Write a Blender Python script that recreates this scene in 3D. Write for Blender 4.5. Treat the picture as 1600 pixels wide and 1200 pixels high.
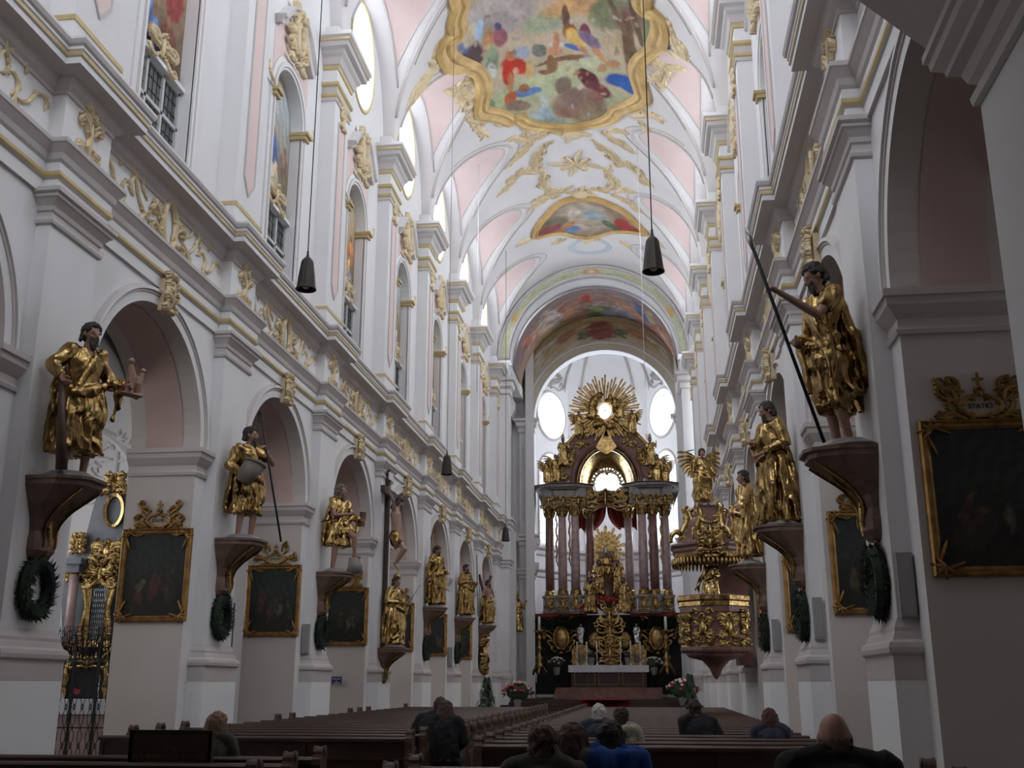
import bpy, bmesh, math, random
import numpy as np
from mathutils import Vector, Matrix, noise
from mathutils.geometry import tessellate_polygon

PI = math.pi
C = bpy.context.scene.collection
SC = bpy.context.scene
for o in list(bpy.data.objects):
    bpy.data.objects.remove(o)

# ------------------------------------------------------------------ camera
EYE = 1.55
FPX = 1670.0
_d = Vector((1020 - 800, -(1068 - 600), FPX)).normalized()
_s = _d.x; _c = math.sqrt(1 - _s * _s)
_st = -_d.y / _c; _ct = math.sqrt(1 - _st * _st)
CR = Vector((_c, _s, 0)); F0 = Vector((-_s, _c, 0))
CF = F0 * _ct + Vector((0, 0, _st)); CU = F0 * (-_st) + Vector((0, 0, _ct))
cam_d = bpy.data.cameras.new('camera'); cam = bpy.data.objects.new('camera', cam_d); C.objects.link(cam)
cam.matrix_world = Matrix(((CR.x, CU.x, -CF.x, 0), (CR.y, CU.y, -CF.y, 0), (CR.z, CU.z, -CF.z, EYE), (0, 0, 0, 1)))
cam_d.sensor_width = 36; cam_d.sensor_fit = 'HORIZONTAL'; cam_d.lens = FPX / 1600 * 36
cam_d.clip_end = 300
SC.camera = cam

def ray(px, py):
    return CF + CR * ((px - 800) / FPX) + CU * ((600 - py) / FPX)
def at(px, py, Y):
    """world point on the plane y = Y that the photograph shows at this pixel"""
    r = ray(px, py); t = Y / r.y
    return Vector((0, 0, EYE)) + r * t
def at_x(px, py, X):
    r = ray(px, py); t = X / r.x
    return Vector((0, 0, EYE)) + r * t

# ------------------------------------------------------------------ world, light, exposure
SC.view_settings.view_transform = 'Standard'
SC.view_settings.look = 'None'
SC.view_settings.gamma = 1.0
SC.view_settings.use_curve_mapping = False
SC.view_settings.exposure = 0.46
w = bpy.data.worlds.new('sky'); SC.world = w; w.use_nodes = True
wb = w.node_tree.nodes['Background']
wb.inputs[0].default_value = (0.86, 0.93, 1.0, 1); wb.inputs[1].default_value = 2.2

def area(name, loc, direction, sx, sy, power, col=(0.86, 0.93, 1.0), shape='RECTANGLE'):
    l = bpy.data.lights.new(name, 'AREA'); l.shape = shape; l.size = sx; l.size_y = sy
    l.energy = power; l.color = col
    o = bpy.data.objects.new(name, l); C.objects.link(o)
    o.location = loc; o.rotation_euler = Vector(direction).to_track_quat('-Z', 'Y').to_euler()
    return o

XC = -2.575            # nave axis
Y0 = {-1: 12.0, 1: 11.45}   # near edge of the first visible pier, left and right wall
def X_(s, u): return XC + s * u
K0, K1 = -2, 6
for s in (-1, 1):
    for k in range(K0, K1 + 1):          # daylight through the oval clerestory windows
        c = Y0[s] + 3.72 + 6 * k
        if k > -2: area('oculus_daylight', (X_(s, 7.08), c, 19.9), (-s, 0, -0.95), 2.2, 3.0, (305 if k > 0 else 350) if k > -1 else 130, (0.86, 0.93, 1.0), shape='ELLIPSE')
        area('aisle_daylight', (X_(s, 11.2), c - (1.6 if s < 0 and k == 1 else 0), 4.9), (-s, 0, -0.25), 1.6, 3.2, (48 if k != 1 else 40) if s < 0 else (12 if k < 0 else 32 if k == 0 else 50), (0.95, 0.95, 0.97))
area('west_window_daylight', (XC, -2.6, 18.5), (0, 1, -0.45), 6, 5, 760)
for a_, z_, pw in ((-60, 12.4, 260), (60, 12.4, 260), (-60, 17.8, 160), (60, 17.8, 160), (0, 14.6, 120)):
    t = math.radians(a_)
    area('apse_daylight', (-2.3 + 5.2 * math.sin(t), 63 + 5.2 * math.cos(t), z_), (-math.sin(t), -math.cos(t), -0.15), 2.0, 4.5 if z_ < 13 else 2.4, pw)

# ------------------------------------------------------------------ materials
def mat(name, col, rough=0.6, metal=0.0, noise_amt=0.0, noise_scale=6.0, col2=None, bump=0.0, bump_scale=40.0, spec=0.5, emit=None, coat=0.0):
    m = bpy.data.materials.new(name); m.use_nodes = True
    nt = m.node_tree; b = nt.nodes['Principled BSDF']
    b.inputs['Base Color'].default_value = (*col, 1)
    b.inputs['Roughness'].default_value = rough; b.inputs['Metallic'].default_value = metal
    b.inputs['Specular IOR Level'].default_value = spec
    b.inputs['Coat Weight'].default_value = coat
    tc = nt.nodes.new('ShaderNodeTexCoord')
    if noise_amt > 0 or col2:
        n = nt.nodes.new('ShaderNodeTexNoise'); n.inputs['Scale'].default_value = noise_scale; n.inputs['Detail'].default_value = 6
        nt.links.new(tc.outputs['Object'], n.inputs['Vector'])
        r = nt.nodes.new('ShaderNodeValToRGB')
        c2 = col2 or tuple(c * (1 - noise_amt) for c in col)
        r.color_ramp.elements[0].position = 0.3; r.color_ramp.elements[0].color = (*c2, 1)
        r.color_ramp.elements[1].position = 0.7; r.color_ramp.elements[1].color = (*col, 1)
        nt.links.new(n.outputs['Fac'], r.inputs['Fac']); nt.links.new(r.outputs['Color'], b.inputs['Base Color'])
    if bump > 0:
        n2 = nt.nodes.new('ShaderNodeTexNoise'); n2.inputs['Scale'].default_value = bump_scale; n2.inputs['Detail'].default_value = 4
        nt.links.new(tc.outputs['Object'], n2.inputs['Vector'])
        bp = nt.nodes.new('ShaderNodeBump'); bp.inputs['Strength'].default_value = bump; bp.inputs['Distance'].default_value = 0.02
        nt.links.new(n2.outputs['Fac'], bp.inputs['Height']); nt.links.new(bp.outputs['Normal'], b.inputs['Normal'])
    if emit:
        b.inputs['Emission Color'].default_value = (*emit[0], 1); b.inputs['Emission Strength'].default_value = emit[1]
    return m

def attr_mat(name, rough=0.75, metal=0.0, spec=0.3, noise_scale=9.0):
    m = bpy.data.materials.new(name); m.use_nodes = True
    nt = m.node_tree; b = nt.nodes['Principled BSDF']
    a = nt.nodes.new('ShaderNodeVertexColor'); a.layer_name = 'paint'
    n = nt.nodes.new('ShaderNodeTexNoise'); n.inputs['Scale'].default_value = noise_scale; n.inputs['Detail'].default_value = 8
    tc = nt.nodes.new('ShaderNodeTexCoord'); nt.links.new(tc.outputs['Object'], n.inputs['Vector'])
    mx = nt.nodes.new('ShaderNodeMixRGB'); mx.blend_type = 'SOFT_LIGHT'; mx.inputs[0].default_value = 0.45
    nt.links.new(a.outputs['Color'], mx.inputs[1]); nt.links.new(n.outputs['Fac'], mx.inputs[2])
    nt.links.new(mx.outputs[0], b.inputs['Base Color'])
    b.inputs['Roughness'].default_value = rough; b.inputs['Metallic'].default_value = metal; b.inputs['Specular IOR Level'].default_value = spec
    return m

M = dict(
    plaster=mat('white_plaster', (0.81, 0.795, 0.80), 0.85, noise_amt=0.06, noise_scale=0.8, bump=0.05, spec=0.2),
    stucco=mat('grey_stucco', (0.60, 0.555, 0.54), 0.8, noise_amt=0.06, noise_scale=1.5, spec=0.2),  # grey moulding paint, with the shade on the mouldings mixed into the tone
    pier=mat('shaded_pier_plaster', (0.62, 0.57, 0.53), 0.85, noise_amt=0.10, noise_scale=0.5, spec=0.2),  # darker taupe copy of the wall plaster; shade of the reveals is in its colour
    socle=mat('white_socle', (0.86, 0.86, 0.86), 0.85, spec=0.2),
    band=mat('light_grey_band', (0.68, 0.67, 0.67), 0.8, spec=0.2),
    pink=mat('pink_plaster', (0.80, 0.64, 0.61), 0.85, noise_amt=0.05, noise_scale=1.0, spec=0.2),
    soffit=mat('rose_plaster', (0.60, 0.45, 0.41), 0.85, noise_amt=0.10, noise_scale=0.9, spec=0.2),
    goldline=mat('gilded_bead', (0.60, 0.47, 0.24), 0.5, 0.2, noise_amt=0.15, noise_scale=3),
    stuccogold=mat('gilded_stucco', (0.88, 0.70, 0.44), 0.5, 0.10, noise_amt=0.22, noise_scale=7),
    gold=mat('gold_leaf', (0.54, 0.37, 0.145), 0.26, 1.0, col2=(0.15, 0.085, 0.035), noise_scale=6, bump=0.6, bump_scale=15),  # dark brown noise tone imitates the shadows on the gilded figures
    brightgold=mat('polished_gold', (0.74, 0.54, 0.23), 0.22, 1.0, col2=(0.26, 0.15, 0.055), noise_scale=6, bump=0.55, bump_scale=16),
    silver=mat('silver_gilt', (0.70, 0.70, 0.72), 0.3, 1.0, noise_amt=0.3),
    wood=mat('dark_pew_wood', (0.060, 0.030, 0.020), 0.36, noise_amt=0.4, noise_scale=5, spec=0.5),
    woodlt=mat('carved_wood', (0.10, 0.055, 0.035), 0.5, noise_amt=0.4, noise_scale=8),
    altarwood=mat('dark_altar_wood', (0.050, 0.026, 0.018), 0.5, noise_amt=0.4, noise_scale=4),
    marble=mat('red_marble', (0.26, 0.13, 0.11), 0.35, col2=(0.15, 0.075, 0.065), noise_scale=3),
    colmarble=mat('rose_grey_marble', (0.52, 0.39, 0.37), 0.3, col2=(0.34, 0.24, 0.23), noise_scale=4),
    greymarble=mat('grey_marble', (0.30, 0.28, 0.28), 0.35, col2=(0.19, 0.17, 0.18), noise_scale=4),
    console=mat('red_brown_console', (0.21, 0.125, 0.095), 0.5, noise_amt=0.4, noise_scale=6),
    skin=mat('painted_flesh', (0.36, 0.20, 0.14), 0.5, noise_amt=0.2, noise_scale=8),
    skinlive=mat('skin', (0.50, 0.27, 0.20), 0.55, noise_amt=0.1),
    hair=mat('dark_hair', (0.035, 0.026, 0.022), 0.6, bump=0.6, bump_scale=60),
    brownhair=mat('brown_hair', (0.075, 0.042, 0.028), 0.6, bump=0.5, bump_scale=60),
    redhair=mat('red_brown_hair', (0.10, 0.030, 0.022), 0.55, bump=0.5, bump_scale=60),
    blond=mat('blond_hair', (0.30, 0.17, 0.10), 0.55, noise_amt=0.4, noise_scale=25, bump=0.5, bump_scale=60),
    whitehair=mat('white_hair', (0.62, 0.60, 0.58), 0.6, bump=0.5, bump_scale=60),
    black=mat('black_cloth', (0.016, 0.016, 0.020), 0.9),
    bluecloth=mat('blue_fleece', (0.020, 0.085, 0.36), 0.9, noise_amt=0.2),
    greycloth=mat('grey_cloth', (0.16, 0.17, 0.175), 0.9, noise_amt=0.15),
    greencloth=mat('olive_grey_cloth', (0.085, 0.085, 0.075), 0.9, noise_amt=0.15),
    cream=mat('cream_cloth', (0.42, 0.41, 0.30), 0.9, noise_amt=0.1),
    denim=mat('slate_blue_cloth', (0.05, 0.065, 0.09), 0.9),
    redcloth=mat('red_cloth', (0.30, 0.030, 0.022), 0.8, noise_amt=0.3),
    iron=mat('black_iron', (0.03, 0.03, 0.032), 0.5, 0.6),
    lampmetal=mat('dark_bronze', (0.045, 0.038, 0.033), 0.5, 0.5),
    leaf=mat('fir_green', (0.011, 0.026, 0.013), 0.8, noise_amt=0.5, noise_scale=20),
    plant=mat('plant_green', (0.04, 0.075, 0.035), 0.7, noise_amt=0.5, noise_scale=15),
    ribbon=mat('straw_ribbon', (0.55, 0.38, 0.14), 0.6),
    linen=mat('white_linen', (0.75, 0.76, 0.82), 0.8, noise_amt=0.1, noise_scale=20),
    candle=mat('candle_wax', (0.85, 0.83, 0.76), 0.5),
    bulb=mat('frosted_bulb', (0.45, 0.42, 0.38), 0.4),
    speaker=mat('grey_speaker', (0.33, 0.32, 0.315), 0.6),
    darkspeaker=mat('dark_speaker', (0.06, 0.06, 0.065), 0.6),
    glassdark=mat('leaded_dark_pane', (0.12, 0.135, 0.135), 0.25, noise_amt=0.4, noise_scale=6),
    lead=mat('lead_grid', (0.05, 0.05, 0.05), 0.5),
    frame=mat('window_bar_paint', (0.55, 0.55, 0.55), 0.6),
    blue=mat('blue_sign', (0.012, 0.03, 0.16), 0.4),
    white=mat('white_paint', (0.8, 0.8, 0.8), 0.5),
    gilt=mat('gilt_lettering', (0.20, 0.10, 0.045), 0.6, 0.0),
    cartoon=mat('cream_cartouche', (0.42, 0.36, 0.27), 0.7, noise_amt=0.2),
    red=mat('red_flower', (0.55, 0.05, 0.04), 0.6, noise_amt=0.4, noise_scale=30),
    pinkf=mat('pink_flower', (0.75, 0.42, 0.40), 0.6, noise_amt=0.3, noise_scale=30),
    carpet=mat('red_carpet', (0.30, 0.02, 0.018), 0.95),
    dark=mat('dark_hanging', (0.018, 0.015, 0.014), 0.9),
    fresco=attr_mat('fresco_paint'), oil=attr_mat('oil_paint', 0.55, spec=0.35, noise_scale=14), vaultpaint=attr_mat('vault_limewash', 0.9, noise_scale=0.6),
    glassg=mat('mirror_glass', (0.30, 0.34, 0.36), 0.12, 0.6, noise_amt=0.5, noise_scale=5),
    mirror=mat('side_altar_glass', (0.42, 0.47, 0.53), 0.2, 0.3, noise_amt=0.6, noise_scale=3),
    beige=mat('beige_stone', (0.25, 0.22, 0.19), 0.6, noise_amt=0.3, noise_scale=1.0),
    thong=mat('cord_white', (0.75, 0.75, 0.75), 0.6),
)
def glass_mat():
    m = bpy.data.materials.new('window_glass'); m.use_nodes = True; nt = m.node_tree
    for n in list(nt.nodes): nt.nodes.remove(n)
    o = nt.nodes.new('ShaderNodeOutputMaterial'); mx = nt.nodes.new('ShaderNodeMixShader')
    t = nt.nodes.new('ShaderNodeBsdfTransparent'); g = nt.nodes.new('ShaderNodeBsdfGlossy')
    n = nt.nodes.new('ShaderNodeTexNoise'); n.inputs['Scale'].default_value = 3
    t.inputs[0].default_value = (0.96, 0.98, 1, 1); g.inputs['Roughness'].default_value = 0.05
    mx.inputs[0].default_value = 0.06
    nt.links.new(t.outputs[0], mx.inputs[1]); nt.links.new(g.outputs[0], mx.inputs[2]); nt.links.new(mx.outputs[0], o.inputs[0])
    return m
M['glass'] = glass_mat()
def floor_mat():
    m = bpy.data.materials.new('stone_floor_tiles'); m.use_nodes = True; nt = m.node_tree; b = nt.nodes['Principled BSDF']
    tc = nt.nodes.new('ShaderNodeTexCoord'); ch = nt.nodes.new('ShaderNodeTexChecker'); ch.inputs['Scale'].default_value = 2.2
    ch.inputs['Color1'].default_value = (0.20, 0.16, 0.14, 1); ch.inputs['Color2'].default_value = (0.11, 0.08, 0.075, 1)
    nt.links.new(tc.outputs['Object'], ch.inputs['Vector']); nt.links.new(ch.outputs[0], b.inputs['Base Color'])
    b.inputs['Roughness'].default_value = 0.4
    return m
M['floor'] = floor_mat()

# ------------------------------------------------------------------ mesh helpers
class MB:
    def __init__(self, smooth=False):
        self.v = []; self.f = []; self.m = []; self.s = []; self.sm = smooth; self.col = None
    def add(self, vs, fs, m=0, smooth=None):
        n = len(self.v); self.v += [tuple(p) for p in vs]
        s = self.sm if smooth is None else smooth
        for f in fs:
            self.f.append([n + i for i in f]); self.m.append(m); self.s.append(s)
        return self
    def box(self, x0, x1, y0, y1, z0, z1, m=0):
        v = [(x, y, z) for x in (x0, x1) for y in (y0, y1) for z in (z0, z1)]
        return self.add(v, [(0, 1, 3, 2), (4, 6, 7, 5), (0, 4, 5, 1), (2, 3, 7, 6), (0, 2, 6, 4), (1, 5, 7, 3)], m, False)
    def grid(self, rows, m=0, closed=False, smooth=None, caps=False):
        """rows: list of equally long point lists"""
        n = len(rows[0]); vs = [p for r in rows for p in r]; fs = []
        for i in range(len(rows) - 1):
            for j in range(n if closed else n - 1):
                a = i * n + j; b = i * n + (j + 1) % n
                fs.append((a, b, b + n, a + n))
        if caps:
            fs.append(tuple(range(n))[::-1]); fs.append(tuple((len(rows) - 1) * n + j for j in range(n)))
        return self.add(vs, fs, m, smooth)
    def tube(self, pts, rad, m=0, n=8, smooth=True, caps=True, flat=1.0):
        pts = [Vector(p) for p in pts]; k = len(pts)
        if not isinstance(rad, (list, tuple)): rad = [rad] * k
        rows = []; up = None
        for i, p in enumerate(pts):
            t = (pts[min(i + 1, k - 1)] - pts[max(i - 1, 0)])
            if t.length < 1e-9: t = Vector((0, 0, 1))
            t.normalize()
            if up is None:
                up = Vector((0, 0, 1)) if abs(t.z) < 0.9 else Vector((0, 1, 0))
            a = t.cross(up)
            if a.length < 1e-6: a = t.orthogonal()
            a.normalize(); b = a.cross(t).normalized(); up = b
            rows.append([p + a * math.cos(2 * PI * j / n) * rad[i] + b * math.sin(2 * PI * j / n) * rad[i] * flat for j in range(n)])
        return self.grid(rows, m, True, smooth, caps)
    def lathe(self, prof, c=(0, 0, 0), m=0, n=16, smooth=True, sx=1.0, sy=1.0, mats=None):
        rows = [[(c[0] + r * sx * math.cos(2 * PI * j / n), c[1] + r * sy * math.sin(2 * PI * j / n), c[2] + z) for j in range(n)] for r, z in prof]
        if mats is None: return self.grid(rows, m, True, smooth, True)
        for i in range(len(rows) - 1): self.grid(rows[i:i + 2], mats[i], True, smooth)
        return self
    def ball(self, c, r, m=0, n=10, k=7, smooth=True):
        if not isinstance(r, (list, tuple)): r = (r, r, r)
        rows = [[(c[0] + r[0] * math.sin(PI * i / k) * math.cos(2 * PI * j / n), c[1] + r[1] * math.sin(PI * i / k) * math.sin(2 * PI * j / n), c[2] - r[2] * math.cos(PI * i / k)) for j in range(n)] for i in range(k + 1)]
        return self.grid(rows, m, True, smooth)
    def slab(self, poly, h0, h1, mp, m=0, mside=None):
        """extrude a 2D polygon between depths h0 and h1; mp(a, b, h) -> point"""
        tri = tessellate_polygon([[Vector((a, b, 0)) for a, b in poly]])
        n = len(poly); ms = m if mside is None else mside
        self.add([mp(a, b, h0) for a, b in poly], tri, m, False)
        self.add([mp(a, b, h1) for a, b in poly], [t[::-1] for t in tri], m, False)
        self.add([mp(a, b, h0) for a, b in poly] + [mp(a, b, h1) for a, b in poly],
                 [(i, (i + 1) % n, n + (i + 1) % n, n + i) for i in range(n)], ms, False)
        return self
    def sweep(self, path, prof, mp, closed=False, mats=None, m=0, smooth=False, caps=True):
        """sweep profile [(n, h)] along 2D path; n offsets along the path's right-hand normal (mitred)"""
        k = len(path); rows = []
        for i, (a, b) in enumerate(path):
            if closed: p0 = path[i - 1]; p1 = path[(i + 1) % k]
            else: p0 = path[max(i - 1, 0)]; p1 = path[min(i + 1, k - 1)]
            def nrm(u, v):
                d = Vector((v[0] - u[0], v[1] - u[1])); d.normalize(); return Vector((d.y, -d.x))
            n0 = nrm(p0, (a, b)) if p0 != (a, b) else None
            n1 = nrm((a, b), p1) if p1 != (a, b) else None
            if n0 is None: n0 = n1
            if n1 is None: n1 = n0
            nn = n0 + n1
            if nn.length < 1e-6: nn = n0.copy()
            nn.normalize(); nn = nn / max(0.25, nn.dot(n0))
            rows.append([mp(a + nn.x * q, b + nn.y * q, h) for q, h in prof])
        if closed: rows.append(rows[0])
        np_ = len(prof)
        for j in range(np_ - 1):
            mm = mats[j] if mats else m
            self.grid([[r[j], r[j + 1]] for r in rows], mm, False, smooth)
        if caps and not closed:
            self.add(rows[0], [tuple(range(np_))], m, False); self.add(rows[-1], [tuple(range(np_))], m, False)
        return self
    def build(self, name, mats, parent=None, loc=None, merge=False, recalc=True):
        me = bpy.data.meshes.new(name); me.from_pydata([tuple(p) for p in self.v], [], self.f)
        if not isinstance(mats, (list, tuple)): mats = [mats]
        for q in mats: me.materials.append(q)
        me.polygons.foreach_set('material_index', self.m)
        me.polygons.foreach_set('use_smooth', self.s)
        me.validate()
        if recalc or merge:
            bm = bmesh.new(); bm.from_mesh(me)
            if merge: bmesh.ops.remove_doubles(bm, verts=bm.verts, dist=1e-5)
            if recalc: bmesh.ops.recalc_face_normals(bm, faces=bm.faces)
            bm.to_mesh(me); bm.free()
        o = bpy.data.objects.new(name, me); C.objects.link(o)
        if parent is not None: o.parent = parent
        if loc is not None: o.location = loc
        return o

ID = lambda a, b, h: (a, b, h)
def tag(o, label, cat, group=None, kind=None):
    o['label'] = label; o['category'] = cat
    if group: o['group'] = group
    if kind: o['kind'] = kind
    return o
def empty(name, loc, rz=0.0, label=None, cat=None, group=None):
    o = bpy.data.objects.new(name, None); C.objects.link(o); o.location = loc; o.rotation_euler = (0, 0, rz)
    o.empty_display_size = 0.1
    if label: tag(o, label, cat, group)
    return o
def copy_tree(o, parent=None):
    c = o.copy(); C.objects.link(c)
    if parent is not None: c.parent = parent
    for ch in list(o.children): copy_tree(ch, c)
    return c
NTRIM = [0]
def struct(o, label=None):
    o['kind'] = 'structure'
    if label: o['label'] = label
    return o
def trim(mb, mats, label, parent=None, **kw):
    NTRIM[0] += 1
    o = mb.build('trim_%d' % NTRIM[0], mats, parent, **kw)
    if parent is None: struct(o, label)
    return o
def arc(cx, cy, r, a0, a1, n, ry=None):
    ry = r if ry is None else ry
    return [(cx + r * math.cos(a0 + (a1 - a0) * i / n), cy + ry * math.sin(a0 + (a1 - a0) * i / n)) for i in range(n + 1)]
# ------------------------------------------------------------------ floor and shell
mb = MB(); mb.box(-16, 11, -3, 70, -0.2, 0); struct(mb.build('floor', M['floor']), 'stone floor of the nave')

def side_map(s):
    return lambda a, b, h: (X_(s, h), a, b)          # a = y, b = z, h = distance from the axis
def plan_map(s):
    return lambda a, b, h: (X_(s, a), b, h)          # a = u, b = y, h = z
def plan_path(s, pts):
    return pts if s < 0 else pts[::-1]
UP, UW, US, UC, UCP = 5.075, 5.28, 4.975, 5.50, 5.125     # pilaster, arcade wall, socle, clerestory wall, its pilaster
UB = 6.52
SIDE = {-1: 'left', 1: 'right'}
ZS, RA = 5.55, 1.95

# side of the outward normal: the sweep normal is the right hand of the path; on the left wall walking +y the right hand is +x (u decreasing)
def psweep(mb, s, pts, prof, **kw):
    """sweep in plan; pts (u, y) walking towards +y; profile n > 0 projects into the nave"""
    path = [(X_(s, u), y) for u, y in pts]
    if s > 0: path = path[::-1]
    mb.sweep(path, [(q if abs(q) > .004 else .004, h) for q, h in prof], ID, **kw)

for s in (-1, 1):
    y0 = Y0[s]; mp = side_map(s); nm = SIDE[s]
    pc = lambda k: y0 + 0.72 + 6 * k
    mb = MB()
    for k in range(K0, K1 + 1):
        a, b = pc(k), pc(k + 1); c = (a + b) / 2
        poly = [(a, 0), (c - RA, 0), (c - RA, ZS)] + arc(c, ZS, RA, PI, 0, 28)[1:-1] + [(c + RA, ZS), (c + RA, 0), (b, 0), (b, 9.9), (a, 9.9)]
        mb.slab(poly, UW, UB, mp, 0, 1)  # reveals get the plaster copy darkened for shade
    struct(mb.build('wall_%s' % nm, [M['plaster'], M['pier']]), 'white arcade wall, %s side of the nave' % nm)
    # outer aisle wall and aisle vault
    mb = MB(); mb.box(min(X_(s, 11.6), X_(s, 11.9)), max(X_(s, 11.6), X_(s, 11.9)), -3, 58, 0, 9)
    struct(mb.build('wall_aisle_%s' % nm, M['plaster']), 'outer wall of the %s aisle' % nm)
    mb = MB(True); cu = (UB + 11.6) / 2; ru = (11.6 - UB) / 2
    mb.grid([[(X_(s, cu + ru * math.cos(t)), y, 6.6 + 2.2 * math.sin(t)) for t in [PI * i / 16 for i in range(17)]] for y in (-3, 58)])
    struct(mb.build('ceiling_aisle_%s' % nm, M['plaster']), 'barrel vault of the %s aisle' % nm)
    # clerestory wall in one object, window niches and oval openings notched out of half panels
    mb = MB(); OZ, OA, OB = 19.85, 1.22, 1.68
    for k in range(K0, K1 + 1):
        a, b = pc(k), pc(k + 1); c = (a + b) / 2
        for sg, e in ((-1, a), (1, b)):
            poly = [(e, 9.9), (c, 9.9), (c, 10.5), (c + sg * .97, 10.5), (c + sg * .97, 14.5)]
            poly += [(c + sg * .97 * math.cos(t), 14.5 + 1.0 * math.sin(t)) for t in [PI / 2 * i / 10 for i in range(1, 11)]]
            poly += [(c + sg * OA * math.sin(t), OZ - OB * math.cos(t)) for t in [PI * i / 24 for i in range(25)]]
            poly += [(c, 24.2), (e, 24.2)]
            mb.slab(poly, UC, 6.05, mp, 0)
        mb.sweep([(c + OA * math.cos(2 * PI * i / 40), OZ + OB * math.sin(2 * PI * i / 40)) for i in range(40)],
                 [(0.0, 5.98), (0.26, 7.05)], mp, closed=True, m=0, smooth=True)
    struct(mb.build('wall_clerestory_%s' % nm, [M['plaster']]), 'white clerestory wall, %s side' % nm)

    # entablature above the arcade with a ressaut over every pilaster
    path = [(UW, y0 + 6 * K0 - 1.0)]
    for k in range(K0, K1 + 2):
        yk = y0 + 6 * k + 0.1; path += [(UW, yk), (UP, yk), (UP, yk + 1.25), (UW, yk + 1.25)]
    path = path[:-1] + [(UW, y0 + 0.1 + 6 * (K1 + 1) + 1.25)]
    mb = MB()
    prof = [(0.0, 7.80), (0.05, 7.80), (0.05, 7.99), (0.08, 8.01), (0.10, 8.04), (0.10, 8.09), (0.08, 8.12), (0.08, 8.22), (0.11, 8.26), (0.13, 8.34), (0.20, 8.44), (0.22, 8.46), (0.22, 8.52), (0.0, 8.56)]
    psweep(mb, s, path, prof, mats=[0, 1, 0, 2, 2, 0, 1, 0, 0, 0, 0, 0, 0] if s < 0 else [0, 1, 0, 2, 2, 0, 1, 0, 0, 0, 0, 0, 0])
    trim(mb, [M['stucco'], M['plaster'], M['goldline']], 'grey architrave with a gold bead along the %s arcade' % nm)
    mb = MB(); psweep(mb, s, path, [(0.004, 8.5), (0.004, 9.3)], m=0, caps=False)
    trim(mb, [M['plaster']], 'white frieze band along the %s arcade' % nm)
    mb = MB()
    prof = [(0.0, 9.28), (0.03, 9.28), (0.03, 9.34), (0.08, 9.38), (0.12, 9.44), (0.14, 9.50), (0.36, 9.52), (0.36, 9.61), (0.385, 9.63), (0.385, 9.69), (0.40, 9.71), (0.40, 9.75), (0.43, 9.78), (0.45, 9.84), (0.45, 9.88), (0.30, 9.93), (-0.35, 9.99)]
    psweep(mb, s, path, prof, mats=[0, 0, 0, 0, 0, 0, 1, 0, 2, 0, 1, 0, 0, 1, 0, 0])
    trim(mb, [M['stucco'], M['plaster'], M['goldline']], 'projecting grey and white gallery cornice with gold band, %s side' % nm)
    # archivolts, soffit panels and impost mouldings
    for k in range(K0, K1 + 1):
        c = pc(k) + 3
        mb = MB()
        ap = [(c - RA, ZS)] + arc(c, ZS, RA, PI, 0, 36)[1:-1] + [(c + RA, ZS)]
        prof = [(0.0, UW + .05), (0.0, UW - .05), (-0.15, UW - .05), (-0.155, UW - .07), (-0.19, UW - .07), (-0.20, UW - .10), (-0.25, UW - .10), (-0.28, UW - 0.0)]
        mb.sweep(ap, prof, mp, mats=[1, 0, 1, 1, 1, 0, 1])
        trim(mb, [M['plaster'], M['stucco']], 'moulded archivolt around arcade arch, %s side' % nm)
        mb = MB()
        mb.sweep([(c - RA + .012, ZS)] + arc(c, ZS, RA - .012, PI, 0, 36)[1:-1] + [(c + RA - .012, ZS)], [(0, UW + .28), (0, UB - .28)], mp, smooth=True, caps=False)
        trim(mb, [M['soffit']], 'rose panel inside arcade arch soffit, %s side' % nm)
    for k in range(K0, K1 + 2):
        yk = y0 + 6 * k; e0 = pc(k) - 1.05; e1 = pc(k) + 1.05; p0 = yk + .1; p1 = p0 + 1.25
        prof = [(0.0, 5.08), (0.035, 5.08), (0.05, 5.13), (0.02, 5.16), (0.02, 5.25), (0.06, 5.29), (0.13, 5.38), (0.14, 5.46), (0.17, 5.47), (0.17, 5.55), (0, 5.56)]
        for pts in ([(UB, e0), (UW, e0), (UW, p0)], [(UW, p1), (UW, e1), (UB, e1)]):
            mb = MB(); psweep(mb, s, pts, prof)
            trim(mb, [M['stucco']], 'impost moulding of arcade pier, %s side' % nm)
        # pier pilaster: socle, attic base, shaft, capital in one
        mb = MB()
        def ring(u, a, b, z0, z1, m): mb.box(min(X_(s, u), X_(s, UW + .02)), max(X_(s, u), X_(s, UW + .02)), a, b, z0, z1, m)
        ring(US, yk, yk + 1.45, 0, 1.583, 2)
        ring(UP, p0, p1, 2.1, 7.85, 0)
        pp = [(UW, p0), (UP, p0), (UP, p1), (UW, p1)]
        psweep(mb, s, pp, [(0.0, 1.58), (0.10, 1.58), (0.10, 1.82), (0.135, 1.85), (0.14, 1.90), (0.125, 1.95), (0.08, 1.98), (0.06, 2.04), (0.05, 2.06), (0.05, 2.10), (0.0, 2.2)], mats=[1] * 10)
        psweep(mb, s, pp, [(0.0, 7.36), (0.035, 7.38), (0.045, 7.42), (0.035, 7.46), (0.0, 7.48), (0.0, 7.54), (0.03, 7.56), (0.04, 7.62), (0.10, 7.70), (0.13, 7.72), (0.13, 7.76), (0.17, 7.78), (0.17, 7.84), (0.0, 7.86)], mats=[1] * 13)
        trim(mb, [M['stucco'] if False else M['plaster'], M['stucco'], M['socle']], 'pier pilaster with attic base and moulded capital, %s side' % nm)
        # clerestory pilaster
        mb = MB(); q0 = p0; q1 = p1
        def ring2(u, a, b, z0, z1, m): mb.box(min(X_(s, u), X_(s, UC + .02)), max(X_(s, u), X_(s, UC + .02)), a, b, z0, z1, m)
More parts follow.
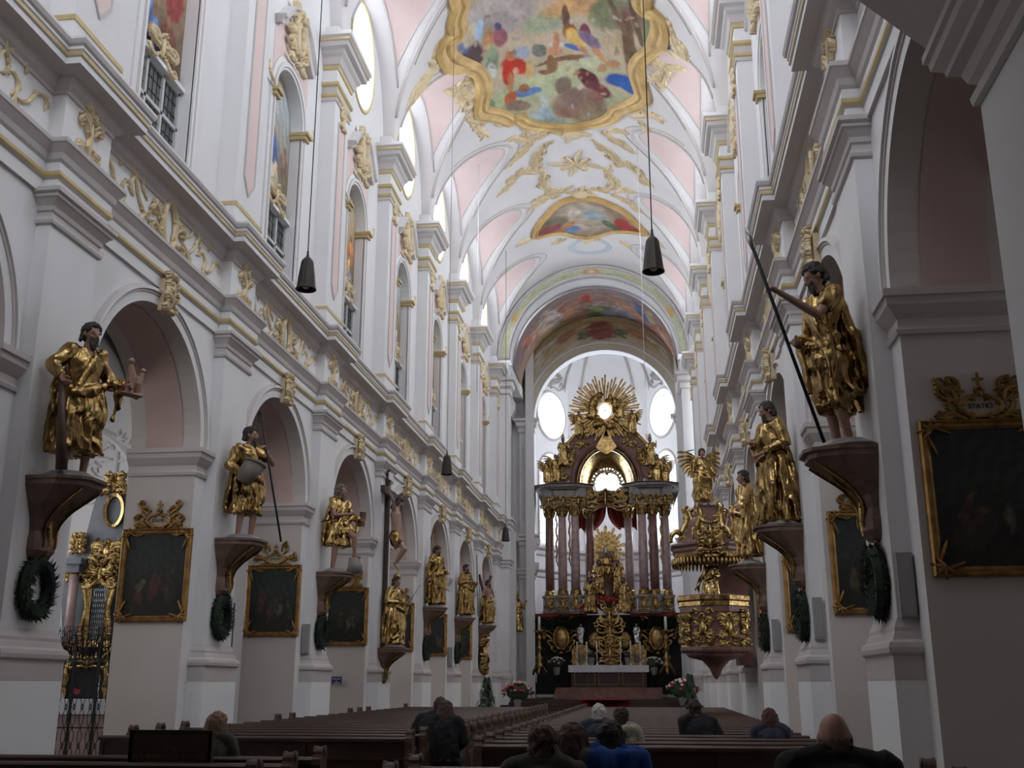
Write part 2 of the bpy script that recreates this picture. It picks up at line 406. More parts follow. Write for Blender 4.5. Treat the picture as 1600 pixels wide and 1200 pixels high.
        ring2(UCP - .06, q0 - .06, q1 + .06, 9.95, 10.42, 0); ring2(UCP - .075, q0 - .075, q1 + .075, 10.42, 10.50, 2)
        ring2(UCP, q0, q1, 10.5, 18.45, 0)
        pp = [(UC, q0), (UCP, q0), (UCP, q1), (UC, q1)]
        psweep(mb, s, pp, [(0.0, 16.20), (0.03, 16.20), (0.03, 16.30), (0.06, 16.33), (0.06, 16.41), (0.03, 16.43), (0.03, 16.60), (0.08, 16.65), (0.08, 16.73), (0.02, 16.75), (0.02, 17.10), (0.05, 17.12), (0.07, 17.22), (0.10, 17.24), (0.15, 17.42), (0.22, 17.50), (0.24, 17.60), (0.36, 17.62), (0.38, 17.74), (0.42, 17.76), (0.42, 17.83), (0.47, 17.88), (0.48, 17.98), (0.0, 18.02)],
               mats=[1, 1, 2, 2, 1, 1, 2, 2, 0, 0, 2, 2, 1, 1, 1, 1, 0, 1, 1, 2, 1, 0, 1])
        # pink panel with shaped ends and grey outline on the front
        ym = (q0 + q1) / 2; hw = .27
        pn = [(ym - hw, 11.25), (ym - hw * .6, 11.12), (ym, 10.92), (ym + hw * .6, 11.12), (ym + hw, 11.25), (ym + hw, 15.7), (ym + hw * .5, 15.85), (ym, 15.9), (ym - hw * .5, 15.85), (ym - hw, 15.7)]
        mb.slab(pn, UCP + .02, UCP - .012, mp, 3)
        mb.sweep(pn, [(0.02, UCP - .005), (0.02, UCP - .03), (-0.02, UCP - .03), (-0.02, UCP - .005)], mp, closed=True, m=1)
        trim(mb, [M['plaster'], M['stucco'], M['goldline'], M['pink']], 'clerestory pilaster with pink panel and stepped capital block, %s side' % nm)
# ------------------------------------------------------------------ rococo ornament strokes
def stroke(mb, pts, w, mp, h=0.05, m=0, taper=0.5, h0=0.0):
    k = len(pts)
    if k < 2: return
    rows = []
    for i, (a, b) in enumerate(pts):
        p0 = pts[max(i - 1, 0)]; p1 = pts[min(i + 1, k - 1)]
        dx, dy = p1[0] - p0[0], p1[1] - p0[1]; L = math.hypot(dx, dy) or 1e-6
        nx, ny_ = -dy / L, dx / L; t = i / (k - 1)
        ww = w * max(0.04, math.sin(PI * min(1, t * .9 + .05)) ** taper) ; hh = h * max(.15, ww / w)
        rows.append([mp(a + nx * q * ww, b + ny_ * q * ww, h0 + hh * z) for q, z in ((-1, 0), (-.55, .85), (0, .62), (.55, 1), (1, 0))])
    mb.grid(rows, m, False, True)
def heading_curve(a, b, th, L, kf, n=14):
    pts = [(a, b)]; d = L / n
    for i in range(n):
        th += kf((i + .5) / n) * d
        a += math.cos(th) * d; b += math.sin(th) * d; pts.append((a, b))
    return pts
def leafy(mb, pts, w, mp, h, seed, m=0, dens=1.0, ll=3.0):
    r = random.Random(seed); stroke(mb, pts, w, mp, h, m)
    for i in range(1, len(pts) - 1):
        if r.random() > .75 * dens: continue
        (a, b), (c, d) = pts[i - 1], pts[i + 1]; th = math.atan2(d - b, c - a)
        for sg in ((1, -1) if r.random() < .6 else (r.choice((1, -1)),)):
            L = w * ll * r.uniform(.5, 1.2)
            stroke(mb, heading_curve(pts[i][0], pts[i][1], th + sg * r.uniform(.5, 1.2), L, lambda t: -sg * r.uniform(.5, 2.2) / L, 6), w * r.uniform(.35, .6), mp, h * .8, m)
def rocaille(mb, mp, W, H, seed, h=.06, m=0, n=4, sym=True, opening=None, w=None):
    """symmetrical C and S scroll ornament filling W x H around the origin"""
    r = random.Random(seed); w = w or min(W, H) * .05
    sides = (1, -1) if sym else (1,)
    mps = {1: mp, -1: (lambda a, b, q: mp(-a, b, q))}
    jobs = []
    for i in range(n):
        b0 = -H / 2 + H * (i + .5) / n * .95; th = r.uniform(-.5, .9) if i < n / 2 else r.uniform(-.2, 1.2)
        L = W * r.uniform(.6, .95); k1 = r.uniform(2, 4) * r.choice((1, -1))
        a0 = (opening[0] if opening else W * .03) * math.sqrt(max(.05, 1 - (2 * b0 / H) ** 2)) if opening else W * .03
        jobs.append((a0, b0, th, L, k1))
    if not sym: jobs += [(-W * .3, r.uniform(-H / 3, H / 3), r.uniform(0, 6), W * .5, r.uniform(-5, 5)) for _ in range(n)]
    for sg in sides:
        for j, (a0, b0, th, L, k1) in enumerate(jobs):
            pts = heading_curve(a0, b0, th, L, lambda t: (k1 + (9 * math.copysign(1, k1) if t > .7 else 0)) / L * (1 if t > .3 else -.6), 16)
            leafy(mb, pts, w, mps[sg], h, seed * 31 + j, m)
        if opening:
            stroke(mb, [(opening[0] * math.sin(t), -opening[1] * math.cos(t)) for t in [PI * i / 14 for i in range(15)]], w * 1.1, mps[sg], h * 1.1, m, taper=.2)
            for t in (.15, .4, .65, .9):
                a = opening[0] * math.sin(PI * t); b = -opening[1] * math.cos(PI * t)
                leafy(mb, heading_curve(a, b, math.atan2(b, a * 2) + .5, W * .22, lambda q: -7 / (W * .22), 8), w * .8, mps[sg], h, seed + int(t * 9), m)
    if sym and not opening: stroke(mb, [(0, -H / 2 + H * i / 8) for i in range(9)], w * 1.2, mp, h * .9, m)
    for q in range(-3, 4):      # crowning shell
        L = H * .17 * (1.1 - abs(q) * .12)
        stroke(mb, heading_curve(0, H * .36, PI / 2 + q * .36, L, lambda t: q * .5 / L, 6), w * .75, mp, h * 1.2, m)
    for q in range(-2, 3):
        L = H * .12; stroke(mb, heading_curve(0, -H * .38, -PI / 2 + q * .4, L, lambda t: 0, 5), w * .7, mp, h, m)
# ------------------------------------------------------------------ painting helper: numpy "brush" fields, stored as vertex colours
def srgb(c):
    return tuple(((x / 12.92) if x <= 0.04045 else ((x + 0.055) / 1.055) ** 2.4) for x in [q / 255.0 for q in c])
def wob(U, V, seed, f=1.0):
    r = np.random.RandomState(seed); a = np.zeros_like(U)
    for i in range(7):
        k = f * (1.5 + i * 1.9); th = r.rand() * 6.28; ph = r.rand() * 6.28
        a += np.sin(k * 6.28 * (U * math.cos(th) + V * math.sin(th)) + ph + 1.3 * np.sin(k * 3.1 * (V * math.cos(th) - U * math.sin(th)) + ph * 2)) / (1.2 + i)
    return a
def paint(U, V, base, blobs, seed=1, amp=0.02, freq=1.0, mottle=0.12, aspect=1.0):
    """U, V arrays (0..1); base: list of (v, srgb) stops; blobs: (u, v, ru, rv, angle, srgb, strength)"""
    du = wob(U, V, seed, freq) * amp; dv = wob(U, V, seed + 50, freq) * amp
    u = U + du; v = V + dv
    vs = [b[0] for b in base]; col = np.stack([np.interp(v, vs, [srgb(b[1])[i] for b in base]) for i in range(3)], -1)
    for bu, bv, ru, rv, an, c, st in blobs:
        ca, sa = math.cos(math.radians(an)), math.sin(math.radians(an))
        x = (u - bu) * aspect; y = v - bv
        xr = (x * ca + y * sa) / (ru * aspect); yr = (-x * sa + y * ca) / rv
        d = np.sqrt(xr * xr + yr * yr); wgt = np.clip((1.15 - d) / 0.3, 0, 1) * st
        shade = (1 + 0.22 * wob(U, V, int(bu * 977 + bv * 131) % 900 + 3, 4.0) * 0.6)
        cc = np.array(srgb(c))[None, None, :] * shade[..., None]
        col = col * (1 - wgt[..., None]) + cc * wgt[..., None]
    col = col * (1 + mottle * wob(U, V, seed + 9, 5.0)[..., None])
    return np.clip(col, 0, 1)
def crowd(seed, n, box, pal, size=(0.03, 0.06), hs=(120, 85, 62)):
    """loose figure groups: robe, torso and a small head each"""
    r = random.Random(seed); out = []
    for i in range(n):
        u = r.uniform(box[0], box[1]); v = r.uniform(box[2], box[3]); h = r.uniform(*size); c = r.choice(pal)
        an = r.uniform(-25, 25)
        out.append((u, v, h * .8, h * 1.6, an, c, .85))
        out.append((u + r.uniform(-.3, .3) * h, v + h * .4, h * .35, h * .9, an + 40, tuple(min(255, int(q * 1.25)) for q in c), .6))
        out.append((u + r.uniform(-.3, .3) * h, v + h * 1.9, h * .32, h * .42, 0, hs, .9))
    return out
def painted_grid(name, mp, nu, nv, fn, material, parent=None, mask=None, flip=False):
    """mesh of nu x nv quads; mp(u, v) -> point; fn(U, V) -> colours"""
    us = np.linspace(0, 1, nu + 1); vs = np.linspace(0, 1, nv + 1)
    U, V = np.meshgrid(us, vs)
    col = fn(U, V)
    verts = [mp(u, v) for v in vs for u in us]
    faces = []
    for j in range(nv):
        for i in range(nu):
            if mask is None or mask((us[i] + us[i + 1]) / 2, (vs[j] + vs[j + 1]) / 2):
                a = j * (nu + 1) + i; faces.append((a, a + 1, a + nu + 2, a + nu + 1))
    me = bpy.data.meshes.new(name); me.from_pydata([tuple(v) for v in verts], [], faces); me.materials.append(material)
    at_ = me.color_attributes.new('paint', 'FLOAT_COLOR', 'POINT')
    arr = np.ones((len(verts), 4), dtype=np.float32); arr[:, :3] = col.reshape(-1, 3); at_.data.foreach_set('color', arr.ravel())
    me.polygons.foreach_set('use_smooth', [True] * len(faces))
    o = bpy.data.objects.new(name, me); C.objects.link(o)
    if parent is not None: o.parent = parent
    return o

# ------------------------------------------------------------------ nave vault with lunettes
VS, VR = 18.4, 5.15
def lun(u, s, y):
    """height of the cross vault over the oval windows"""
    c = Y0[s] + 0.72 + 6 * round((y - Y0[s] - 3.72) / 6) + 3
    dy = y - c
    if abs(dy) >= 2.78: return -1
    h = 3.35 * math.sqrt(1 - (dy / 2.78) ** 2)
    d = 5.5 - u
    k = max(0.0, 1 - d / 4.9)
    return VS - 0.15 + h + 0.60 * d - 0.055 * d * d
def barrel(u):
    return VS + (math.sqrt(VR * VR - u * u) if u < VR else 0.0)
def vz(x, y):
    u = abs(x - XC); s = -1 if x < XC else 1
    return max(barrel(u), lun(u, s, y))
def vnormal(x, y):
    e = .03; return Vector((vz(x + e, y) - vz(x - e, y), vz(x, y + e) - vz(x, y - e), -2 * e)).normalized()

VY0, VY1 = -3.0, 54.6
us = [5.5 * math.sin(PI / 2 * q) for q in np.linspace(-1, 1, 121)]
ny = 640; ys = [VY0 + (VY1 - VY0) * j / ny for j in range(ny + 1)]
verts = []; cols = []
PINK = srgb((222, 200, 196)); WH = srgb((226, 222, 222))
def groin_u(s, dy):
    """u where the lunette meets the barrel at offset dy from the bay centre (bisection)"""
    c = Y0[s] + 3.72; lo, hi = 0.0, 5.1
    f = lambda u: lun(u, s, c + dy) - barrel(u)
    if f(5.1) <= 0: return None
    for _ in range(30):
        m = (lo + hi) / 2
        if f(m) > 0: hi = m
        else: lo = m
    return (lo + hi) / 2
GT = {}
for s in (-1, 1):
    GT[s] = [(dy, groin_u(s, dy)) for dy in np.linspace(-2.75, 2.75, 111)]
def panel_in(s, u, dy):
    """inside the pink field of a lunette"""
    if abs(dy) > 2.45: return False
    g = np.interp(abs(dy) * 1.10, [q[0] for q in GT[s] if q[0] >= 0], [5.1 if q[1] is None else q[1] for q in GT[s] if q[0] >= 0])
    return u > g + .30 and u < 4.98
for y in ys:
    for u_ in us:
        x = XC + u_; s = -1 if u_ < 0 else 1; u = abs(u_)
        verts.append((x, y, vz(x, y)))
        c = Y0[s] + 3.72 + 6 * round((y - Y0[s] - 3.72) / 6)
        cols.append(PINK if panel_in(s, u, y - c) else WH)
n = len(us); faces = [(j * n + i, j * n + i + 1, (j + 1) * n + i + 1, (j + 1) * n + i) for j in range(ny) for i in range(n - 1)]
me = bpy.data.meshes.new('ceiling'); me.from_pydata(verts, [], faces); me.materials.append(M['vaultpaint'])
at_ = me.color_attributes.new('paint', 'FLOAT_COLOR', 'POINT')
arr = np.ones((len(verts), 4), dtype=np.float32); arr[:, :3] = np.array(cols); at_.data.foreach_set('color', arr.ravel())
me.polygons.foreach_set('use_smooth', [True] * len(faces))
o = bpy.data.objects.new('ceiling', me); C.objects.link(o); struct(o, 'white barrel vault with pink lunette fields')

# roof shell above the vault keeps the sky out
mb = MB(); mb.box(-9.6, 4.5, -3, 62.4, 24.15, 24.4); struct(mb.build('ceiling_roof_shell', M['plaster']))
mb = MB(); mb.box(-16, 11, -3.3, -3.0, 0, 24.4); struct(mb.build('wall_west', M['plaster']), 'west end wall behind the camera')
mb = MB(); mb.box(-8.2, 3.0, -3, 5.6, 8.6, 9.0)
ga_, gb_ = at(1462, 92, 7.1), at(1340, 0, 7.1)
half_ = [(2.9, 5.9), (ga_.x, 5.9), (gb_.x, gb_.z), (gb_.x - .9, gb_.z + .6), (-.8, gb_.z + 1.3), (XC, gb_.z + 1.6)]
mb.slab(half_ + [(2 * XC - a, b) for a, b in half_[-2::-1]] + [(2 * XC - 2.9, 10.2), (2.9, 10.2)], 5.4, 7.1, lambda a, b, h: (a, h, b), 1)
for s_ in (-1, 1):
    mb.box(*sorted((X_(s_, 4.925), X_(s_, 6.2))), 5.2, 6.85, 0, 5.9, 2)
    psweep(mb, s_, [(6.2, 5.2), (4.925, 5.2), (4.925, 6.85), (6.2, 6.85)], [(0, 5.34), (.04, 5.36), (.05, 5.42), (0, 5.45), (0, 5.5), (.05, 5.54), (.08, 5.62), (.15, 5.66), (.16, 5.70), (.23, 5.76), (.24, 5.82), (.27, 5.84), (.27, 5.9), (0, 5.92)], m=1)
struct(mb.build('ceiling_organ_gallery', [M['plaster'], M['stucco'], M['band']]), 'organ gallery over the nave entrance')
mb = MB(); mb.box(-16, -7.1, 57.5, 57.8, 0, 9.4); mb.box(2.0, 11, 57.5, 57.8, 0, 9.4); struct(mb.build('wall_aisle_east', M['plaster']), 'east end walls of the aisles')
for s in (-1, 1):          # lean-to roofs over the aisles, from the clerestory wall outwards
    mb = MB(); mb.box(min(X_(s, 5.9), X_(s, 12)), max(X_(s, 5.9), X_(s, 12)), -3, 60, 9.3, 9.5); struct(mb.build('ceiling_aisle_roof_%s' % SIDE[s], M['plaster']))

# stucco lines of the vault: groins and panel outlines
for s in (-1, 1):
    for k in range(K0, K1 + 1):
        c = Y0[s] + 3.72 + 6 * k
        mb = MB()
        g = [(dy, gu) for dy, gu in GT[s] if gu is not None]
        pts = [(X_(s, gu), c + dy) for dy, gu in g]
        mb.tube([(x, y, vz(x, y) - .02) for x, y in pts], .05, 0, 6)
        # offset outline inside the barrel strip
        pts2 = [(X_(s, max(gu - .32, 0)), c + dy * 1.0) for dy, gu in g if abs(dy) < 2.45]
        mb.tube([(x, y, vz(x, y) - .01) for x, y in pts2], .028, 0, 5)
        dys = np.linspace(-2.42, 2.42, 60); ps = []
        for dy in dys:
            gq = np.interp(abs(dy) * 1.10, [q[0] for q in GT[s] if q[0] >= 0], [5.1 if q[1] is None else q[1] for q in GT[s] if q[0] >= 0])
            ps.append((X_(s, min(gq + .30, 4.98)), c + dy))
        ps += [(X_(s, 4.98), c + dy) for dy in dys[::-6]]
        ps.append(ps[0])
        mb.tube([(x, y, vz(x, y) - .008) for x, y in ps], .026, 0, 5)
        trim(mb, [M['stucco']], 'stucco outline of vault lunette, %s side' % SIDE[s])

# window lights: oval oculus panes, niche fresco and casement
mpL = {s: side_map(s) for s in (-1, 1)}
NW = [0]
NICHE = {}
for s in (-1, 1):
    mp = mpL[s]; y0 = Y0[s]
    for k in range(K0, K1 + 1):
        c = y0 + 3.72 + 6 * k
        NW[0] += 1; r = empty('window_%d' % NW[0], (0, 0, 0)); struct(r, 'oval clerestory window with gilded rim, %s wall' % SIDE[s])
        mb = MB(); mb.slab([(c + 1.3 * math.cos(t), OZ + 1.75 * math.sin(t)) for t in [2 * PI * i / 32 for i in range(32)]], 6.90, 6.91, mp)
        mb.build('pane', M['glass'], r)
        mb = MB()
        for q in (-.65, 0, .65): mb.box(*sorted((X_(s, 6.86), X_(s, 6.89))), c + q - .015, c + q + .015, OZ - 1.7, OZ + 1.7)
        for q in (-1.1, -.55, 0, .55, 1.1): mb.box(*sorted((X_(s, 6.86), X_(s, 6.89))), c - 1.3, c + 1.3, OZ + q - .012, OZ + q + .012)
        mb.build('glazing_bars', M['lead'], r)
        mb = MB(); mb.sweep([(c + OA * math.cos(t), OZ + OB * math.sin(t)) for t in [2 * PI * i / 48 for i in range(48)]],
                            [(0.0, UC + .02), (0.0, UC - .03), (0.05, UC - .05), (0.09, UC - .04), (0.13, UC - .03), (0.15, UC + .02)], mp, closed=True, mats=[0, 1, 1, 0, 0], smooth=True)
        mb.build('rim', [M['goldline'], M['stuccogold']], r)
        if k < -1 : continue
        # niche: frame, casement of six panes, transom, pilaster ledges
        NW[0] += 1; r = empty('window_%d' % NW[0], (0, 0, 0)); struct(r, 'arched niche with dark casement below and fresco above, %s wall' % SIDE[s]); NICHE[(s, k)] = (r, c)
        path = [(c - .97, 10.5), (c - .97, 14.5)] + [(c - .97 * math.cos(t), 14.5 + 1.0 * math.sin(t)) for t in [PI * i / 24 for i in range(1, 24)]] + [(c + .97, 14.5), (c + .97, 10.5)]
        mb = MB(); mb.sweep(path, [(0, UC + .02), (0, UC - .04), (-.05, UC - .05), (-.07, UC - .08), (-.16, UC - .09), (-.18, UC - .05), (-.30, UC - .04), (-.30, UC + .02)], mp, mats=[0, 0, 1, 0, 1, 0, 0])
        mb.box(*sorted((X_(s, UC - .03), X_(s, 5.85))), c - 1.1, c + 1.1, 10.44, 10.51, 1)
        mb.build('frame', [M['plaster'], M['stucco']], r)
        mb = MB(); mb.box(*sorted((X_(s, 5.78), X_(s, 5.84))), c - .97, c + .97, 10.5, 12.1); mb.build('pane', M['glassdark'], r)
        mb = MB()
        for q in (-.95, -.32, .32, .95): mb.box(*sorted((X_(s, 5.73), X_(s, 5.79))), c + q - .035, c + q + .035, 10.5, 12.05)
        for q in (10.57, 11.3, 12.03): mb.box(*sorted((X_(s, 5.73), X_(s, 5.79))), c - .97, c + .97, q - .035, q + .035)
        mb.build('casement_bars', M['frame'], r)
        mb = MB()
        for q in (-.79, -.63, -.47, -.16, 0, .16, .47, .63, .79): mb.box(*sorted((X_(s, 5.765), X_(s, 5.785))), c + q - .006, c + q + .006, 10.5, 12.05)
        for q in (10.8, 11.05, 11.53, 11.78): mb.box(*sorted((X_(s, 5.765), X_(s, 5.785))), c - .97, c + .97, q - .006, q + .006)
        mb.build('leading', M['lead'], r)
        mb = MB(); mb.box(*sorted((X_(s, 5.64), X_(s, 5.84))), c - .97, c + .97, 12.05, 12.13, 0); mb.box(*sorted((X_(s, 5.68), X_(s, 5.84))), c - .97, c + .97, 12.13, 12.20, 1)
        mb.build('transom', [M['plaster'], M['stucco']], r)
        mb = MB()
        for sg in (-1, 1):
            mb.box(*sorted((X_(s, UC - .14), X_(s, 5.98))), *sorted((c + sg * .90, c + sg * 1.2)), 14.32, 14.46, 0)
            mb.box(*sorted((X_(s, UC - .20), X_(s, 5.98))), *sorted((c + sg * .88, c + sg * 1.23)), 14.42, 14.50, 0)
        mb.build('ledge', M['goldline'], r)
        # S shaped hood mouldings and pink field
        mb = MB()
        for sg in (-1, 1):
            sp = [(c + sg * (1.22 - .92 * q), 16.15 + .75 * (q * q * (3 - 2 * q))) for q in [i / 14 for i in range(15)]]
            pr = [(0, UC + .02), (0, UC - .16), (.05 * sg, UC - .20), (.10 * sg, UC - .20), (.12 * sg, UC - .28), (.20 * sg, UC - .28), (.22 * sg, UC + .02)]
            mb.sweep(sp, pr, mp, mats=[0, 1, 0, 1, 0, 1], smooth=False)
        mb.build('hood_moulding', [M['stucco'], M['plaster']], r)
        pf = [(c - 1.2, 16.1)] + [(c - (1.22 - .92 * q), 16.12 + .75 * (q * q * (3 - 2 * q))) for q in [i / 8 for i in range(1, 9)]] + [(c + (1.22 - .92 * q), 16.12 + .75 * (q * q * (3 - 2 * q))) for q in [i / 8 for i in range(8, 0, -1)]] + [(c + 1.2, 16.1), (c + 1.2, 14.6), (c + 1.12, 14.6)] + [(c + 1.28 * math.cos(t), 14.5 + 1.32 * math.sin(t)) for t in [PI * i / 16 for i in range(1, 16)]] + [(c - 1.12, 14.6), (c - 1.2, 14.6)]
        mb = MB(); mb.slab(pf, UC + .02, UC - .015, mp, 0); mb.build('pink_field', M['pink'], r)

# ------------------------------------------------------------------ choir: arch, painted vault, apse arch
mb = MB()
CA, CAY0, CAY1 = 4.5, 54.6, 56.2
cx0 = XC
for s in (-1, 1):       # inner pilasters carrying the choir arch
    xs = sorted((X_(s, 4.62), X_(s, 5.6)))
    mb.box(*xs, 55.35, CAY1, 0, 18.4, 0)
    pp = [(5.3, 55.35), (4.62, 55.35), (4.62, CAY1), (5.3, CAY1)]
    for z0, sc in ((7.3, .8), (9.3, 1.0), (16.6, 1.5)):
        psweep(mb, s, pp, [(0.0, z0), (.05 * sc, z0 + .05), (.05 * sc, z0 + .2 * sc), (.12 * sc, z0 + .3 * sc), (.14 * sc, z0 + .45 * sc), (.22 * sc, z0 + .5 * sc), (.22 * sc, z0 + .6 * sc), (0, z0 + .62 * sc)], mats=[1, 0, 1, 0, 1, 0, 1])
    psweep(mb, s, pp, [(0.0, 1.3), (.12, 1.3), (.12, 1.75), (.14, 1.8), (.12, 1.95), (.05, 2.05), (0, 2.2)], mats=[1] * 6)
struct(mb.build('wall_choir_piers', [M['plaster'], M['stucco']]), 'paired pilasters carrying the choir arch')
# arch wall facing the nave
mb = MB()
ring = arc(XC, VS, CA, 0, PI, 48)
poly = ring + [(XC - 5.6, VS), (XC - 5.6, 24.1), (XC + 5.6, 24.1), (XC + 5.6, VS)]
mb.slab(poly, 54.6, 54.9, lambda a, b, h: (a, h, b), 0)
mb.slab(poly, 55.9, CAY1, lambda a, b, h: (a, h, b), 0)
mb.sweep(ring, [(0, 54.55), (0, 56.2)], lambda a, b, h: (a, h, b), smooth=True, m=0, caps=False)
mb.sweep(ring, [(0.0, 54.5), (-.0, 54.45), (.05, 54.42), (.08, 54.5)], lambda a, b, h: (a, h, b), mats=[1, 1, 1])
mb.sweep(arc(XC, VS, CA + .5, 0, PI, 48), [(0.0, 54.6), (0.0, 54.46), (.1, 54.42), (.12, 54.6)], lambda a, b, h: (a, h, b), mats=[1, 1, 0])
struct(mb.build('wall_choir_arch', [M['plaster'], M['stucco']]), 'choir arch with painted border')
bordp = [(235, 225, 190), (196, 205, 180), (170, 185, 160), (200, 170, 110), (190, 150, 100)]
rr = random.Random(5)
bl = [(i / 60 + rr.uniform(-.005, .005), rr.uniform(.2, .8), rr.uniform(.006, .014), rr.uniform(.15, .4), rr.uniform(-60, 60), rr.choice([(196, 170, 105), (178, 190, 160), (214, 190, 140), (160, 175, 150)]), .8) for i in range(61)]
bl += [(.5, .5, .03, .5, 0, (205, 165, 120), .9), (.5, .55, .012, .3, 0, (235, 205, 185), .9), (.16, .5, .02, .5, 0, (205, 170, 110), .9), (.84, .5, .02, .5, 0, (205, 170, 110), .9)]
struct(painted_grid('trim_choir_arch_border', lambda u, v: (XC + (CA + .06 + .40 * v) * math.cos(PI * (1 - u)), 54.58, VS + (CA + .06 + .40 * v) * math.sin(PI * (1 - u))), 300, 12,
       lambda U, V: paint(U, V, [(0, (190, 200, 175)), (1, (205, 208, 185))], bl, 3, .004, 6, .08), M['fresco']), 'green and gold painted border of the choir arch')

# choir side walls and painted choir vault
mb = MB()
for s in (-1, 1):
    mb.box(*sorted((X_(s, 5.25), X_(s, 5.6))), 56.2, 62.6, 0, 22); mb.box(*sorted((X_(s, 4.55), X_(s, 5.3))), 56.15, 62.0, 17.9, 18.5)
    psweep(mb, s, [(5.25, 56.2), (5.25, 61.9)], [(0, 7.6), (.1, 7.7), (.12, 8.3), (.3, 8.6), (.02, 8.65), (.02, 9.1), (.4, 9.4), (.42, 9.8), (0, 9.9)], mats=[1, 0, 1, 0, 0, 1, 0, 1])
    psweep(mb, s, [(5.25, 56.2), (5.25, 61.9)], [(0, 16.6), (.1, 16.7), (.3, 17.2), (.32, 17.5), (0, 17.55)], mats=[1, 0, 1, 0])
struct(mb.build('wall_choir_side', [M['plaster'], M['stucco']]), 'plain side walls of the choir')
pal = [(150, 75, 60), (165, 110, 80), (196, 178, 165), (120, 95, 80), (170, 140, 100), (95, 105, 140)]
choir_bl = [(.5, .55, .5, .5, 0, (158, 138, 128), .6), (.62, .75, .10, .3, 0, (150, 120, 110), .8), (.52, .5, .09, .3, 10, (165, 130, 115), .6)] + crowd(21, 16, (.08, .46), .0 and (0, 0) or (.0, .0), pal) if False else []
choir_bl = [(.60, .45, .14, .5, 0, (146, 122, 116), .8)]
choir_bl += [(.22, .35, .035, .30, 20, (150, 60, 50), .9), (.19, .55, .05, .3, 10, (190, 120, 90), .8), (.28, .45, .05, .4, 0, (190, 165, 145), .9), (.33, .40, .03, .35, 5, (214, 200, 195), .9), (.36, .6, .02, .2, 0, (150, 100, 70), .9),
             (.41, .55, .035, .35, -10, (186, 120, 80), .9), (.46, .40, .030, .42, 0, (160, 62, 50), 1), (.49, .30, .018, .3, 10, (80, 110, 120), .9), 
             (.62, .25, .05, .22, 0, (150, 160, 185), .9), (.66, .40, .035, .3, 20, (190, 120, 60), .9), (.70, .50, .022, .38, 5, (62, 78, 150), 1), (.74, .55, .02, .3, 0, (190, 165, 110), .8), (.78, .4, .04, .4, -10, (165, 85, 65), .9),
             (.84, .35, .05, .35, 0, (175, 110, 80), .8), (.30, .12, .09, .14, 0, (160, 150, 95), .8), (.46, .10, .10, .10, 0, (170, 105, 75), .7), (.72, .1, .1, .12, 0, (140, 90, 75), .8)]
rc_ = random.Random(12)
for i in range(150):
    choir_bl.append((rc_.uniform(.1, .9), rc_.uniform(.02, .75), rc_.uniform(.004, .014), rc_.uniform(.05, .18), rc_.uniform(-25, 25), rc_.choice([(150, 96, 78), (176, 140, 110), (196, 180, 165), (120, 100, 88), (130, 118, 130), (165, 120, 85)]), .6))
choir_bl += [(.50, .20, .055, .22, 0, (96, 118, 92), 1), (.495, .27, .025, .12, 10, (160, 150, 96), .8), (.545, .12, .03, .12, 0, (150, 165, 190), .8)]
def choir_vault(u, v):
    t = PI * (1 - u); r = 4.75 - .35 * v; y = CAY1 + (62.0 - CAY1) * (1 - v)
    return (XC + .12 * (1 - v) + r * math.cos(t), y, VS - 1.2 * (1 - v) * 0 + r * math.sin(t))
o = painted_grid('ceiling_choir', choir_vault, 220, 90, lambda U, V: paint(U, V, [(0, (150, 135, 110)), (.12, (176, 160, 130)), (.2, (150, 128, 112)), (1, (140, 120, 118))], choir_bl, 8, .008, 3, .10), M['fresco'])
struct(o, 'painted choir vault with figures around a globe')

# apse arch wall at the end of the choir
AX, AY = -2.3, 62.0
AR, AZ = 4.22, 16.75
mb = MB()
mpz = lambda a, b, h: (a, h, b)
poly = arc(AX, AZ, AR, 0, PI, 40) + [(AX - AR, 0), (-8.1, 0), (-8.1, 24.1), (3.0, 24.1), (3.0, 0), (AX + AR, 0)]
mb.slab(poly, AY, AY + .7, mpz, 0)
for sx in (-1, 1):
    xo = AX + sx * AR
    for x_in, x_out, yy in ((xo, xo + sx * .85, AY - .35),):
        a_, b_ = sorted((x_in, x_out)); mb.box(a_, b_, yy, AY + .01, 0, 16.75, 0)
        mb.box(a_ + .12, b_ - .12, yy - .03, yy + .01, 2.2, 7.2, 2); mb.box(a_ + .12, b_ - .12, yy - .03, yy + .01, 10.6, 15.0, 2)
        pth = [(a_, AY), (a_, yy), (b_, yy), (b_, AY)][::-1]
        for z0, sc in ((7.3, 1.0), (9.2, 1.1), (15.9, 1.4)):
            mb.sweep(pth, [(-.0, z0), (-.06 * sc, z0 + .05), (-.06 * sc, z0 + .2 * sc), (-.14 * sc, z0 + .3 * sc), (-.16 * sc, z0 + .45 * sc), (-.26 * sc, z0 + .5 * sc), (-.26 * sc, z0 + .6 * sc), (0, z0 + .64 * sc)], ID, mats=[1, 0, 1, 0, 1, 0, 1])
        mb.sweep(pth, [(0, 1.6), (-.1, 1.6), (-.12, 2.0), (-.05, 2.1), (0, 2.2)], ID, mats=[1] * 4)
mb.sweep(arc(AX, AZ, AR, 0, PI, 48), [(0, AY + .6), (0, AY - .10), (.06, AY - .12), (.08, AY - .06), (.40, AY - .06), (.42, AY - .14), (.50, AY - .14), (.52, AY + .05)], mpz, mats=[0, 1, 1, 3, 1, 0, 1], smooth=False)
struct(mb.build('wall_apse_arch', [M['plaster'], M['stucco'], M['band'], mat('green_grey_border', (0.50, 0.50, 0.42), 0.8, col2=(0.62, 0.56, 0.42), noise_scale=7)]), 'apse arch with dentilled pilasters facing the nave')
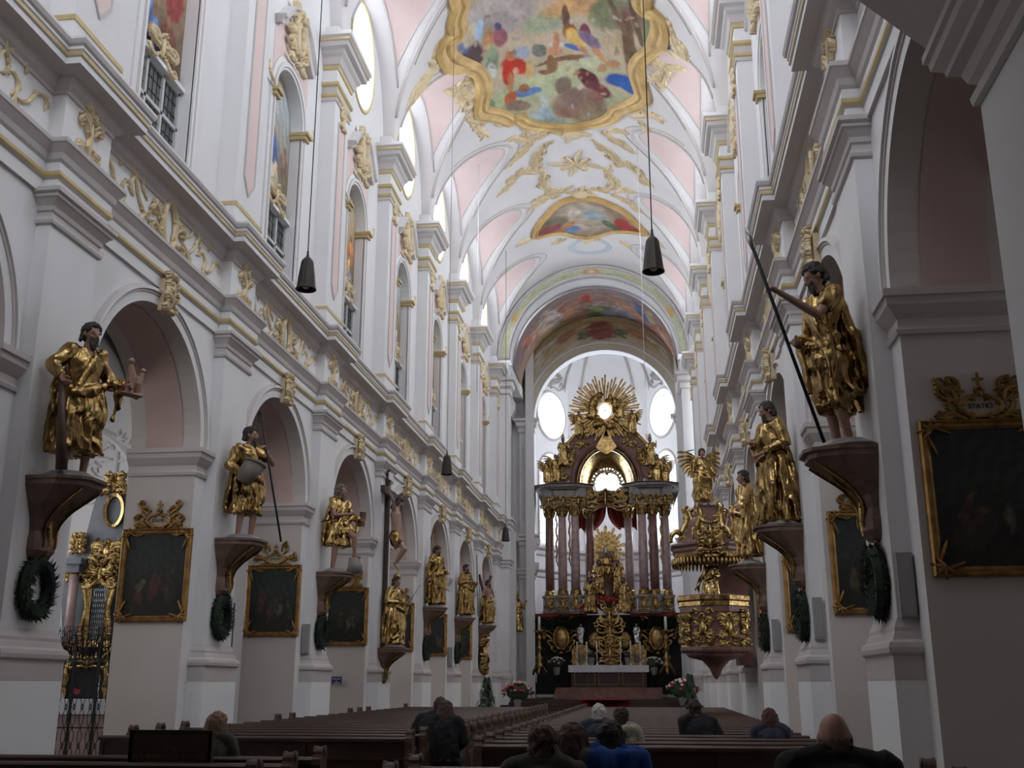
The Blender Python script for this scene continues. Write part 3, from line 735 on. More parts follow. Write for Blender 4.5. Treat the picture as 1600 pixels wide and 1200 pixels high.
# painted spandrels over the apse arch
def spandrel(u, v):
    t = PI * (1 - u); r0 = AR + .53; x = AX + r0 * math.cos(t); z = AZ + r0 * math.sin(t)
    R1 = 4.72; xx = XC + .1 + R1 * math.cos(t); zz = VS + R1 * math.sin(t)
    return (x + (xx - x) * v, AY - .03, z + (zz - z) * v)
sb = [(.5, .5, .06, .42, 0, (142, 92, 82), 1), (.5, .95, .07, .12, 0, (190, 165, 110), .8), (.2, .5, .03, .35, 0, (196, 192, 180), .9), (.8, .5, .03, .35, 0, (196, 192, 180), .9), (.27, .7, .03, .2, 30, (205, 205, 205), .9), (.73, .7, .03, .2, -30, (205, 205, 205), .9),
      (.35, .6, .05, .15, 0, (170, 110, 90), .8), (.65, .6, .05, .15, 0, (170, 110, 90), .8), (.42, .4, .02, .2, 0, (90, 115, 95), .9), (.58, .4, .02, .2, 0, (90, 115, 95), .9), (.12, .5, .05, .4, 0, (175, 160, 125), .7), (.88, .5, .05, .4, 0, (160, 150, 120), .7)]
struct(painted_grid('trim_apse_spandrel', spandrel, 200, 24, lambda U, V: paint(U, V, [(0, (196, 192, 178)), (.4, (185, 168, 132)), (1, (165, 145, 110))], sb, 31, .012, 4, .12), M['fresco']), 'painted spandrel with cartouche above the apse arch')

# apse: facets with tall and oval windows
AC = (AX, 63.0); APR = 4.5
def facet(phi, half):
    t = math.radians(phi); h = math.radians(half)
    p = Vector((AC[0] + APR * math.sin(t) * math.cos(h), AC[1] + APR * math.cos(t) * math.cos(h), 0))
    tx = Vector((math.cos(t), -math.sin(t), 0)); nrm = Vector((math.sin(t), math.cos(t), 0))
    return (lambda a, b, d: tuple(p + tx * a + nrm * d + Vector((0, 0, b)))), APR * math.sin(h)
mbw = MB()
for phi, half in ((-98, 14), (-59, 25), (-28, 6), (0, 22), (28, 6), (59, 25), (98, 14)):
    mp, hw = facet(phi, half)
    if half > 20:
        ww, z0, zt = (1.28 if phi else 1.05), (9.7 if phi else 12.6), (15.3 if phi else 15.9)
        for sg in (-1, 1):
            poly = [(sg * hw, 0), (0, 0), (0, z0), (sg * ww, z0), (sg * ww, zt - ww)] + [(sg * ww * math.cos(t), zt - ww + ww * math.sin(t)) for t in [PI / 2 * i / 8 for i in range(1, 9)]]
            if phi: poly += [(sg * 1.42 * math.sin(t), 17.78 - 1.46 * math.cos(t)) for t in [PI * i / 20 for i in range(21)]]
            poly += [(0, 22), (sg * hw, 22)]
            mbw.slab(poly, 0, .55, mp, 0)
        NW[0] += 1; r = empty('window_%d' % NW[0], (0, 0, 0)); struct(r, 'tall arched apse window' if phi else 'central apse window behind the high altar')
        mb = MB(); mb.slab([(-1.32, z0 - .03), (1.32, z0 - .03), (1.32, zt + .03), (-1.32, zt + .03)], .50, .51, mp); mb.build('pane', M['glass'], r)
        mb = MB()
        for q in (-.5, 0, .5): mb.slab([(q - .012, z0), (q + .012, z0), (q + .012, zt), (q - .012, zt)], .46, .49, mp)
        zz = z0 + .7
        while zz < zt: mb.slab([(-ww, zz - .012), (ww, zz - .012), (ww, zz + .012), (-ww, zz + .012)], .46, .49, mp); zz += .7
        mb.build('glazing_bars', M['lead'], r)
        mb = MB(); mb.sweep([(-ww, z0), (-ww, zt - ww)] + [(-ww * math.cos(t), zt - ww + ww * math.sin(t)) for t in [PI * i / 16 for i in range(1, 16)]] + [(ww, zt - ww), (ww, z0)], [(0, .02), (0, -.06), (-.10, -.08), (-.16, -.02), (-.2, .02)], mp, mats=[0, 1, 1, 0]); mb.build('frame', [M['plaster'], M['stucco']], r)
        if phi:
            NW[0] += 1; r = empty('window_%d' % NW[0], (0, 0, 0)); struct(r, 'oval window high in the apse')
            mb = MB(); mb.slab([(-1.5, 16.2), (1.5, 16.2), (1.5, 19.3), (-1.5, 19.3)], .51, .52, mp); mb.build('pane', M['glass'], r)
            mb = MB(); mb.sweep([(1.42 * math.cos(t), 17.78 + 1.46 * math.sin(t)) for t in [2 * PI * i / 32 for i in range(32)]], [(0, .02), (0, -.08), (.12, -.10), (.2, .02)], mp, closed=True, mats=[0, 1, 1]); mb.build('frame', [M['plaster'], M['stucco']], r)
    else:
        mbw.slab([(-hw - .06, 0), (hw + .06, 0), (hw + .06, 22), (-hw - .06, 22)], 0, .5, mp, 0)
        if half == 6:
            mbw.slab([(-hw * .8, 9.5), (hw * .8, 9.5), (hw * .8, 16.8), (-hw * .8, 16.8)], -.14, .01, mp, 0)
    if half == 25: rocaille(mbw, lambda a, b, h: mp(a, 20.0 + b, -h - .02), 2.4, .9, 5, .12, n=5, w=.05, m=1)
    for z0, sc in ((7.6, 1.0), (8.9, 1.3)):
        mbw.sweep([(-hw - .02, 0), (hw + .02, 0)], [(0, z0), (.08 * sc, z0 + .1), (.1 * sc, z0 + .3), (.25 * sc, z0 + .45), (.27 * sc, z0 + .6), (0, z0 + .65)], lambda a, b, h: mp(a, h, b), mats=[1, 0, 1, 0, 1])
struct(mbw.build('wall_apse', [M['plaster'], M['stucco']]), 'polygonal apse wall')
mb = MB(True)
mb.grid([[(AC[0] + (APR + .1) * math.cos(el) * math.sin(az), AC[1] + (APR + .1) * math.cos(el) * math.cos(az), 18.9 + 4.0 * math.sin(el)) for az in [math.radians(-100 + 200 * i / 40) for i in range(41)]] for el in [PI / 2 * j / 16 for j in range(17)]])
for az in (-82, -38, -22, 22, 38, 82):
    a = math.radians(az)
    mb.tube([(AC[0] + APR * math.cos(el) * math.sin(a), AC[1] + APR * math.cos(el) * math.cos(a), 18.9 + 3.95 * math.sin(el)) for el in [PI / 2 * j / 12 for j in range(13)]], .06, 1, 6)
struct(mb.build('ceiling_apse', [M['plaster'], M['stucco']]), 'half dome of the apse')
def lm(s):                                                 # local wall frame: x into the nave
    return lambda a, b, h: (-s * h, a, b)

LANDMARK = {-1: {-2: 'behind camera', -1: 'nearest left picture edge', 0: 'between club and basket statues', 1: 'between basket and sword statues', 2: 'between sword statue and crucifix',
                 3: 'first past the crucifix', 4: 'second past the crucifix', 5: 'third past the crucifix', 6: 'last before the choir'},
            1: {-2: 'behind camera', -1: 'nearest right picture edge', 0: 'by the spear statue', 1: 'by the robed bearded statue', 2: 'by the pointing statue', 3: 'at the pulpit', 4: 'first past the pulpit', 5: 'second past the pulpit', 6: 'last before the choir'}}
ORD = ['first', 'second', 'third', 'fourth', 'fifth', 'sixth', 'seventh', 'eighth', 'ninth', 'tenth']
def repeat(proto_fn, s, ks, name, labelfn, cat, grp, locfn):
    base = None
    for k in ks:
        if base is None:
            base = proto_fn(); o = base
        else: o = copy_tree(base)
        o.location = locfn(k); o.name = name
        tag(o, labelfn(k), cat, grp)
def wallname(s): return 'left' if s < 0 else 'right'
for s in (-1, 1):
    cen = lambda k: Y0[s] + 3.72 + 6 * k; mp = lm(s)
    kr = range(-1, K1 + 1) if s < 0 else range(0, K1 + 1)
    def p1():
        mb = MB(); rocaille(mb, mp, .62, 1.30, 11, .09, n=5, opening=(.25, .42), w=.032); return mb.build('gilded_cartouche', M['stuccogold'])
    repeat(p1, s, kr, 'gilded_cartouche', lambda k: 'gold open cartouche on %s frieze, %s' % (wallname(s), LANDMARK[s][k]), 'cartouche', 'gilded cartouches on the %s frieze' % wallname(s), lambda k: (X_(s, UW - .02), cen(k), 8.95))
    for sd in (-1, 1):
        def p2():
            mb = MB(); mq = lambda a, b, h: mp(sd * a, b, h)
            for j in range(7):
                L = [1.6, 1.5, 1.1, 1.0, .8, .7, .9][j]; a_ = [0, .02, .25, .35, .7, .9, 1.05][j]
                leafy(mb, heading_curve(a_, (j % 3 - 1) * .13, (j % 3 - 1) * .35, L, lambda t: [3, -3, 2.5, -4, 5, -5, 3][j] * (1 if t < .5 else -1) * (1 + 2 * (t > .8)) / L, 20), .024, mq, .05, 40 + j, dens=1.0, ll=4.5)
            return mb.build('gilded_garland', M['stuccogold'])
        repeat(p2, s, kr, 'gilded_garland', lambda k: 'gilded garland on %s frieze, %s side of cartouche, %s' % (wallname(s), 'far' if sd > 0 else 'near', LANDMARK[s][k]), 'garland', 'gilded garlands on the %s frieze' % wallname(s), lambda k: (X_(s, UW - .01), cen(k) + sd * .5, 8.93))
    def p3():
        mb = MB(); rocaille(mb, mp, .52, .80, 23, .10, n=6, w=.026); return mb.build('gilded_ornament', M['stuccogold'])
    pk = range(0 if s < 0 else 0, K1 + 2)
    repeat(p3, s, pk, 'gilded_ornament', lambda k: 'gilded shell on %s frieze block over the %s pier from the front' % (wallname(s), ORD[k]), 'ornament', 'gilded ornaments over the %s piers' % wallname(s), lambda k: (X_(s, UP - .01), Y0[s] + .72 + 6 * k, 8.9))
    def p4():
        mb = MB(); rocaille(mb, lambda a, b, h: mp(a, b, h + .05 + .10 * math.cos(3 * b)), .34, .72, 5, .12, n=5, w=.028)
        mb.box(*sorted((0, -s * .10)), -.11, .11, -.3, .25); return mb.build('keystone_ornament', M['stuccogold'])
    repeat(p4, s, kr, 'keystone_ornament', lambda k: 'gilded keystone of %s arcade arch, %s' % (wallname(s), LANDMARK[s][k]), 'ornament', 'keystone shells of the %s arcade' % wallname(s), lambda k: (X_(s, UW - .04), cen(k), 7.72))
    def p5():
        r = empty('hood_cartouche', (0, 0, 0))
        mb = MB(); rocaille(mb, lambda a, b, h: mp(a, b, h + .12), .64, 1.55, 71, .15, n=8, opening=(.26, .40), w=.036); mb.build('scrollwork', M['stuccogold'], r)
        mb = MB(); mb.slab([(.27 * math.cos(t), .43 * math.sin(t)) for t in [2 * PI * i / 20 for i in range(20)]], 0, .14, mp); mb.build('shield', mat('rose_field', (.55, .42, .38), .6), r)
        return r
    repeat(p5, s, kr, 'hood_cartouche', lambda k: 'gold framed rose cartouche over %s niche, %s' % (wallname(s), LANDMARK[s][k]), 'cartouche', 'cartouches over the %s clerestory niches' % wallname(s), lambda k: (X_(s, UC), cen(k), 16.45))
    def p6():
        mb = MB(); rocaille(mb, lambda a, b, h: mp(a, b, h), .95, .5, 13, .10, n=4, w=.035); return mb.build('transom_ornament', M['stuccogold'])
    repeat(p6, s, kr, 'transom_ornament', lambda k: 'gilded scrollwork on %s window transom, %s' % (wallname(s), LANDMARK[s][k]), 'ornament', 'gilded scrollwork on the %s window transoms' % wallname(s), lambda k: (X_(s, 5.68), cen(k), 12.42))
    def p7():
        mb = MB(); rocaille(mb, mp, .36, .66, 29, .10, n=5, w=.032); return mb.build('pilaster_ornament', M['stuccogold'])
    repeat(p7, s, pk, 'pilaster_ornament', lambda k: 'small gilded shell on %s upper pilaster, %s from the front' % (wallname(s), ORD[k]), 'ornament', 'shells on the %s clerestory pilasters' % wallname(s), lambda k: (X_(s, UCP - .02), Y0[s] + .72 + 6 * k, 15.95))
    def p8():
        mb = MB()
        leafy(mb, heading_curve(-1.15, -.2, PI / 2, .8, lambda t: (4 if t < .5 else -5), 10), .04, mp, .07, 3, ll=2.5); leafy(mb, heading_curve(1.15, -.2, PI / 2, .8, lambda t: (-4 if t < .5 else 5), 10), .04, mp, .07, 4, ll=2.5)
        return mb.build('niche_flame_ornament', M['stuccogold'])
    repeat(p8, s, kr, 'niche_flame_ornament', lambda k: 'gilded flames beside %s niche arch, %s' % (wallname(s), LANDMARK[s][k]), 'ornament', 'gilded flames beside the %s niches' % wallname(s), lambda k: (X_(s, UC - .08), cen(k), 14.6))

# ------------------------------------------------------------------ niche frescoes
PALS = [[(110, 70, 55), (150, 60, 60), (90, 115, 160), (170, 140, 105)], [(130, 105, 90), (70, 95, 150), (165, 90, 90), (190, 175, 150)], [(175, 90, 70), (190, 130, 90), (110, 140, 170), (200, 170, 120)],
        [(150, 130, 100), (120, 110, 100), (190, 175, 150), (170, 120, 90)], [(180, 110, 75), (80, 110, 160), (200, 160, 110), (150, 60, 50)], [(160, 130, 100), (190, 150, 110), (120, 120, 130), (170, 90, 70)]]
for s in (-1, 1):
    for k in range(-1, K1 + 1):
        r_, c = NICHE[(s, k)]
        pal = PALS[(k + 6) % 6]; sd = 60 + k * 3 + (s > 0) * 40
        sky = [(0, (120, 110, 92)), (.3, (140, 128, 108)), (.55, (168, 165, 155)), (.8, (176, 184, 190)), (1, (186, 176, 150))] if k % 2 else [(0, (105, 90, 78)), (.35, (145, 120, 100)), (.6, (185, 160, 130)), (1, (195, 185, 160))]
        bl = crowd(sd, 7, (.2, .8), pal, (.08, .14)) if False else []
        rr = random.Random(sd)
        for i in range(7):
            u = rr.uniform(.2, .8); v = rr.uniform(.10, .55); h = rr.uniform(.07, .13); cc = rr.choice(pal); an = rr.uniform(-25, 25)
            bl += [(u, v, h * 1.4, h, an, cc, .9), (u + .03, v + h * .5, h * .7, h * .5, an + 30, tuple(min(255, int(q * 1.3)) for q in cc), .7), (u + rr.uniform(-.05, .05), v + h * 1.15, .045, .028, 0, (150, 112, 88), .9)]
        bl += [(.3 + .4 * rr.random(), .75, .25, .06, rr.uniform(-20, 20), (196, 190, 178), .6), (.5 + .2 * rr.random(), .88, .2, .05, 20, (170, 175, 185), .6)]
        def msk(u, v):
            a = (u - .5) * 1.96; z = 12.2 + v * 3.35
            return z < 14.5 or a * a + ((z - 14.5) / 1.03) ** 2 < .985 ** 2
        mpf = lambda u, v: (X_(s, 5.77), c + (u - .5) * 1.96, 12.2 + v * 3.35)
        if (s > 0 and k < 0): continue
        o = painted_grid('fresco', mpf, 44, 84, lambda U, V: paint(U, V, sky, bl, sd, .03, 1.3, .12, .6), M['fresco'], mask=msk)
        tag(o, 'arched figure fresco in %s niche, %s' % (wallname(s), LANDMARK[s][k]), 'fresco', 'niche frescoes of the %s clerestory' % wallname(s))

# ------------------------------------------------------------------ ceiling frescoes and their gilded frames
def vault_hit(px, py):
    r = ray(px, py); t = 15.0; o0 = Vector((0, 0, EYE))
    while t < 120:
        p = o0 + r * t
        if abs(p.x - XC) < 5.5 and p.z > vz(p.x, p.y): break
        t += .25
    lo, hi = t - .25, t
    for _ in range(14):
        m = (lo + hi) / 2; p = o0 + r * m
        if p.z > vz(p.x, p.y): hi = m
        else: lo = m
    p = o0 + r * hi
    return (p.x, p.y)
def vmap(a, b, h):
    n = vnormal(a, b); return (a + n.x * h, b + n.y * h, vz(a, b) + n.z * h)
def inside(poly):
    P = np.array(poly)
    def f(x, y):
        c = False; j = len(P) - 1
        for i in range(len(P)):
            if (P[i][1] > y) != (P[j][1] > y) and x < (P[j][0] - P[i][0]) * (y - P[i][1]) / (P[j][1] - P[i][1]) + P[i][0]: c = not c
            j = i
        return c
    return f
def smooth_poly(p, it=2, closed=True):
    for _ in range(it):
        q = []
        n = len(p)
        for i in range(n if closed else n - 1):
            a, b = p[i], p[(i + 1) % n]
            q += [(a[0] * .75 + b[0] * .25, a[1] * .75 + b[1] * .25), (a[0] * .25 + b[0] * .75, a[1] * .25 + b[1] * .75)]
        p = q
    return p
def px_blobs(bl, x0, x1, y0, y1):
    out = []
    for px, py, rx, ry, an, c, st in bl:
        p = vault_hit(px, py); ca, sa = math.cos(math.radians(an)), math.sin(math.radians(an))
        q = vault_hit(px + rx * ca, py - rx * sa); r = vault_hit(px + ry * sa, py + ry * ca)
        ax = Vector(((q[0] - p[0]) / (x1 - x0), (q[1] - p[1]) / (y1 - y0))); bx = Vector(((r[0] - p[0]) / (x1 - x0), (r[1] - p[1]) / (y1 - y0)))
        out.append(((p[0] - x0) / (x1 - x0), (p[1] - y0) / (y1 - y0), ax.length, bx.length, math.degrees(math.atan2(ax.y, ax.x)), c, st))
    return out
o1 = [(722, 0), (714, 20), (711, 35), (716, 55), (694, 64), (692, 80), (703, 96), (720, 101), (742, 105), (753, 118), (756, 140), (750, 160), (750, 174), (772, 176), (790, 181), (797, 187), (809, 180), (822, 191), (857, 196), (893, 197), (936, 190), (959, 180), (963, 169),
      (980, 165), (1007, 154), (1003, 138), (995, 115), (998, 92), (1018, 77), (1032, 60), (1035, 40), (1026, 22), (1006, 16), (1003, 0)]
w1 = [vault_hit(*q) for q in o1]
w1 = [(-6.0, 23.0)] + w1 + [(.85, 23.0)]
w1s = smooth_poly(w1, 2)
f1 = inside(w1s)
x0, x1, y0_, y1 = min(p[0] for p in w1) - .1, max(p[0] for p in w1) + .1, 22.9, max(p[1] for p in w1) + .1
B1 = [(780, 30, 60, 26, 25, (172, 160, 158), .9), (762, 8, 40, 14, 20, (190, 182, 176), .8), (850, 30, 34, 16, 10, (172, 178, 150), .9), (905, 4, 60, 16, 0, (205, 160, 110), .9), (945, 14, 34, 16, 0, (212, 168, 120), .8),
      (960, 20, 40, 26, 0, (120, 130, 100), .9), (1012, 40, 22, 26, 0, (130, 142, 105), .95), (985, 28, 26, 20, 0, (150, 70, 85), .5), (968, 62, 20, 16, 0, (196, 176, 140), .8),
      (820, 140, 80, 18, 10, (184, 190, 150), .9), (900, 110, 70, 18, 12, (186, 192, 155), .9), (790, 165, 30, 14, 0, (165, 175, 135), .8), (960, 150, 45, 10, -20, (175, 180, 145), .8),
      (736, 84, 20, 18, 30, (92, 70, 72), .95), (722, 72, 10, 8, 0, (90, 120, 170), .8), (733, 52, 10, 20, -35, (214, 200, 172), .9), (746, 44, 6, 16, -15, (170, 195, 222), .9),
      (778, 56, 14, 14, 0, (150, 85, 95), .9), (776, 40, 6, 6, 0, (95, 90, 120), 1), (760, 62, 8, 18, 0, (180, 130, 80), .85), (766, 92, 12, 22, 0, (140, 158, 130), .9), (765, 108, 8, 12, 0, (206, 206, 206), .9),
      (804, 100, 22, 13, -8, (190, 62, 44), 1), (792, 114, 10, 14, 20, (186, 55, 40), 1), (797, 86, 9, 7, 0, (190, 120, 80), .9), (796, 125, 5, 16, 0, (190, 130, 90), .8), (815, 80, 14, 10, 0, (160, 170, 195), .8), (827, 106, 6, 12, 0, (205, 165, 110), .9),
      (842, 76, 12, 10, 0, (105, 115, 110), .9), (870, 66, 14, 6, 0, (214, 210, 200), .95), (866, 76, 14, 8, 0, (205, 150, 115), .9), (868, 60, 6, 14, -20, (196, 140, 105), .9), (884, 24, 7, 18, 0, (110, 80, 62), .95), (890, 44, 12, 12, 0, (140, 90, 62), .9),
      (897, 52, 16, 9, -30, (225, 180, 90), 1), (906, 58, 16, 6, -35, (230, 190, 110), .9), (916, 46, 10, 10, -30, (118, 62, 72), 1), (922, 58, 22, 8, -38, (140, 120, 150), .95), (898, 70, 18, 4, -15, (80, 115, 180), .95), (912, 74, 14, 4, -40, (200, 145, 110), .9), (938, 82, 16, 4, -50, (200, 140, 105), .9),
      (880, 88, 44, 4, 6, (135, 98, 72), 1), (862, 100, 10, 12, 0, (150, 112, 85), 1), (859, 88, 5, 5, 0, (150, 95, 65), 1), (852, 110, 12, 4, 0, (130, 92, 66), .9),
      (986, 84, 10, 60, -2, (116, 92, 72), 1), (965, 20, 4, 40, 25, (120, 95, 75), .9), (995, 30, 5, 40, 0, (110, 85, 68), .9), (958, 96, 12, 6, 0, (190, 135, 100), .9), (942, 102, 8, 6, 0, (190, 140, 110), .9),
      (968, 122, 22, 9, -12, (58, 96, 170), 1), (988, 136, 20, 6, -28, (60, 105, 185), 1), (920, 120, 22, 12, -30, (104, 50, 58), 1), (936, 136, 24, 8, -25, (110, 55, 62), 1), (912, 108, 7, 6, 0, (110, 62, 60), 1), (900, 112, 8, 3, 30, (190, 130, 95), .8), (912, 142, 8, 4, 0, (176, 160, 180), .8),
      (905, 158, 44, 22, 0, (138, 112, 98), .95), (880, 130, 14, 12, 30, (128, 104, 92), .9), (930, 178, 34, 12, 0, (140, 122, 96), .9), (890, 172, 20, 8, 0, (150, 110, 95), .8), (930, 148, 14, 8, 0, (150, 100, 88), .7),
      (822, 140, 24, 6, 10, (98, 128, 190), .95), (795, 150, 12, 8, 35, (190, 98, 60), .95), (818, 134, 10, 6, 20, (170, 112, 66), .9), (808, 162, 20, 9, 0, (140, 110, 98), .9), (852, 176, 12, 16, 20, (160, 180, 190), .95), (830, 184, 20, 8, 0, (165, 190, 200), .9), (860, 186, 26, 6, 0, (150, 160, 160), .8), (762, 160, 8, 8, 0, (120, 140, 110), .8), (850, 152, 6, 12, 20, (190, 200, 200), .8)]
rb_ = random.Random(77)
for i in range(90):
    qx, qy = rb_.uniform(705, 1030), rb_.uniform(20, 185)
    B1.append((qx, qy, rb_.uniform(2, 6), rb_.uniform(1.5, 5), rb_.uniform(-60, 60), rb_.choice([(206, 190, 160), (150, 120, 96), (176, 180, 150), (120, 100, 90), (196, 150, 115), (150, 165, 185), (214, 206, 190)]), .55))
bb = px_blobs(B1, x0, x1, y0_, y1)
o = painted_grid('ceiling_fresco', lambda u, v: vmap(x0 + (x1 - x0) * u, y0_ + (y1 - y0_) * v, .09), 230, 330,
                 lambda U, V: paint(U, V, [(0, (180, 170, 160)), (.4, (186, 172, 158)), (.62, (196, 176, 150)), (1, (176, 180, 150))], bb, 4, .0035, 2.0, .09), M['fresco'],
                 mask=lambda u, v: f1(x0 + (x1 - x0) * u, y0_ + (y1 - y0_) * v))
tag(o, 'large colourful ceiling fresco of a crucifixion scene in a curved gold frame', 'fresco')
def vframe(name, poly, w, label, cat='picture frame'):
    mb = MB()
    mb.sweep(poly, [(-w, 0.0), (-w, .14), (-w * .6, .22), (-w * .35, .15), (0, .13), (w * .3, .20), (w * .6, .14), (w, .12), (w, 0)], vmap, closed=True, m=0, smooth=True)
    return mb
mb = vframe('ceiling_fresco_frame', w1s, .30, '')
o = mb.build('ceiling_fresco_frame', mat('ochre_gilt_frame', (.70, .48, .20), .5, .15, col2=(.50, .32, .12), noise_scale=2)); tag(o, 'broad curving ochre gold frame around the large ceiling fresco', 'frame')
o2 = [(832, 372), (838, 352), (856, 332), (866, 320), (884, 310), (910, 306), (936, 310), (958, 319), (980, 331), (1000, 352), (1014, 366), (994, 361), (955, 360), (940, 365), (919, 369), (895, 367), (877, 361), (856, 364)]
w2 = smooth_poly([vault_hit(*q) for q in o2], 2); f2 = inside(w2)
a0, a1, b0, b1 = min(p[0] for p in w2), max(p[0] for p in w2), min(p[1] for p in w2), max(p[1] for p in w2)
B2 = [(912, 335, 40, 22, 0, (186, 170, 152), .9), (928, 334, 16, 9, 0, (160, 172, 178), 1), (928, 346, 14, 5, 0, (175, 160, 135), 1), (860, 350, 20, 12, 0, (120, 118, 96), .8), (862, 356, 8, 7, 0, (160, 80, 90), .9), (886, 352, 8, 8, 0, (196, 130, 70), .9), (894, 356, 12, 5, 0, (110, 140, 190), .95),
      (974, 350, 14, 10, -20, (170, 66, 60), 1), (990, 356, 8, 5, 0, (160, 60, 70), .9), (955, 350, 8, 8, 0, (90, 115, 85), .9), (846, 358, 8, 6, 0, (150, 90, 80), .8), (896, 330, 10, 6, 0, (214, 204, 190), .8)]
bb2 = px_blobs(B2, a0, a1, b0, b1)
o = painted_grid('ceiling_fresco', lambda u, v: vmap(a0 + (a1 - a0) * u, b0 + (b1 - b0) * v, .09), 130, 90, lambda U, V: paint(U, V, [(0, (150, 125, 110)), (1, (168, 146, 130))], bb2, 14, .006, 2, .10), M['fresco'],
                 mask=lambda u, v: f2(a0 + (a1 - a0) * u, b0 + (b1 - b0) * v))
tag(o, 'small arched ceiling fresco with a barred window and reclining figures', 'fresco')
mb = vframe('f', w2, .13, ''); o = mb.build('ceiling_fresco_frame', bpy.data.materials['ochre_gilt_frame']); tag(o, 'thin gold frame around the small arched ceiling fresco', 'frame')

VORN = [ # (name part, pixel polyline sampled onto the vault, half width)
    [(868, 216), (850, 229), (836, 244), (836, 260), (812, 270), (796, 288), (780, 304)], [(836, 260), (850, 270), (846, 284), (858, 296), (880, 298), (895, 288)], [(812, 270), (830, 268), (848, 272)],
    [(919, 213), (934, 225), (955, 238), (964, 252), (985, 258), (1000, 274), (1022, 294)], [(960, 252), (946, 268), (962, 282), (955, 294), (937, 298), (916, 290)], [(985, 258), (1000, 262)],
    [(783, 222), (804, 214), (824, 218), (838, 212), (846, 208)], [(792, 264), (806, 246), (822, 230), (832, 216)], [(940, 203), (952, 214), (970, 224), (994, 240)], [(944, 206), (962, 202), (980, 206)],
    [(825, 316), (844, 308), (856, 305), (864, 306)], [(820, 330), (838, 320), (856, 308)], [(952, 300), (968, 308), (986, 318), (1000, 330)], [(958, 300), (974, 296), (990, 300)],
    [(800, 388), (820, 376), (834, 372)], [(1012, 366), (1026, 374), (1032, 384)], [(858, 384), (868, 378), (876, 374)], [(962, 374), (978, 380), (990, 390)],
    [(722, 184), (740, 190), (760, 186), (784, 190), (800, 196)], [(728, 182), (736, 176), (744, 178)], [(740, 195), (752, 205), (756, 214)], [(980, 186), (1000, 180), (1020, 180), (1030, 186)], [(1000, 188), (1012, 200), (1016, 208)], [(812, 196), (830, 205), (836, 200)],
    [(690, 60), (680, 78), (684, 92), (676, 106), (664, 122), (654, 132)], [(684, 92), (700, 110), (716, 116)], [(720, 128), (730, 124), (742, 132), (746, 144), (734, 152), (722, 146), (718, 134)], [(692, 144), (706, 142), (718, 140)], [(1004, 100), (1014, 94), (1030, 98), (1036, 110), (1026, 124), (1012, 120)], [(1036, 108), (1048, 106), (1058, 108)],
    [(1040, 20), (1048, 44), (1052, 62), (1060, 74), (1072, 90)], [(1040, 70), (1052, 84), (1060, 82)], [(690, 24), (700, 4)]]
mb = MB()
for i, pl in enumerate(VORN):
    p = smooth_poly([vault_hit(*q) for q in pl], 2, closed=False)
    leafy(mb, p, .16, vmap, .10, 300 + i, dens=1.2, ll=3.4)
    leafy(mb, p[::-1], .09, vmap, .13, 900 + i, dens=.6, ll=4.2)
    rq = random.Random(i * 5)
    for j in range(3, len(p) - 3, 3):
        th = math.atan2(p[j + 1][1] - p[j - 1][1], p[j + 1][0] - p[j - 1][0]); sg = rq.choice((-1, 1)); L = rq.uniform(.7, 1.3)
        leafy(mb, heading_curve(p[j][0], p[j][1], th + sg * rq.uniform(.5, 1.1), L, lambda t: -sg * (3 if t < .5 else 8) / L, 12), .085, vmap, .12, i * 50 + j, dens=.9, ll=2.8)
for c_, R_ in (((899, 255), 1.0), ((893, 207), .7), ((908, 301), .6), ((919, 371), .6)):
    q = vault_hit(*c_)
    for i in range(16):
        t = 2 * PI * i / 16; L = R_ * (1.25 if i % 4 == 0 else .8)
        stroke(mb, heading_curve(q[0], q[1], t, L, lambda z: .5 * (-1) ** i / L, 6), .10, vmap, .12, 0, h0=.01)
o = mb.build('vault_rocaille', M['stuccogold']); o['kind'] = 'structure'; o.name = 'trim_vault_rocaille'
for c_ in ((893, 207), (908, 301), (919, 371)):
    q = vault_hit(*c_); z = vz(*q)
    mb = MB(); mb.lathe([(.05, 0), (.30, 0), (.36, -.08), (.30, -.16), (.2, -.14)], (q[0], q[1], z), 0, 14); mb.lathe([(0, -.10), (.2, -.10)], (q[0], q[1], z), 1, 14)
    o = mb.build('vault_boss', [M['stuccogold'], M['black']]); tag(o, {893: 'gilded vault ring with dark hole at the foot of the large fresco', 908: 'gilded vault ring with dark hole above the small fresco', 919: 'gilded vault ring with dark hole below the small fresco'}[c_[0]], 'vault ring', 'gilded rings in the vault')
q = vault_hit(922, 384); mb = MB()
mb.sweep([(q[0] + 1.0 * math.cos(t), q[1] + .9 * math.sin(t)) for t in [2 * PI * i / 28 for i in range(28)]], [(-.12, 0), (-.1, .06), (.1, .06), (.12, 0)], vmap, closed=True, smooth=True)
o = mb.build('vault_medallion', mat('pale_blue_paint', (.55, .62, .68), .8)); tag(o, 'pale blue painted ring near the choir arch on the vault', 'medallion')
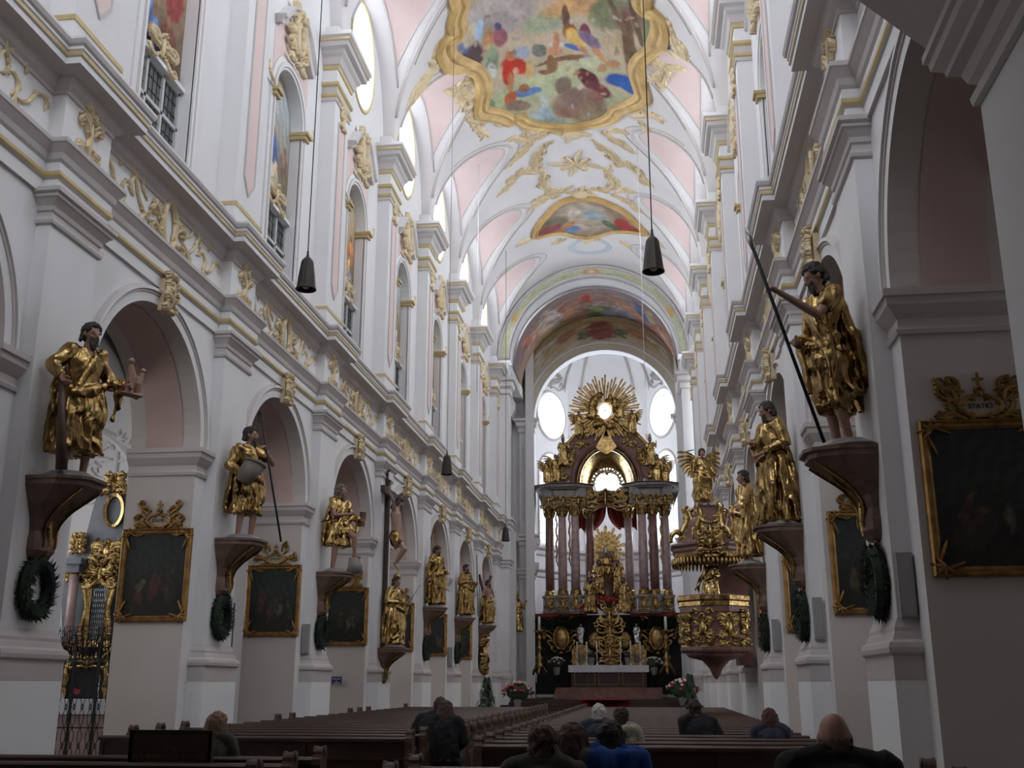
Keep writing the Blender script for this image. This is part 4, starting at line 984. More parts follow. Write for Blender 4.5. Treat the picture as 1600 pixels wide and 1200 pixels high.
# ------------------------------------------------------------------ figures
def fuse(mb, voxel, name, m, parent=None, smooth=2, loc=None, rz=0.0, rx=0.0, wrinkle=0.0, wf=(7.0, 2.0), seed=0):
    """one continuous skin around overlapping closed pieces"""
    tmp = mb.build('tmp', m)
    md = tmp.modifiers.new('r', 'REMESH'); md.mode = 'VOXEL'; md.voxel_size = voxel
    if smooth: sm = tmp.modifiers.new('s', 'SMOOTH'); sm.factor = .5; sm.iterations = smooth
    dg = bpy.context.evaluated_depsgraph_get(); dg.update()
    me = bpy.data.meshes.new_from_object(tmp.evaluated_get(dg))
    me.name = name; me.materials.clear(); me.materials.append(m)
    me.polygons.foreach_set('use_smooth', [True] * len(me.polygons)); me.polygons.foreach_set('material_index', [0] * len(me.polygons))
    if wrinkle:
        n_ = len(me.vertices); co = np.empty(n_ * 3); me.vertices.foreach_get('co', co); co = co.reshape(-1, 3)
        nr = np.empty(n_ * 3); me.vertex_normals.foreach_get('vector', nr); nr = nr.reshape(-1, 3)
        d = np.empty(n_)
        for i in range(n_):
            x, y, z = co[i]
            wx = noise.noise((x * 2.2 + seed, y * 2.2, z * 2.2)) * .22
            v_ = noise.noise(((x + wx) * wf[0] + seed * 3, (y - wx) * wf[0], (z + x * .6) * wf[1]))
            d[i] = (1 - abs(v_) * 3.2)
        co = co + nr * (d * wrinkle)[:, None]; me.vertices.foreach_set('co', co.ravel()); me.update()
    old = tmp.data; bpy.data.objects.remove(tmp); bpy.data.meshes.remove(old)
    o = bpy.data.objects.new(name, me); C.objects.link(o)
    if parent is not None: o.parent = parent
    if loc is not None: o.location = loc
    o.rotation_euler = (rx, 0, rz)
    return o
V = Vector
def lerp(a, b, t): return a + (b - a) * t
def limb(mb, pts, rads, n=10, sub=4):
    P = []; R = []
    for i in range(len(pts) - 1):
        for j in range(sub):
            t = j / sub; P.append(V(pts[i]).lerp(V(pts[i + 1]), t)); R.append(lerp(rads[i], rads[i + 1], t))
    P.append(V(pts[-1])); R.append(rads[-1]); mb.tube(P, R, 0, n)
    mb.ball(pts[0], rads[0], 0, 10, 6); mb.ball(pts[-1], rads[-1], 0, 10, 6)
def hand(mb, wrist, direc, palm_n, k=1.0, curl=.5, side=1):
    """palm, four unequal fingers bent at the knuckle and a thumb leaving the side of the palm"""
    d = V(direc).normalized(); n = V(palm_n); n = (n - d * n.dot(d)).normalized(); sd = d.cross(n) * side; w_ = V(wrist)
    c = w_ + d * .045 * k
    mb.tube([w_, w_ + d * .03 * k, c + d * .035 * k], [.022 * k, .036 * k, .034 * k], 0, 10, flat=.62)
    for i, (o_, L) in enumerate(((-.027, .068), (-.009, .080), (.009, .075), (.026, .058))):
        b = w_ + d * .078 * k + sd * o_ * k
        m_ = b + (d * (1 - curl * .4) + n * curl * .9).normalized() * L * .45 * k
        e = m_ + (d * (1 - curl * 1.5) + n * curl * 1.4).normalized() * L * .55 * k
        mb.tube([b, m_, e], [.0100 * k, .0092 * k, .0075 * k], 0, 7)
    b = w_ + d * .03 * k - sd * .030 * k; m_ = b + (d * .6 - sd * .7 + n * .35).normalized() * .035 * k; e = m_ + (d * .9 - sd * .1 + n * .6).normalized() * .03 * k
    mb.tube([b, m_, e], [.014 * k, .0115 * k, .009 * k], 0, 7)
def head_bits(hp, yaw, pitch):
    R = Matrix.Rotation(yaw, 3, 'Z') @ Matrix.Rotation(pitch, 3, 'X')
    hp = V(hp); return lambda x, y, z: hp + R @ V((x, y, z))
def head_mb(mb, hp, yaw=0.0, pitch=0.0, k=1.0):
    """face looks along local -y"""
    f = head_bits(hp, yaw, pitch)
    def el(c, r):
        c = f(*[q * k for q in c]); mb.ball(c, [q * k for q in r], 0, 12, 9)
    el((0, .005, .02), (.078, .098, .10)); el((0, -.035, -.045), (.055, .058, .068)); el((0, -.075, -.088), (.024, .022, .022))
    mb.tube([f(0, -.088 * k, .022 * k), f(0, -.118 * k, -.022 * k), f(0, -.100 * k, -.034 * k)], [.010 * k, .016 * k, .012 * k], 0, 8)
    for sx in (-1, 1):
        el((sx * .032, -.080, .018), (.020, .012, .012)); el((sx * .033, -.084, .034), (.024, .010, .008)); el((sx * .080, .008, -.008), (.012, .020, .032)); el((sx * .040, -.066, -.030), (.022, .020, .022))
    el((0, -.092, -.052), (.024, .010, .006)); el((0, -.090, -.063), (.019, .010, .006))
def hair_mb(mb, hp, yaw=0.0, pitch=0.0, k=1.0, style='short', seed=1):
    f = head_bits(hp, yaw, pitch); r = random.Random(seed)
    def b(x, y, z, q): mb.ball(f(x * k, y * k, z * k), q * k, 0, 8, 6)
    if style == 'fringe':
        for i in range(220):
            a = r.uniform(-.05, PI + .05); z = r.uniform(-.09, -.005); q = .94 if z < -.05 else 1.0; b(.077 * q * math.cos(a), .010 + .090 * q * math.sin(a), z, .0085)
        return
    for i in range(130 if style != 'long' else 150):
        a = r.uniform(0, 2 * PI); e = r.uniform(.0, PI / 2 * 1.05)
        x, y, z = .086 * math.cos(e) * math.cos(a), .012 + .104 * math.cos(e) * math.sin(a), .022 + .098 * math.sin(e)
        if y < -.045 and z < .085: continue
        b(x, y, z, r.uniform(.012, .028))
    for i in range(60):
        a = r.uniform(.1, PI - .1); z = r.uniform(-.085, .04); b(.080 * math.cos(a), .015 + .088 * math.sin(a), z, r.uniform(.016, .024))
    mb.ball(f(0, .02 * k, .03 * k), [.084 * k, .098 * k, .098 * k], 0, 12, 8)
    if style == 'long':
        for i in range(26):
            a = PI * (i + .5) / 26; x, y = .088 * math.cos(a), .03 + .075 * math.sin(a)
            mb.tube([f(x * k, y * k, .06 * k), f(x * 1.25 * k, (y * 1.2) * k, -.08 * k), f(x * 1.15 * k, (y * 1.25) * k, -.20 * k), f(x * .9 * k, y * 1.2 * k, -.27 * k)], [.022 * k, .026 * k, .024 * k, .010 * k], 0, 7)
def beard_mb(mb, hp, yaw, pitch, k=1.0, L=.12, seed=3):
    f = head_bits(hp, yaw, pitch); r = random.Random(seed)
    for i in range(26):
        x = r.uniform(-.05, .05); l = L * (1 - abs(x) * 8) + .03
        mb.tube([f(x * k, (-.070 - .02 * (1 - abs(x) * 18)) * k, (-.050 + abs(x) * .5) * k), f(x * .9 * k, -.095 * k, (-.08 - l * .5) * k), f((x * .5 + r.uniform(-.01, .01)) * k, (-.09 - r.uniform(0, .02)) * k, (-.08 - l) * k)], [.012 * k, .015 * k, .005 * k], 0, 6)
def robe_mb(mb, rows, seed, nth=72, n1=9, hem=.0):
    """rows: (z, cx, cy, rx, ry, amp); closed loft with folds growing towards the hem"""
    r = random.Random(seed); ph = [r.uniform(0, 6.28) for _ in range(4)]; out = []
    N = 26; zs = [q[0] for q in rows]
    order = sorted(rows, key=lambda q: q[0]); zz = [q[0] for q in order]
    for i in range(N + 1):
        z = zz[-1] + (zz[0] - zz[-1]) * i / N
        cx, cy, rx, ry, am = [float(np.interp(z, zz, [q[j] for q in order])) for j in (1, 2, 3, 4, 5)]
        t_ = i / N; row = []
        for j in range(nth):
            a = 2 * PI * j / nth
            w_ = math.sin(n1 * a + ph[0] + 2.2 * t_) + .6 * math.sin((n1 + 5) * a + ph[1] - 3 * t_) + .5 * math.sin((n1 - 4) * a + ph[2] + 1.5 * t_)
            q = 1 + am * w_
            row.append((cx + rx * q * math.cos(a), cy + ry * q * math.sin(a), z + (hem * math.sin(3 * a + ph[3]) if i == N else 0)))
        out.append(row)
    mb.grid(out, 0, True, True, True)
def folds(mb, starts, ends, rad, seed, n=6, bulge=.08):
    """ridges of drapery from a start line to an end line"""
    r = random.Random(seed)
    for i in range(n):
        t = (i + .5) / n; a = V(starts[0]).lerp(V(starts[1]), t); b = V(ends[0]).lerp(V(ends[1]), t + r.uniform(-.06, .06))
        m_ = (a + b) / 2; cen = V((0, 0, m_.z)); d = (m_ - cen); d.z = 0
        d = d.normalized() * bulge if d.length > 1e-4 else V((0, -bulge, 0))
        P = [a, a.lerp(m_ + d, .5), m_ + d, (m_ + d).lerp(b, .5) + d * .15, b]
        mb.tube(P, [rad * .7, rad, rad * r.uniform(.9, 1.2), rad, rad * .6], 0, 8)

def statue(label, loc, rz, H=2.1, parts='gold', yaw=0, pitch=.15, seed=1, rh=None, lh=None, relb=None, lelb=None, beard=.1, hair='short', bare_legs=False, lean=(0, 0), robe_w=1.0, props=None,
           hem=.12, legs=None, mantle=1, skirt=None, bare_arm=(), bare_chest=False, robemat=None, cat='statue', group=None, voxel=.016, hand_curl=.9, skinmat=None, hairmat=None, base=True, name='gilded_statue', headk=1.06, body_parts=True):
    k = H / 1.84
    e = empty(name, loc, rz, label, cat, group)
    lx, ly = lean
    P = lambda x, y, z: V(((x + lx * (max(z, 0) / 1.5) ** 1.6), (y + ly * (max(z, 0) / 1.5) ** 1.6), z)) * k
    robemat = robemat or M['gold']; skinmat = skinmat or M['skin']; hairmat = hairmat or M['hair']
    rh = rh or (-.26, -.22, 1.08); lh = lh or (.26, -.22, 1.08)
    relb = relb or (-.30, .02, 1.16); lelb = lelb or (.30, .02, 1.16)
    sR, sL = (-.185, 0, 1.46), (.185, 0, 1.46)
    legs = legs or dict(r=((-.09, 0, .92), (-.10, -.04, .50), (-.10, 0, .09)), l=((.09, 0, .92), (.11, -.10, .50), (.12, -.03, .09)))
    skin = MB(True)
    limb(skin, [P(0, 0, 1.40), P(0, -.01, 1.56)], [.062 * k, .055 * k])
    hp = P(0, -.03, 1.68)
    head_mb(skin, hp, yaw, pitch, k * headk)
    for sh, el, hd, sd in ((sR, relb, rh, -1), (sL, lelb, lh, 1)):
        a, b, c = P(*sh), P(*el), P(*hd); limb(skin, [a, b, c], [.062 * k, .046 * k, .028 * k])
        d = (c - b).normalized(); hand(skin, c, d, V((-sd * .8, -.3, -.3)), k * 1.12, hand_curl, sd)
    limb(skin, [P(0, 0, .95), P(0, .01, 1.2), P(0, 0, 1.40)], [.14 * k, .135 * k, .12 * k])
    if bare_chest: skin.tube([P(0, 0, 1.0), P(0, 0, 1.2), P(0, 0, 1.40), P(0, 0, 1.50)], [.13 * k, .15 * k, .18 * k, .09 * k], 0, 16, flat=.68)
    for q in ('r', 'l'):
        a, b, c = [P(*p) for p in legs[q]]; limb(skin, [a, b, c], [.10 * k, .066 * k, .040 * k])
        skin.tube([c + V((0, .05, -.02)) * k, c + V((0, -.03, -.045)) * k, c + V((0, -.12, -.065)) * k, c + V((0, -.19, -.072)) * k], [.042 * k, .045 * k, .040 * k, .020 * k], 0, 10, flat=.75)
    fuse(skin, voxel * .8, 'body', skinmat, e, 1)
    if hair:
        hm = MB(True); hair_mb(hm, hp, yaw, pitch, k * headk, hair, seed)
        if beard: beard_mb(hm, hp, yaw, pitch, k * headk, beard, seed)
        fuse(hm, .010, 'hair', hairmat, e, 0, wrinkle=.007, wf=(38.0, 30.0), seed=seed)
    rb = MB(True)
    ht = hem; w_ = robe_w
    def rr_(z, cx, cy, rx, ry, am):
        p = P(cx, cy, z); return (p.z, p.x, p.y, rx * k, ry * k, am)
    rows = [rr_(1.53, 0, .01, .075, .065, 0), rr_(1.47, 0, .005, .175, .105, .01), rr_(1.36, 0, 0, .205, .135, .02), rr_(1.10, 0, 0, .165 * w_, .135 * w_, .03), rr_(.92, 0, 0, .195 * w_, .165 * w_, .07), rr_(.55, .01, -.01, .225 * w_, .195 * w_, .12), rr_(ht, .01, 0, .255 * w_, .215 * w_, .17)]
    if bare_chest: rows = [rr_(1.06, 0, 0, .150, .125, .02)] + rows[4:]
    robe_mb(rb, rows, seed, hem=.03)
    for sd, sh, el, hd in ((-1, sR, relb, rh), (1, sL, lelb, lh)):
        if sd in bare_arm or bare_chest: 
            if not bare_chest: limb(rb, [P(*sh), P(*sh).lerp(P(*el), .5)], [.085 * k, .075 * k])
            continue
        a, b, c = P(*sh), P(*el), P(*hd)
        limb(rb, [a, b, b.lerp(c, .72)], [.088 * k, .074 * k, .056 * k])
        for j in range(4):
            t0 = .15 + j * .2; p = a.lerp(b, t0); rb.tube([p + V((0, -.07, .03)) * k, p + V((sd * .06, 0, -.02)) * k, p + V((0, .06, -.05)) * k], [.018 * k] * 3, 0, 6)
        p = b.lerp(c, .66)
        if mantle: rb.tube([p, p + V((0, .02, -.16)) * k, p + V((-sd * .03, .04, -.32 - .1 * (seed % 3))) * k], [.06 * k, .055 * k, .02 * k], 0, 10, flat=.5)
    if mantle:
        m_ = 1 if seed % 2 else -1
        if not bare_chest: folds(rb, (P(m_ * .19, -.05, 1.47), P(m_ * .05, -.12, 1.46)), (P(-m_ * .22, -.10, .95), P(-m_ * .20, -.16, .82)), .032 * k, seed, 6, .05 * k)
        folds(rb, (P(-m_ * .22, -.10, 1.02), P(m_ * .18, -.16, .98)), (P(-m_ * .20, -.16, ht + .12), P(m_ * .20, -.18, ht + .25)), .034 * k, seed + 7, 8, .05 * k)
        folds(rb, (P(-.17, .06, 1.46), P(.17, .06, 1.46)), (P(-.26, .18, ht), P(.26, .18, ht)), .045 * k, seed + 9, 8, .04 * k)
        rb.tube([P(-m_ * .20, -.14, .92), P(0, -.20, .98), P(m_ * .20, -.10, 1.08), P(m_ * .22, .08, 1.12)], [.05 * k, .06 * k, .05 * k, .04 * k], 0, 10)
    if skirt: skirt(rb, P, k)
    fuse(rb, voxel, 'robe', robemat, e, 1, wrinkle=.020 * k, seed=seed)
    if base:
        bm_ = MB(True); rows = []
        r = random.Random(seed)
        rows = [[((.36 - .05 * i) * k * (1 + .06 * math.sin(3 * a + seed) + .03 * math.sin(7 * a)) * math.cos(a), (.27 - .035 * i) * k * (1 + .05 * math.sin(4 * a)) * math.sin(a), .026 * i * k) for a in [2 * PI * j / 28 for j in range(28)]] for i in range(4)]
        bm_.grid(rows, 0, True, True, True); bm_.build('plinth', M['greymarble'], e)
    if props: props(e, P, k)
    return e
def rod(e, name, a, b, r0, m, r1=None):
    mb = MB(True); mb.tube([a, V(a).lerp(V(b), .5), b], [r0, (r0 + (r1 or r0)) / 2, r1 or r0], 0, 8); return mb.build(name, m, e)

# console under every statue
def console_proto(s):
    e = empty('statue_console', (0, 0, 0))
    # local: +y along nave, x towards the nave = -s
    prof = [(0.0, -1.02), (.09, -.99), (.16, -.90), (.16, -.78), (.12, -.66), (.17, -.52), (.30, -.38), (.48, -.25), (.63, -.15), (.70, -.11), (.70, -.06), (.76, -.04), (.76, .0)]
    mb = MB(True); rows = []
    for d, z in prof:
        wv = .10 + .34 * (d / .74) ** .6
        rows.append([(0, -wv, z), (-s * d * .55, -wv, z), (-s * d * .9, -wv * .72, z), (-s * d, -wv * .4, z), (-s * d, wv * .4, z), (-s * d * .9, wv * .72, z), (-s * d * .55, wv, z), (0, wv, z)])
    mb.grid(rows, 0, True, False, True); mb.build('bracket', M['console'], e)
    mb = MB()
    for sg in (-1, 1):
        P_ = lambda a, b, h: (-s * (a * .97 + h * .4), sg * (.10 + .34 * (max(a, .02) / .74) ** .6) * .52 + sg * h * .3, b)
        pts = [(.70, -.12), (.60, -.18), (.46, -.27), (.30, -.38), (.18, -.52), (.14, -.66), (.17, -.80), (.15, -.9)]
        stroke(mb, smooth_poly(pts, 2, False), .035, P_, .06)
    mq = lambda a, b, h: (-s * (.15 + h * .8 + max(0, (b + .5)) * 1.2), a, b)
    leafy(mb, [(0, -.95), (.03, -.8), (-.02, -.65), (0, -.5)], .035, mq, .05, 3, ll=3); leafy(mb, [(0, -.5), (.02, -.35), (0, -.2)], .04, mq, .05, 5, ll=3.5)
    mb.build('gilded_scrollwork', M['gold'], e)
    return e
CN = {(-1, 0): 'club-bearing', (-1, 1): 'basket-bearing', (-1, 2): 'sword-bearing', (-1, 3): 'crowned queen', (-1, 4): 'robed walking', (-1, 5): 'bearded reading', (-1, 6): 'diagonal-cross', (1, 0): 'leaning spear', (1, 1): 'bearded robed', (1, 2): 'pointing'}
proto = {}
for (s, k), nm in CN.items():
    if s not in proto: proto[s] = console_proto(s); o = proto[s]
    else: o = copy_tree(proto[s])
    z = 2.52 if (s, k) == (-1, 3) else 4.05
    o.location = (X_(s, UP), Y0[s] + .68 + 6 * k + (.5 if z < 3 else 0) * 0, z)
    tag(o, 'red-brown carved console carrying the %s statue on a %s pier' % (nm, wallname(s)), 'console', 'carved consoles under the pier statues')

RZL, RZR = PI / 2 - .55, -PI / 2 + .45
def SL(k, z=4.05, u=4.70, dy=.62): return (X_(-1, u), Y0[-1] + 6 * k + dy, z)
def SR(k, z=4.05, u=4.76, dy=.62): return (X_(1, u), Y0[1] + 6 * k + dy, z)

# 1 club bearer holding up a small figure group
def pr(e, P, k):
    rod(e, 'club', P(-.33, -.16, 1.02), P(-.22, -.20, .06), .030 * k, M['woodlt'], .065 * k)
    mb = MB(True); mb.tube([P(.34, -.34, 1.02), P(.52, -.30, .98)], .02 * k); 
    mb.box(*sorted((P(.28, 0, 0).x, P(.56, 0, 0).x)), *sorted((P(0, -.40, 0).y, P(0, -.26, 0).y)), P(0, 0, .99).z, P(0, 0, 1.02).z)
    limb(mb, [P(.38, -.33, 1.03), P(.40, -.33, 1.20), P(.37, -.33, 1.33)], [.05 * k, .06 * k, .035 * k]); mb.ball(P(.36, -.34, 1.39), .04 * k)
    limb(mb, [P(.50, -.32, 1.02), P(.49, -.33, 1.14), P(.52, -.33, 1.26)], [.04 * k, .05 * k, .03 * k]); mb.ball(P(.53, -.33, 1.31), .035 * k); limb(mb, [P(.49, -.33, 1.17), P(.40, -.34, 1.28)], [.02 * k, .018 * k])
    fuse(mb, .012, 'held_figure_group', M['skin'], e, 1)
statue('gilded bearded statue leaning on a club and holding up a small figure group', SL(0), RZL, 2.12, seed=1, yaw=.15, pitch=.22, rh=(-.33, -.14, 1.08), relb=(-.36, .04, 1.26), lh=(.36, -.30, 1.10), lelb=(.30, -.06, 1.14), beard=.07, props=pr, hem=.30, robe_w=1.05, lean=(.02, -.03))
# 2 basket bearer with long halberd
def pr(e, P, k):
    rod(e, 'staff', P(-.05, -.30, 2.02), P(.42, -.42, -.02), .016 * k, M['iron'])
    mb = MB(); mb.slab([(-.035, 0), (-.045, .10), (-.01, .19), (.0, .0), (.0, -.03)], -.006, .006, lambda a, b, h: P(-.06 + a * 1.0, -.30 + h, 1.86 + b)); mb.build('halberd_blade', M['iron'], e)
    mb = MB(True); mb.tube([P(-.27, -.26, .86), P(-.20, -.30, 1.02), P(-.12, -.34, 1.16)], [.12 * k, .15 * k, .17 * k], 0, 16); mb.tube([P(-.125, -.34, 1.15), P(-.115, -.345, 1.18)], [.185 * k, .185 * k], 0, 16); mb.build('basket', M['beige'], e)
statue('gilded statue in boots carrying a wicker basket and a long thin halberd', SL(1), RZL, 2.12, seed=2, yaw=.55, pitch=.12, rh=(-.24, -.22, .98), relb=(-.34, .02, 1.14), lh=(.10, -.30, 1.42), lelb=(.34, -.20, 1.24), beard=.08, props=pr, hem=.42, bare_arm=(1,), robe_w=1.0)
# 3 sword bearer with one foot on a block
def pr(e, P, k):
    rod(e, 'sword', P(.10, -.30, 1.20), P(-.52, -.05, .98), .018 * k, M['iron'], .012 * k)
    mb = MB(True); mb.tube([P(.22, -.30, .0), P(.22, -.30, .30)], [.16 * k, .13 * k], 0, 8); mb.build('stump', M['greymarble'], e)
    mb = MB(); mb.slab([(-.05, -.16), (.06, -.16), (.10, .14), (-.02, .14)], -.03, .03, lambda a, b, h: P(.36 + a, -.30 + h, 1.12 + b)); mb.build('book', M['woodlt'], e)
statue('gilded statue with long grey beard, sword and book, foot on a stump', SL(2), RZL, 2.12, seed=3, yaw=.5, pitch=.1, rh=(.06, -.30, 1.18), relb=(-.26, -.14, 1.14), lh=(.34, -.32, 1.08), lelb=(.30, -.08, 1.16), beard=.22, props=pr, hem=.55, bare_arm=(-1,),
       legs=dict(r=((-.09, 0, .92), (-.10, -.05, .50), (-.12, 0, .09)), l=((.09, 0, .92), (.18, -.30, .72), (.22, -.28, .37))), hairmat=mat('grey_beard', (.16, .12, .10), .7), robemat=M['brightgold'])
# crucifix
def crucifix(loc):
    e = empty('crucifix', loc, 0, 'tall dark wooden crucifix with pale Christ figure above the queen statue', 'crucifix')
    mb = MB(); mb.box(-.07, .03, -.10, .10, -3.0, 2.95); mb.build('upright', M['altarwood'], e)
    mb = MB(); mb.box(.0, .12, -1.0, 1.0, 2.12, 2.32); mb.build('crossbeam', M['altarwood'], e)
    mb = MB(); mb.box(.03, .08, -.22, .22, 2.62, 2.85); mb.build('title_board', M['linen'], e)
    sk = MB(True); Q = lambda x, y, z: V((.22 + x, y, z))
    limb(sk, [Q(.02, 0, .98), Q(.06, .02, 1.25), Q(.0, 0, 1.62), Q(0, 0, 1.80)], [.15, .125, .16, .09], 14)
    for sd in (-1, 1):
        limb(sk, [Q(0, sd * .17, 1.76), Q(.04, sd * .48, 1.96), Q(-.04, sd * .78, 2.20)], [.065, .048, .030]); hand(sk, Q(-.04, sd * .78, 2.20), (0, sd * .6, .8), (1, 0, 0), 1.15, .7, sd)
        limb(sk, [Q(0, sd * .09, .96), Q(.30, sd * .10, .60), Q(.04, sd * .03, .18)], [.105, .072, .042])
        sk.tube([Q(.02, sd * .03, .20), Q(.10, sd * .03, .08), Q(.16, sd * .02, -.02)], [.045, .045, .02], 0, 10)
    hp = Q(.12, .04, 1.98); head_mb(sk, hp, PI / 2 + .4, .55, 1.12); limb(sk, [Q(0, 0, 1.78), hp], [.06, .06]); fuse(sk, .014, 'body', mat('pale_carved_flesh', (.42, .27, .21), .5), e, 1)
    hm = MB(True); hair_mb(hm, hp, PI / 2 + .4, .55, 1.12, 'long', 5); beard_mb(hm, hp, PI / 2 + .4, .55, 1.12, .06); fuse(hm, .014, 'hair', M['hair'], e, 0)
    lc = MB(True); limb(lc, [Q(.02, -.05, .98), Q(.05, .05, .82)], [.18, .19], 14); folds(lc, (Q(.1, -.2, 1.0), Q(.1, .2, 1.05)), (Q(.2, -.2, .70), Q(.18, .1, .72)), .04, 3, 6, .05); lc.tube([Q(.1, -.2, .95), Q(.12, -.32, .8), Q(.1, -.3, .55)], [.08, .07, .03], 0, 8)
    fuse(lc, .018, 'loincloth', M['gold'], e, 1)
crucifix((X_(-1, UP - .09), Y0[-1] + .62 + 18, 4.72))
def pr(e, P, k):
    rod(e, 'sceptre', P(.24, -.30, 1.16), P(.50, -.42, 1.62), .010 * k, M['gold'])
    mb = MB(True); mb.lathe([(.085, 0), (.10, .05), (.115, .09), (.06, .13), (.015, .16), (.02, .19), (0, .2)], P(.015, -.03, 1.77), 0, 14); mb.build('crown', M['brightgold'], e)
statue('gilded crowned queen statue with sceptre below the crucifix', SL(3, 2.54), RZL, 2.0, seed=4, yaw=.25, pitch=.15, rh=(-.05, -.26, 1.14), lh=(.22, -.28, 1.12), lelb=(.28, -.06, 1.12), beard=0, props=pr, robemat=M['brightgold'], hairmat=M['brownhair'], robe_w=1.1, hem=.08)
def pr(e, P, k):
    rod(e, 'cross_staff', P(-.02, .16, 2.2), P(-.02, .16, 1.4), .016 * k, M['gold']); mb = MB(True); mb.tube([P(-.12, .16, 2.05), P(.08, .16, 2.05)], .016 * k); mb.build('cross_arm', M['gold'], e)
statue('gilded statue in flowing robe with slender cross staff behind dark head', SL(4), RZL, 2.12, seed=5, yaw=.35, pitch=.3, rh=(-.28, -.02, .84), relb=(-.30, .06, 1.12), lh=(.20, -.26, 1.02), beard=.05, props=pr, robe_w=1.1)
def pr(e, P, k):
    rod(e, 'lance', P(.25, -.28, 2.15), P(.30, -.32, .06), .014 * k, M['iron'])
statue('gilded bearded statue holding a thin upright lance, second from the choir', SL(5), RZL, 2.12, seed=6, yaw=.3, pitch=.2, rh=(-.02, -.24, 1.22), lh=(.26, -.28, 1.18), lelb=(.30, -.04, 1.16), beard=.14, props=pr, robe_w=1.15)
def pr(e, P, k):
    rod(e, 'beam', P(-.30, .14, .2), P(.36, .14, 2.02), .055 * k, M['altarwood']); rod(e, 'beam', P(.30, .14, .2), P(-.38, .14, 2.02), .055 * k, M['altarwood'])
statue('gilded half-naked statue embracing a dark diagonal cross, nearest the choir', SL(6), RZL, 2.05, seed=7, yaw=.4, pitch=.1, rh=(-.20, -.10, 1.25), lh=(.34, -.02, 1.22), lelb=(.36, .02, 1.30), beard=.1, props=pr, bare_chest=True, robe_w=1.05)
# right hand wall
def pr(e, P, k):
    rod(e, 'spear_shaft', P(.20, -.80, 1.76), P(.06, -.26, .04), .017 * k, M['iron'])
    mb = MB(True); mb.tube([P(.20, -.80, 1.76), P(.215, -.83, 1.86), P(.225, -.87, 2.0)], [.018 * k, .035 * k, .002], 0, 6, flat=.3); mb.build('spear_head', M['silver'], e)
def sk(rb, P, k):
    rb.tube([P(-.05, .06, 1.50), P(-.10, .12, 1.66), P(-.02, .10, 1.75)], [.10 * k, .09 * k, .05 * k], 0, 10, flat=.5)
    for sx in (-1, 1): limb(rb, [P(sx * .10, -.02, .80), P(sx * .11, -.08, .44)], [.15 * k, .10 * k]); rb.tube([P(sx * .10, -.08, .46), P(sx * .11, -.06, .38), P(sx * .12, -.08, .34)], [.11 * k, .085 * k, .05 * k], 0, 8)
    folds(rb, (P(-.22, .12, 1.3), P(.02, .22, 1.3)), (P(-.28, .24, .35), P(.02, .28, .4)), .05 * k, 4, 5, .05 * k)
statue('large gilded statue of a stooping dark-haired man gripping a long spear', SR(0, 4.07, 4.80, .66), RZR, 2.22, seed=8, yaw=-.35, pitch=.5, lh=(.18, -.60, 1.40), lelb=(.24, -.26, 1.20), rh=(-.06, -.34, 1.02), relb=(-.30, -.02, 1.12), beard=.06, props=pr, hem=.52, bare_arm=(1,), lean=(.03, -.14), skirt=sk, robe_w=.95)
def pr(e, P, k): pass
statue('gilded statue of a bearded man in a long heavy robe reaching to his feet', SR(1), RZR, 2.14, seed=9, yaw=-.25, pitch=.35, lh=(.12, -.30, 1.0), rh=(-.16, -.26, 1.22), relb=(-.34, -.06, 1.14), beard=.14, robe_w=1.22, hem=.06, lean=(0, -.06), robemat=M['gold'])
def pr(e, P, k): rod(e, 'knife', P(-.20, -.28, 1.0), P(.02, -.48, .62), .014 * k, M['silver'], .006)
statue('gilded beardless statue pointing down with an outstretched arm by the pulpit', SR(2), RZR, 2.12, seed=10, yaw=-.5, pitch=.1, lh=(.50, -.42, 1.02), lelb=(.32, -.22, 1.20), rh=(-.20, -.24, .98), beard=0, props=pr, robe_w=1.0, hem=.18, robemat=M['brightgold'])
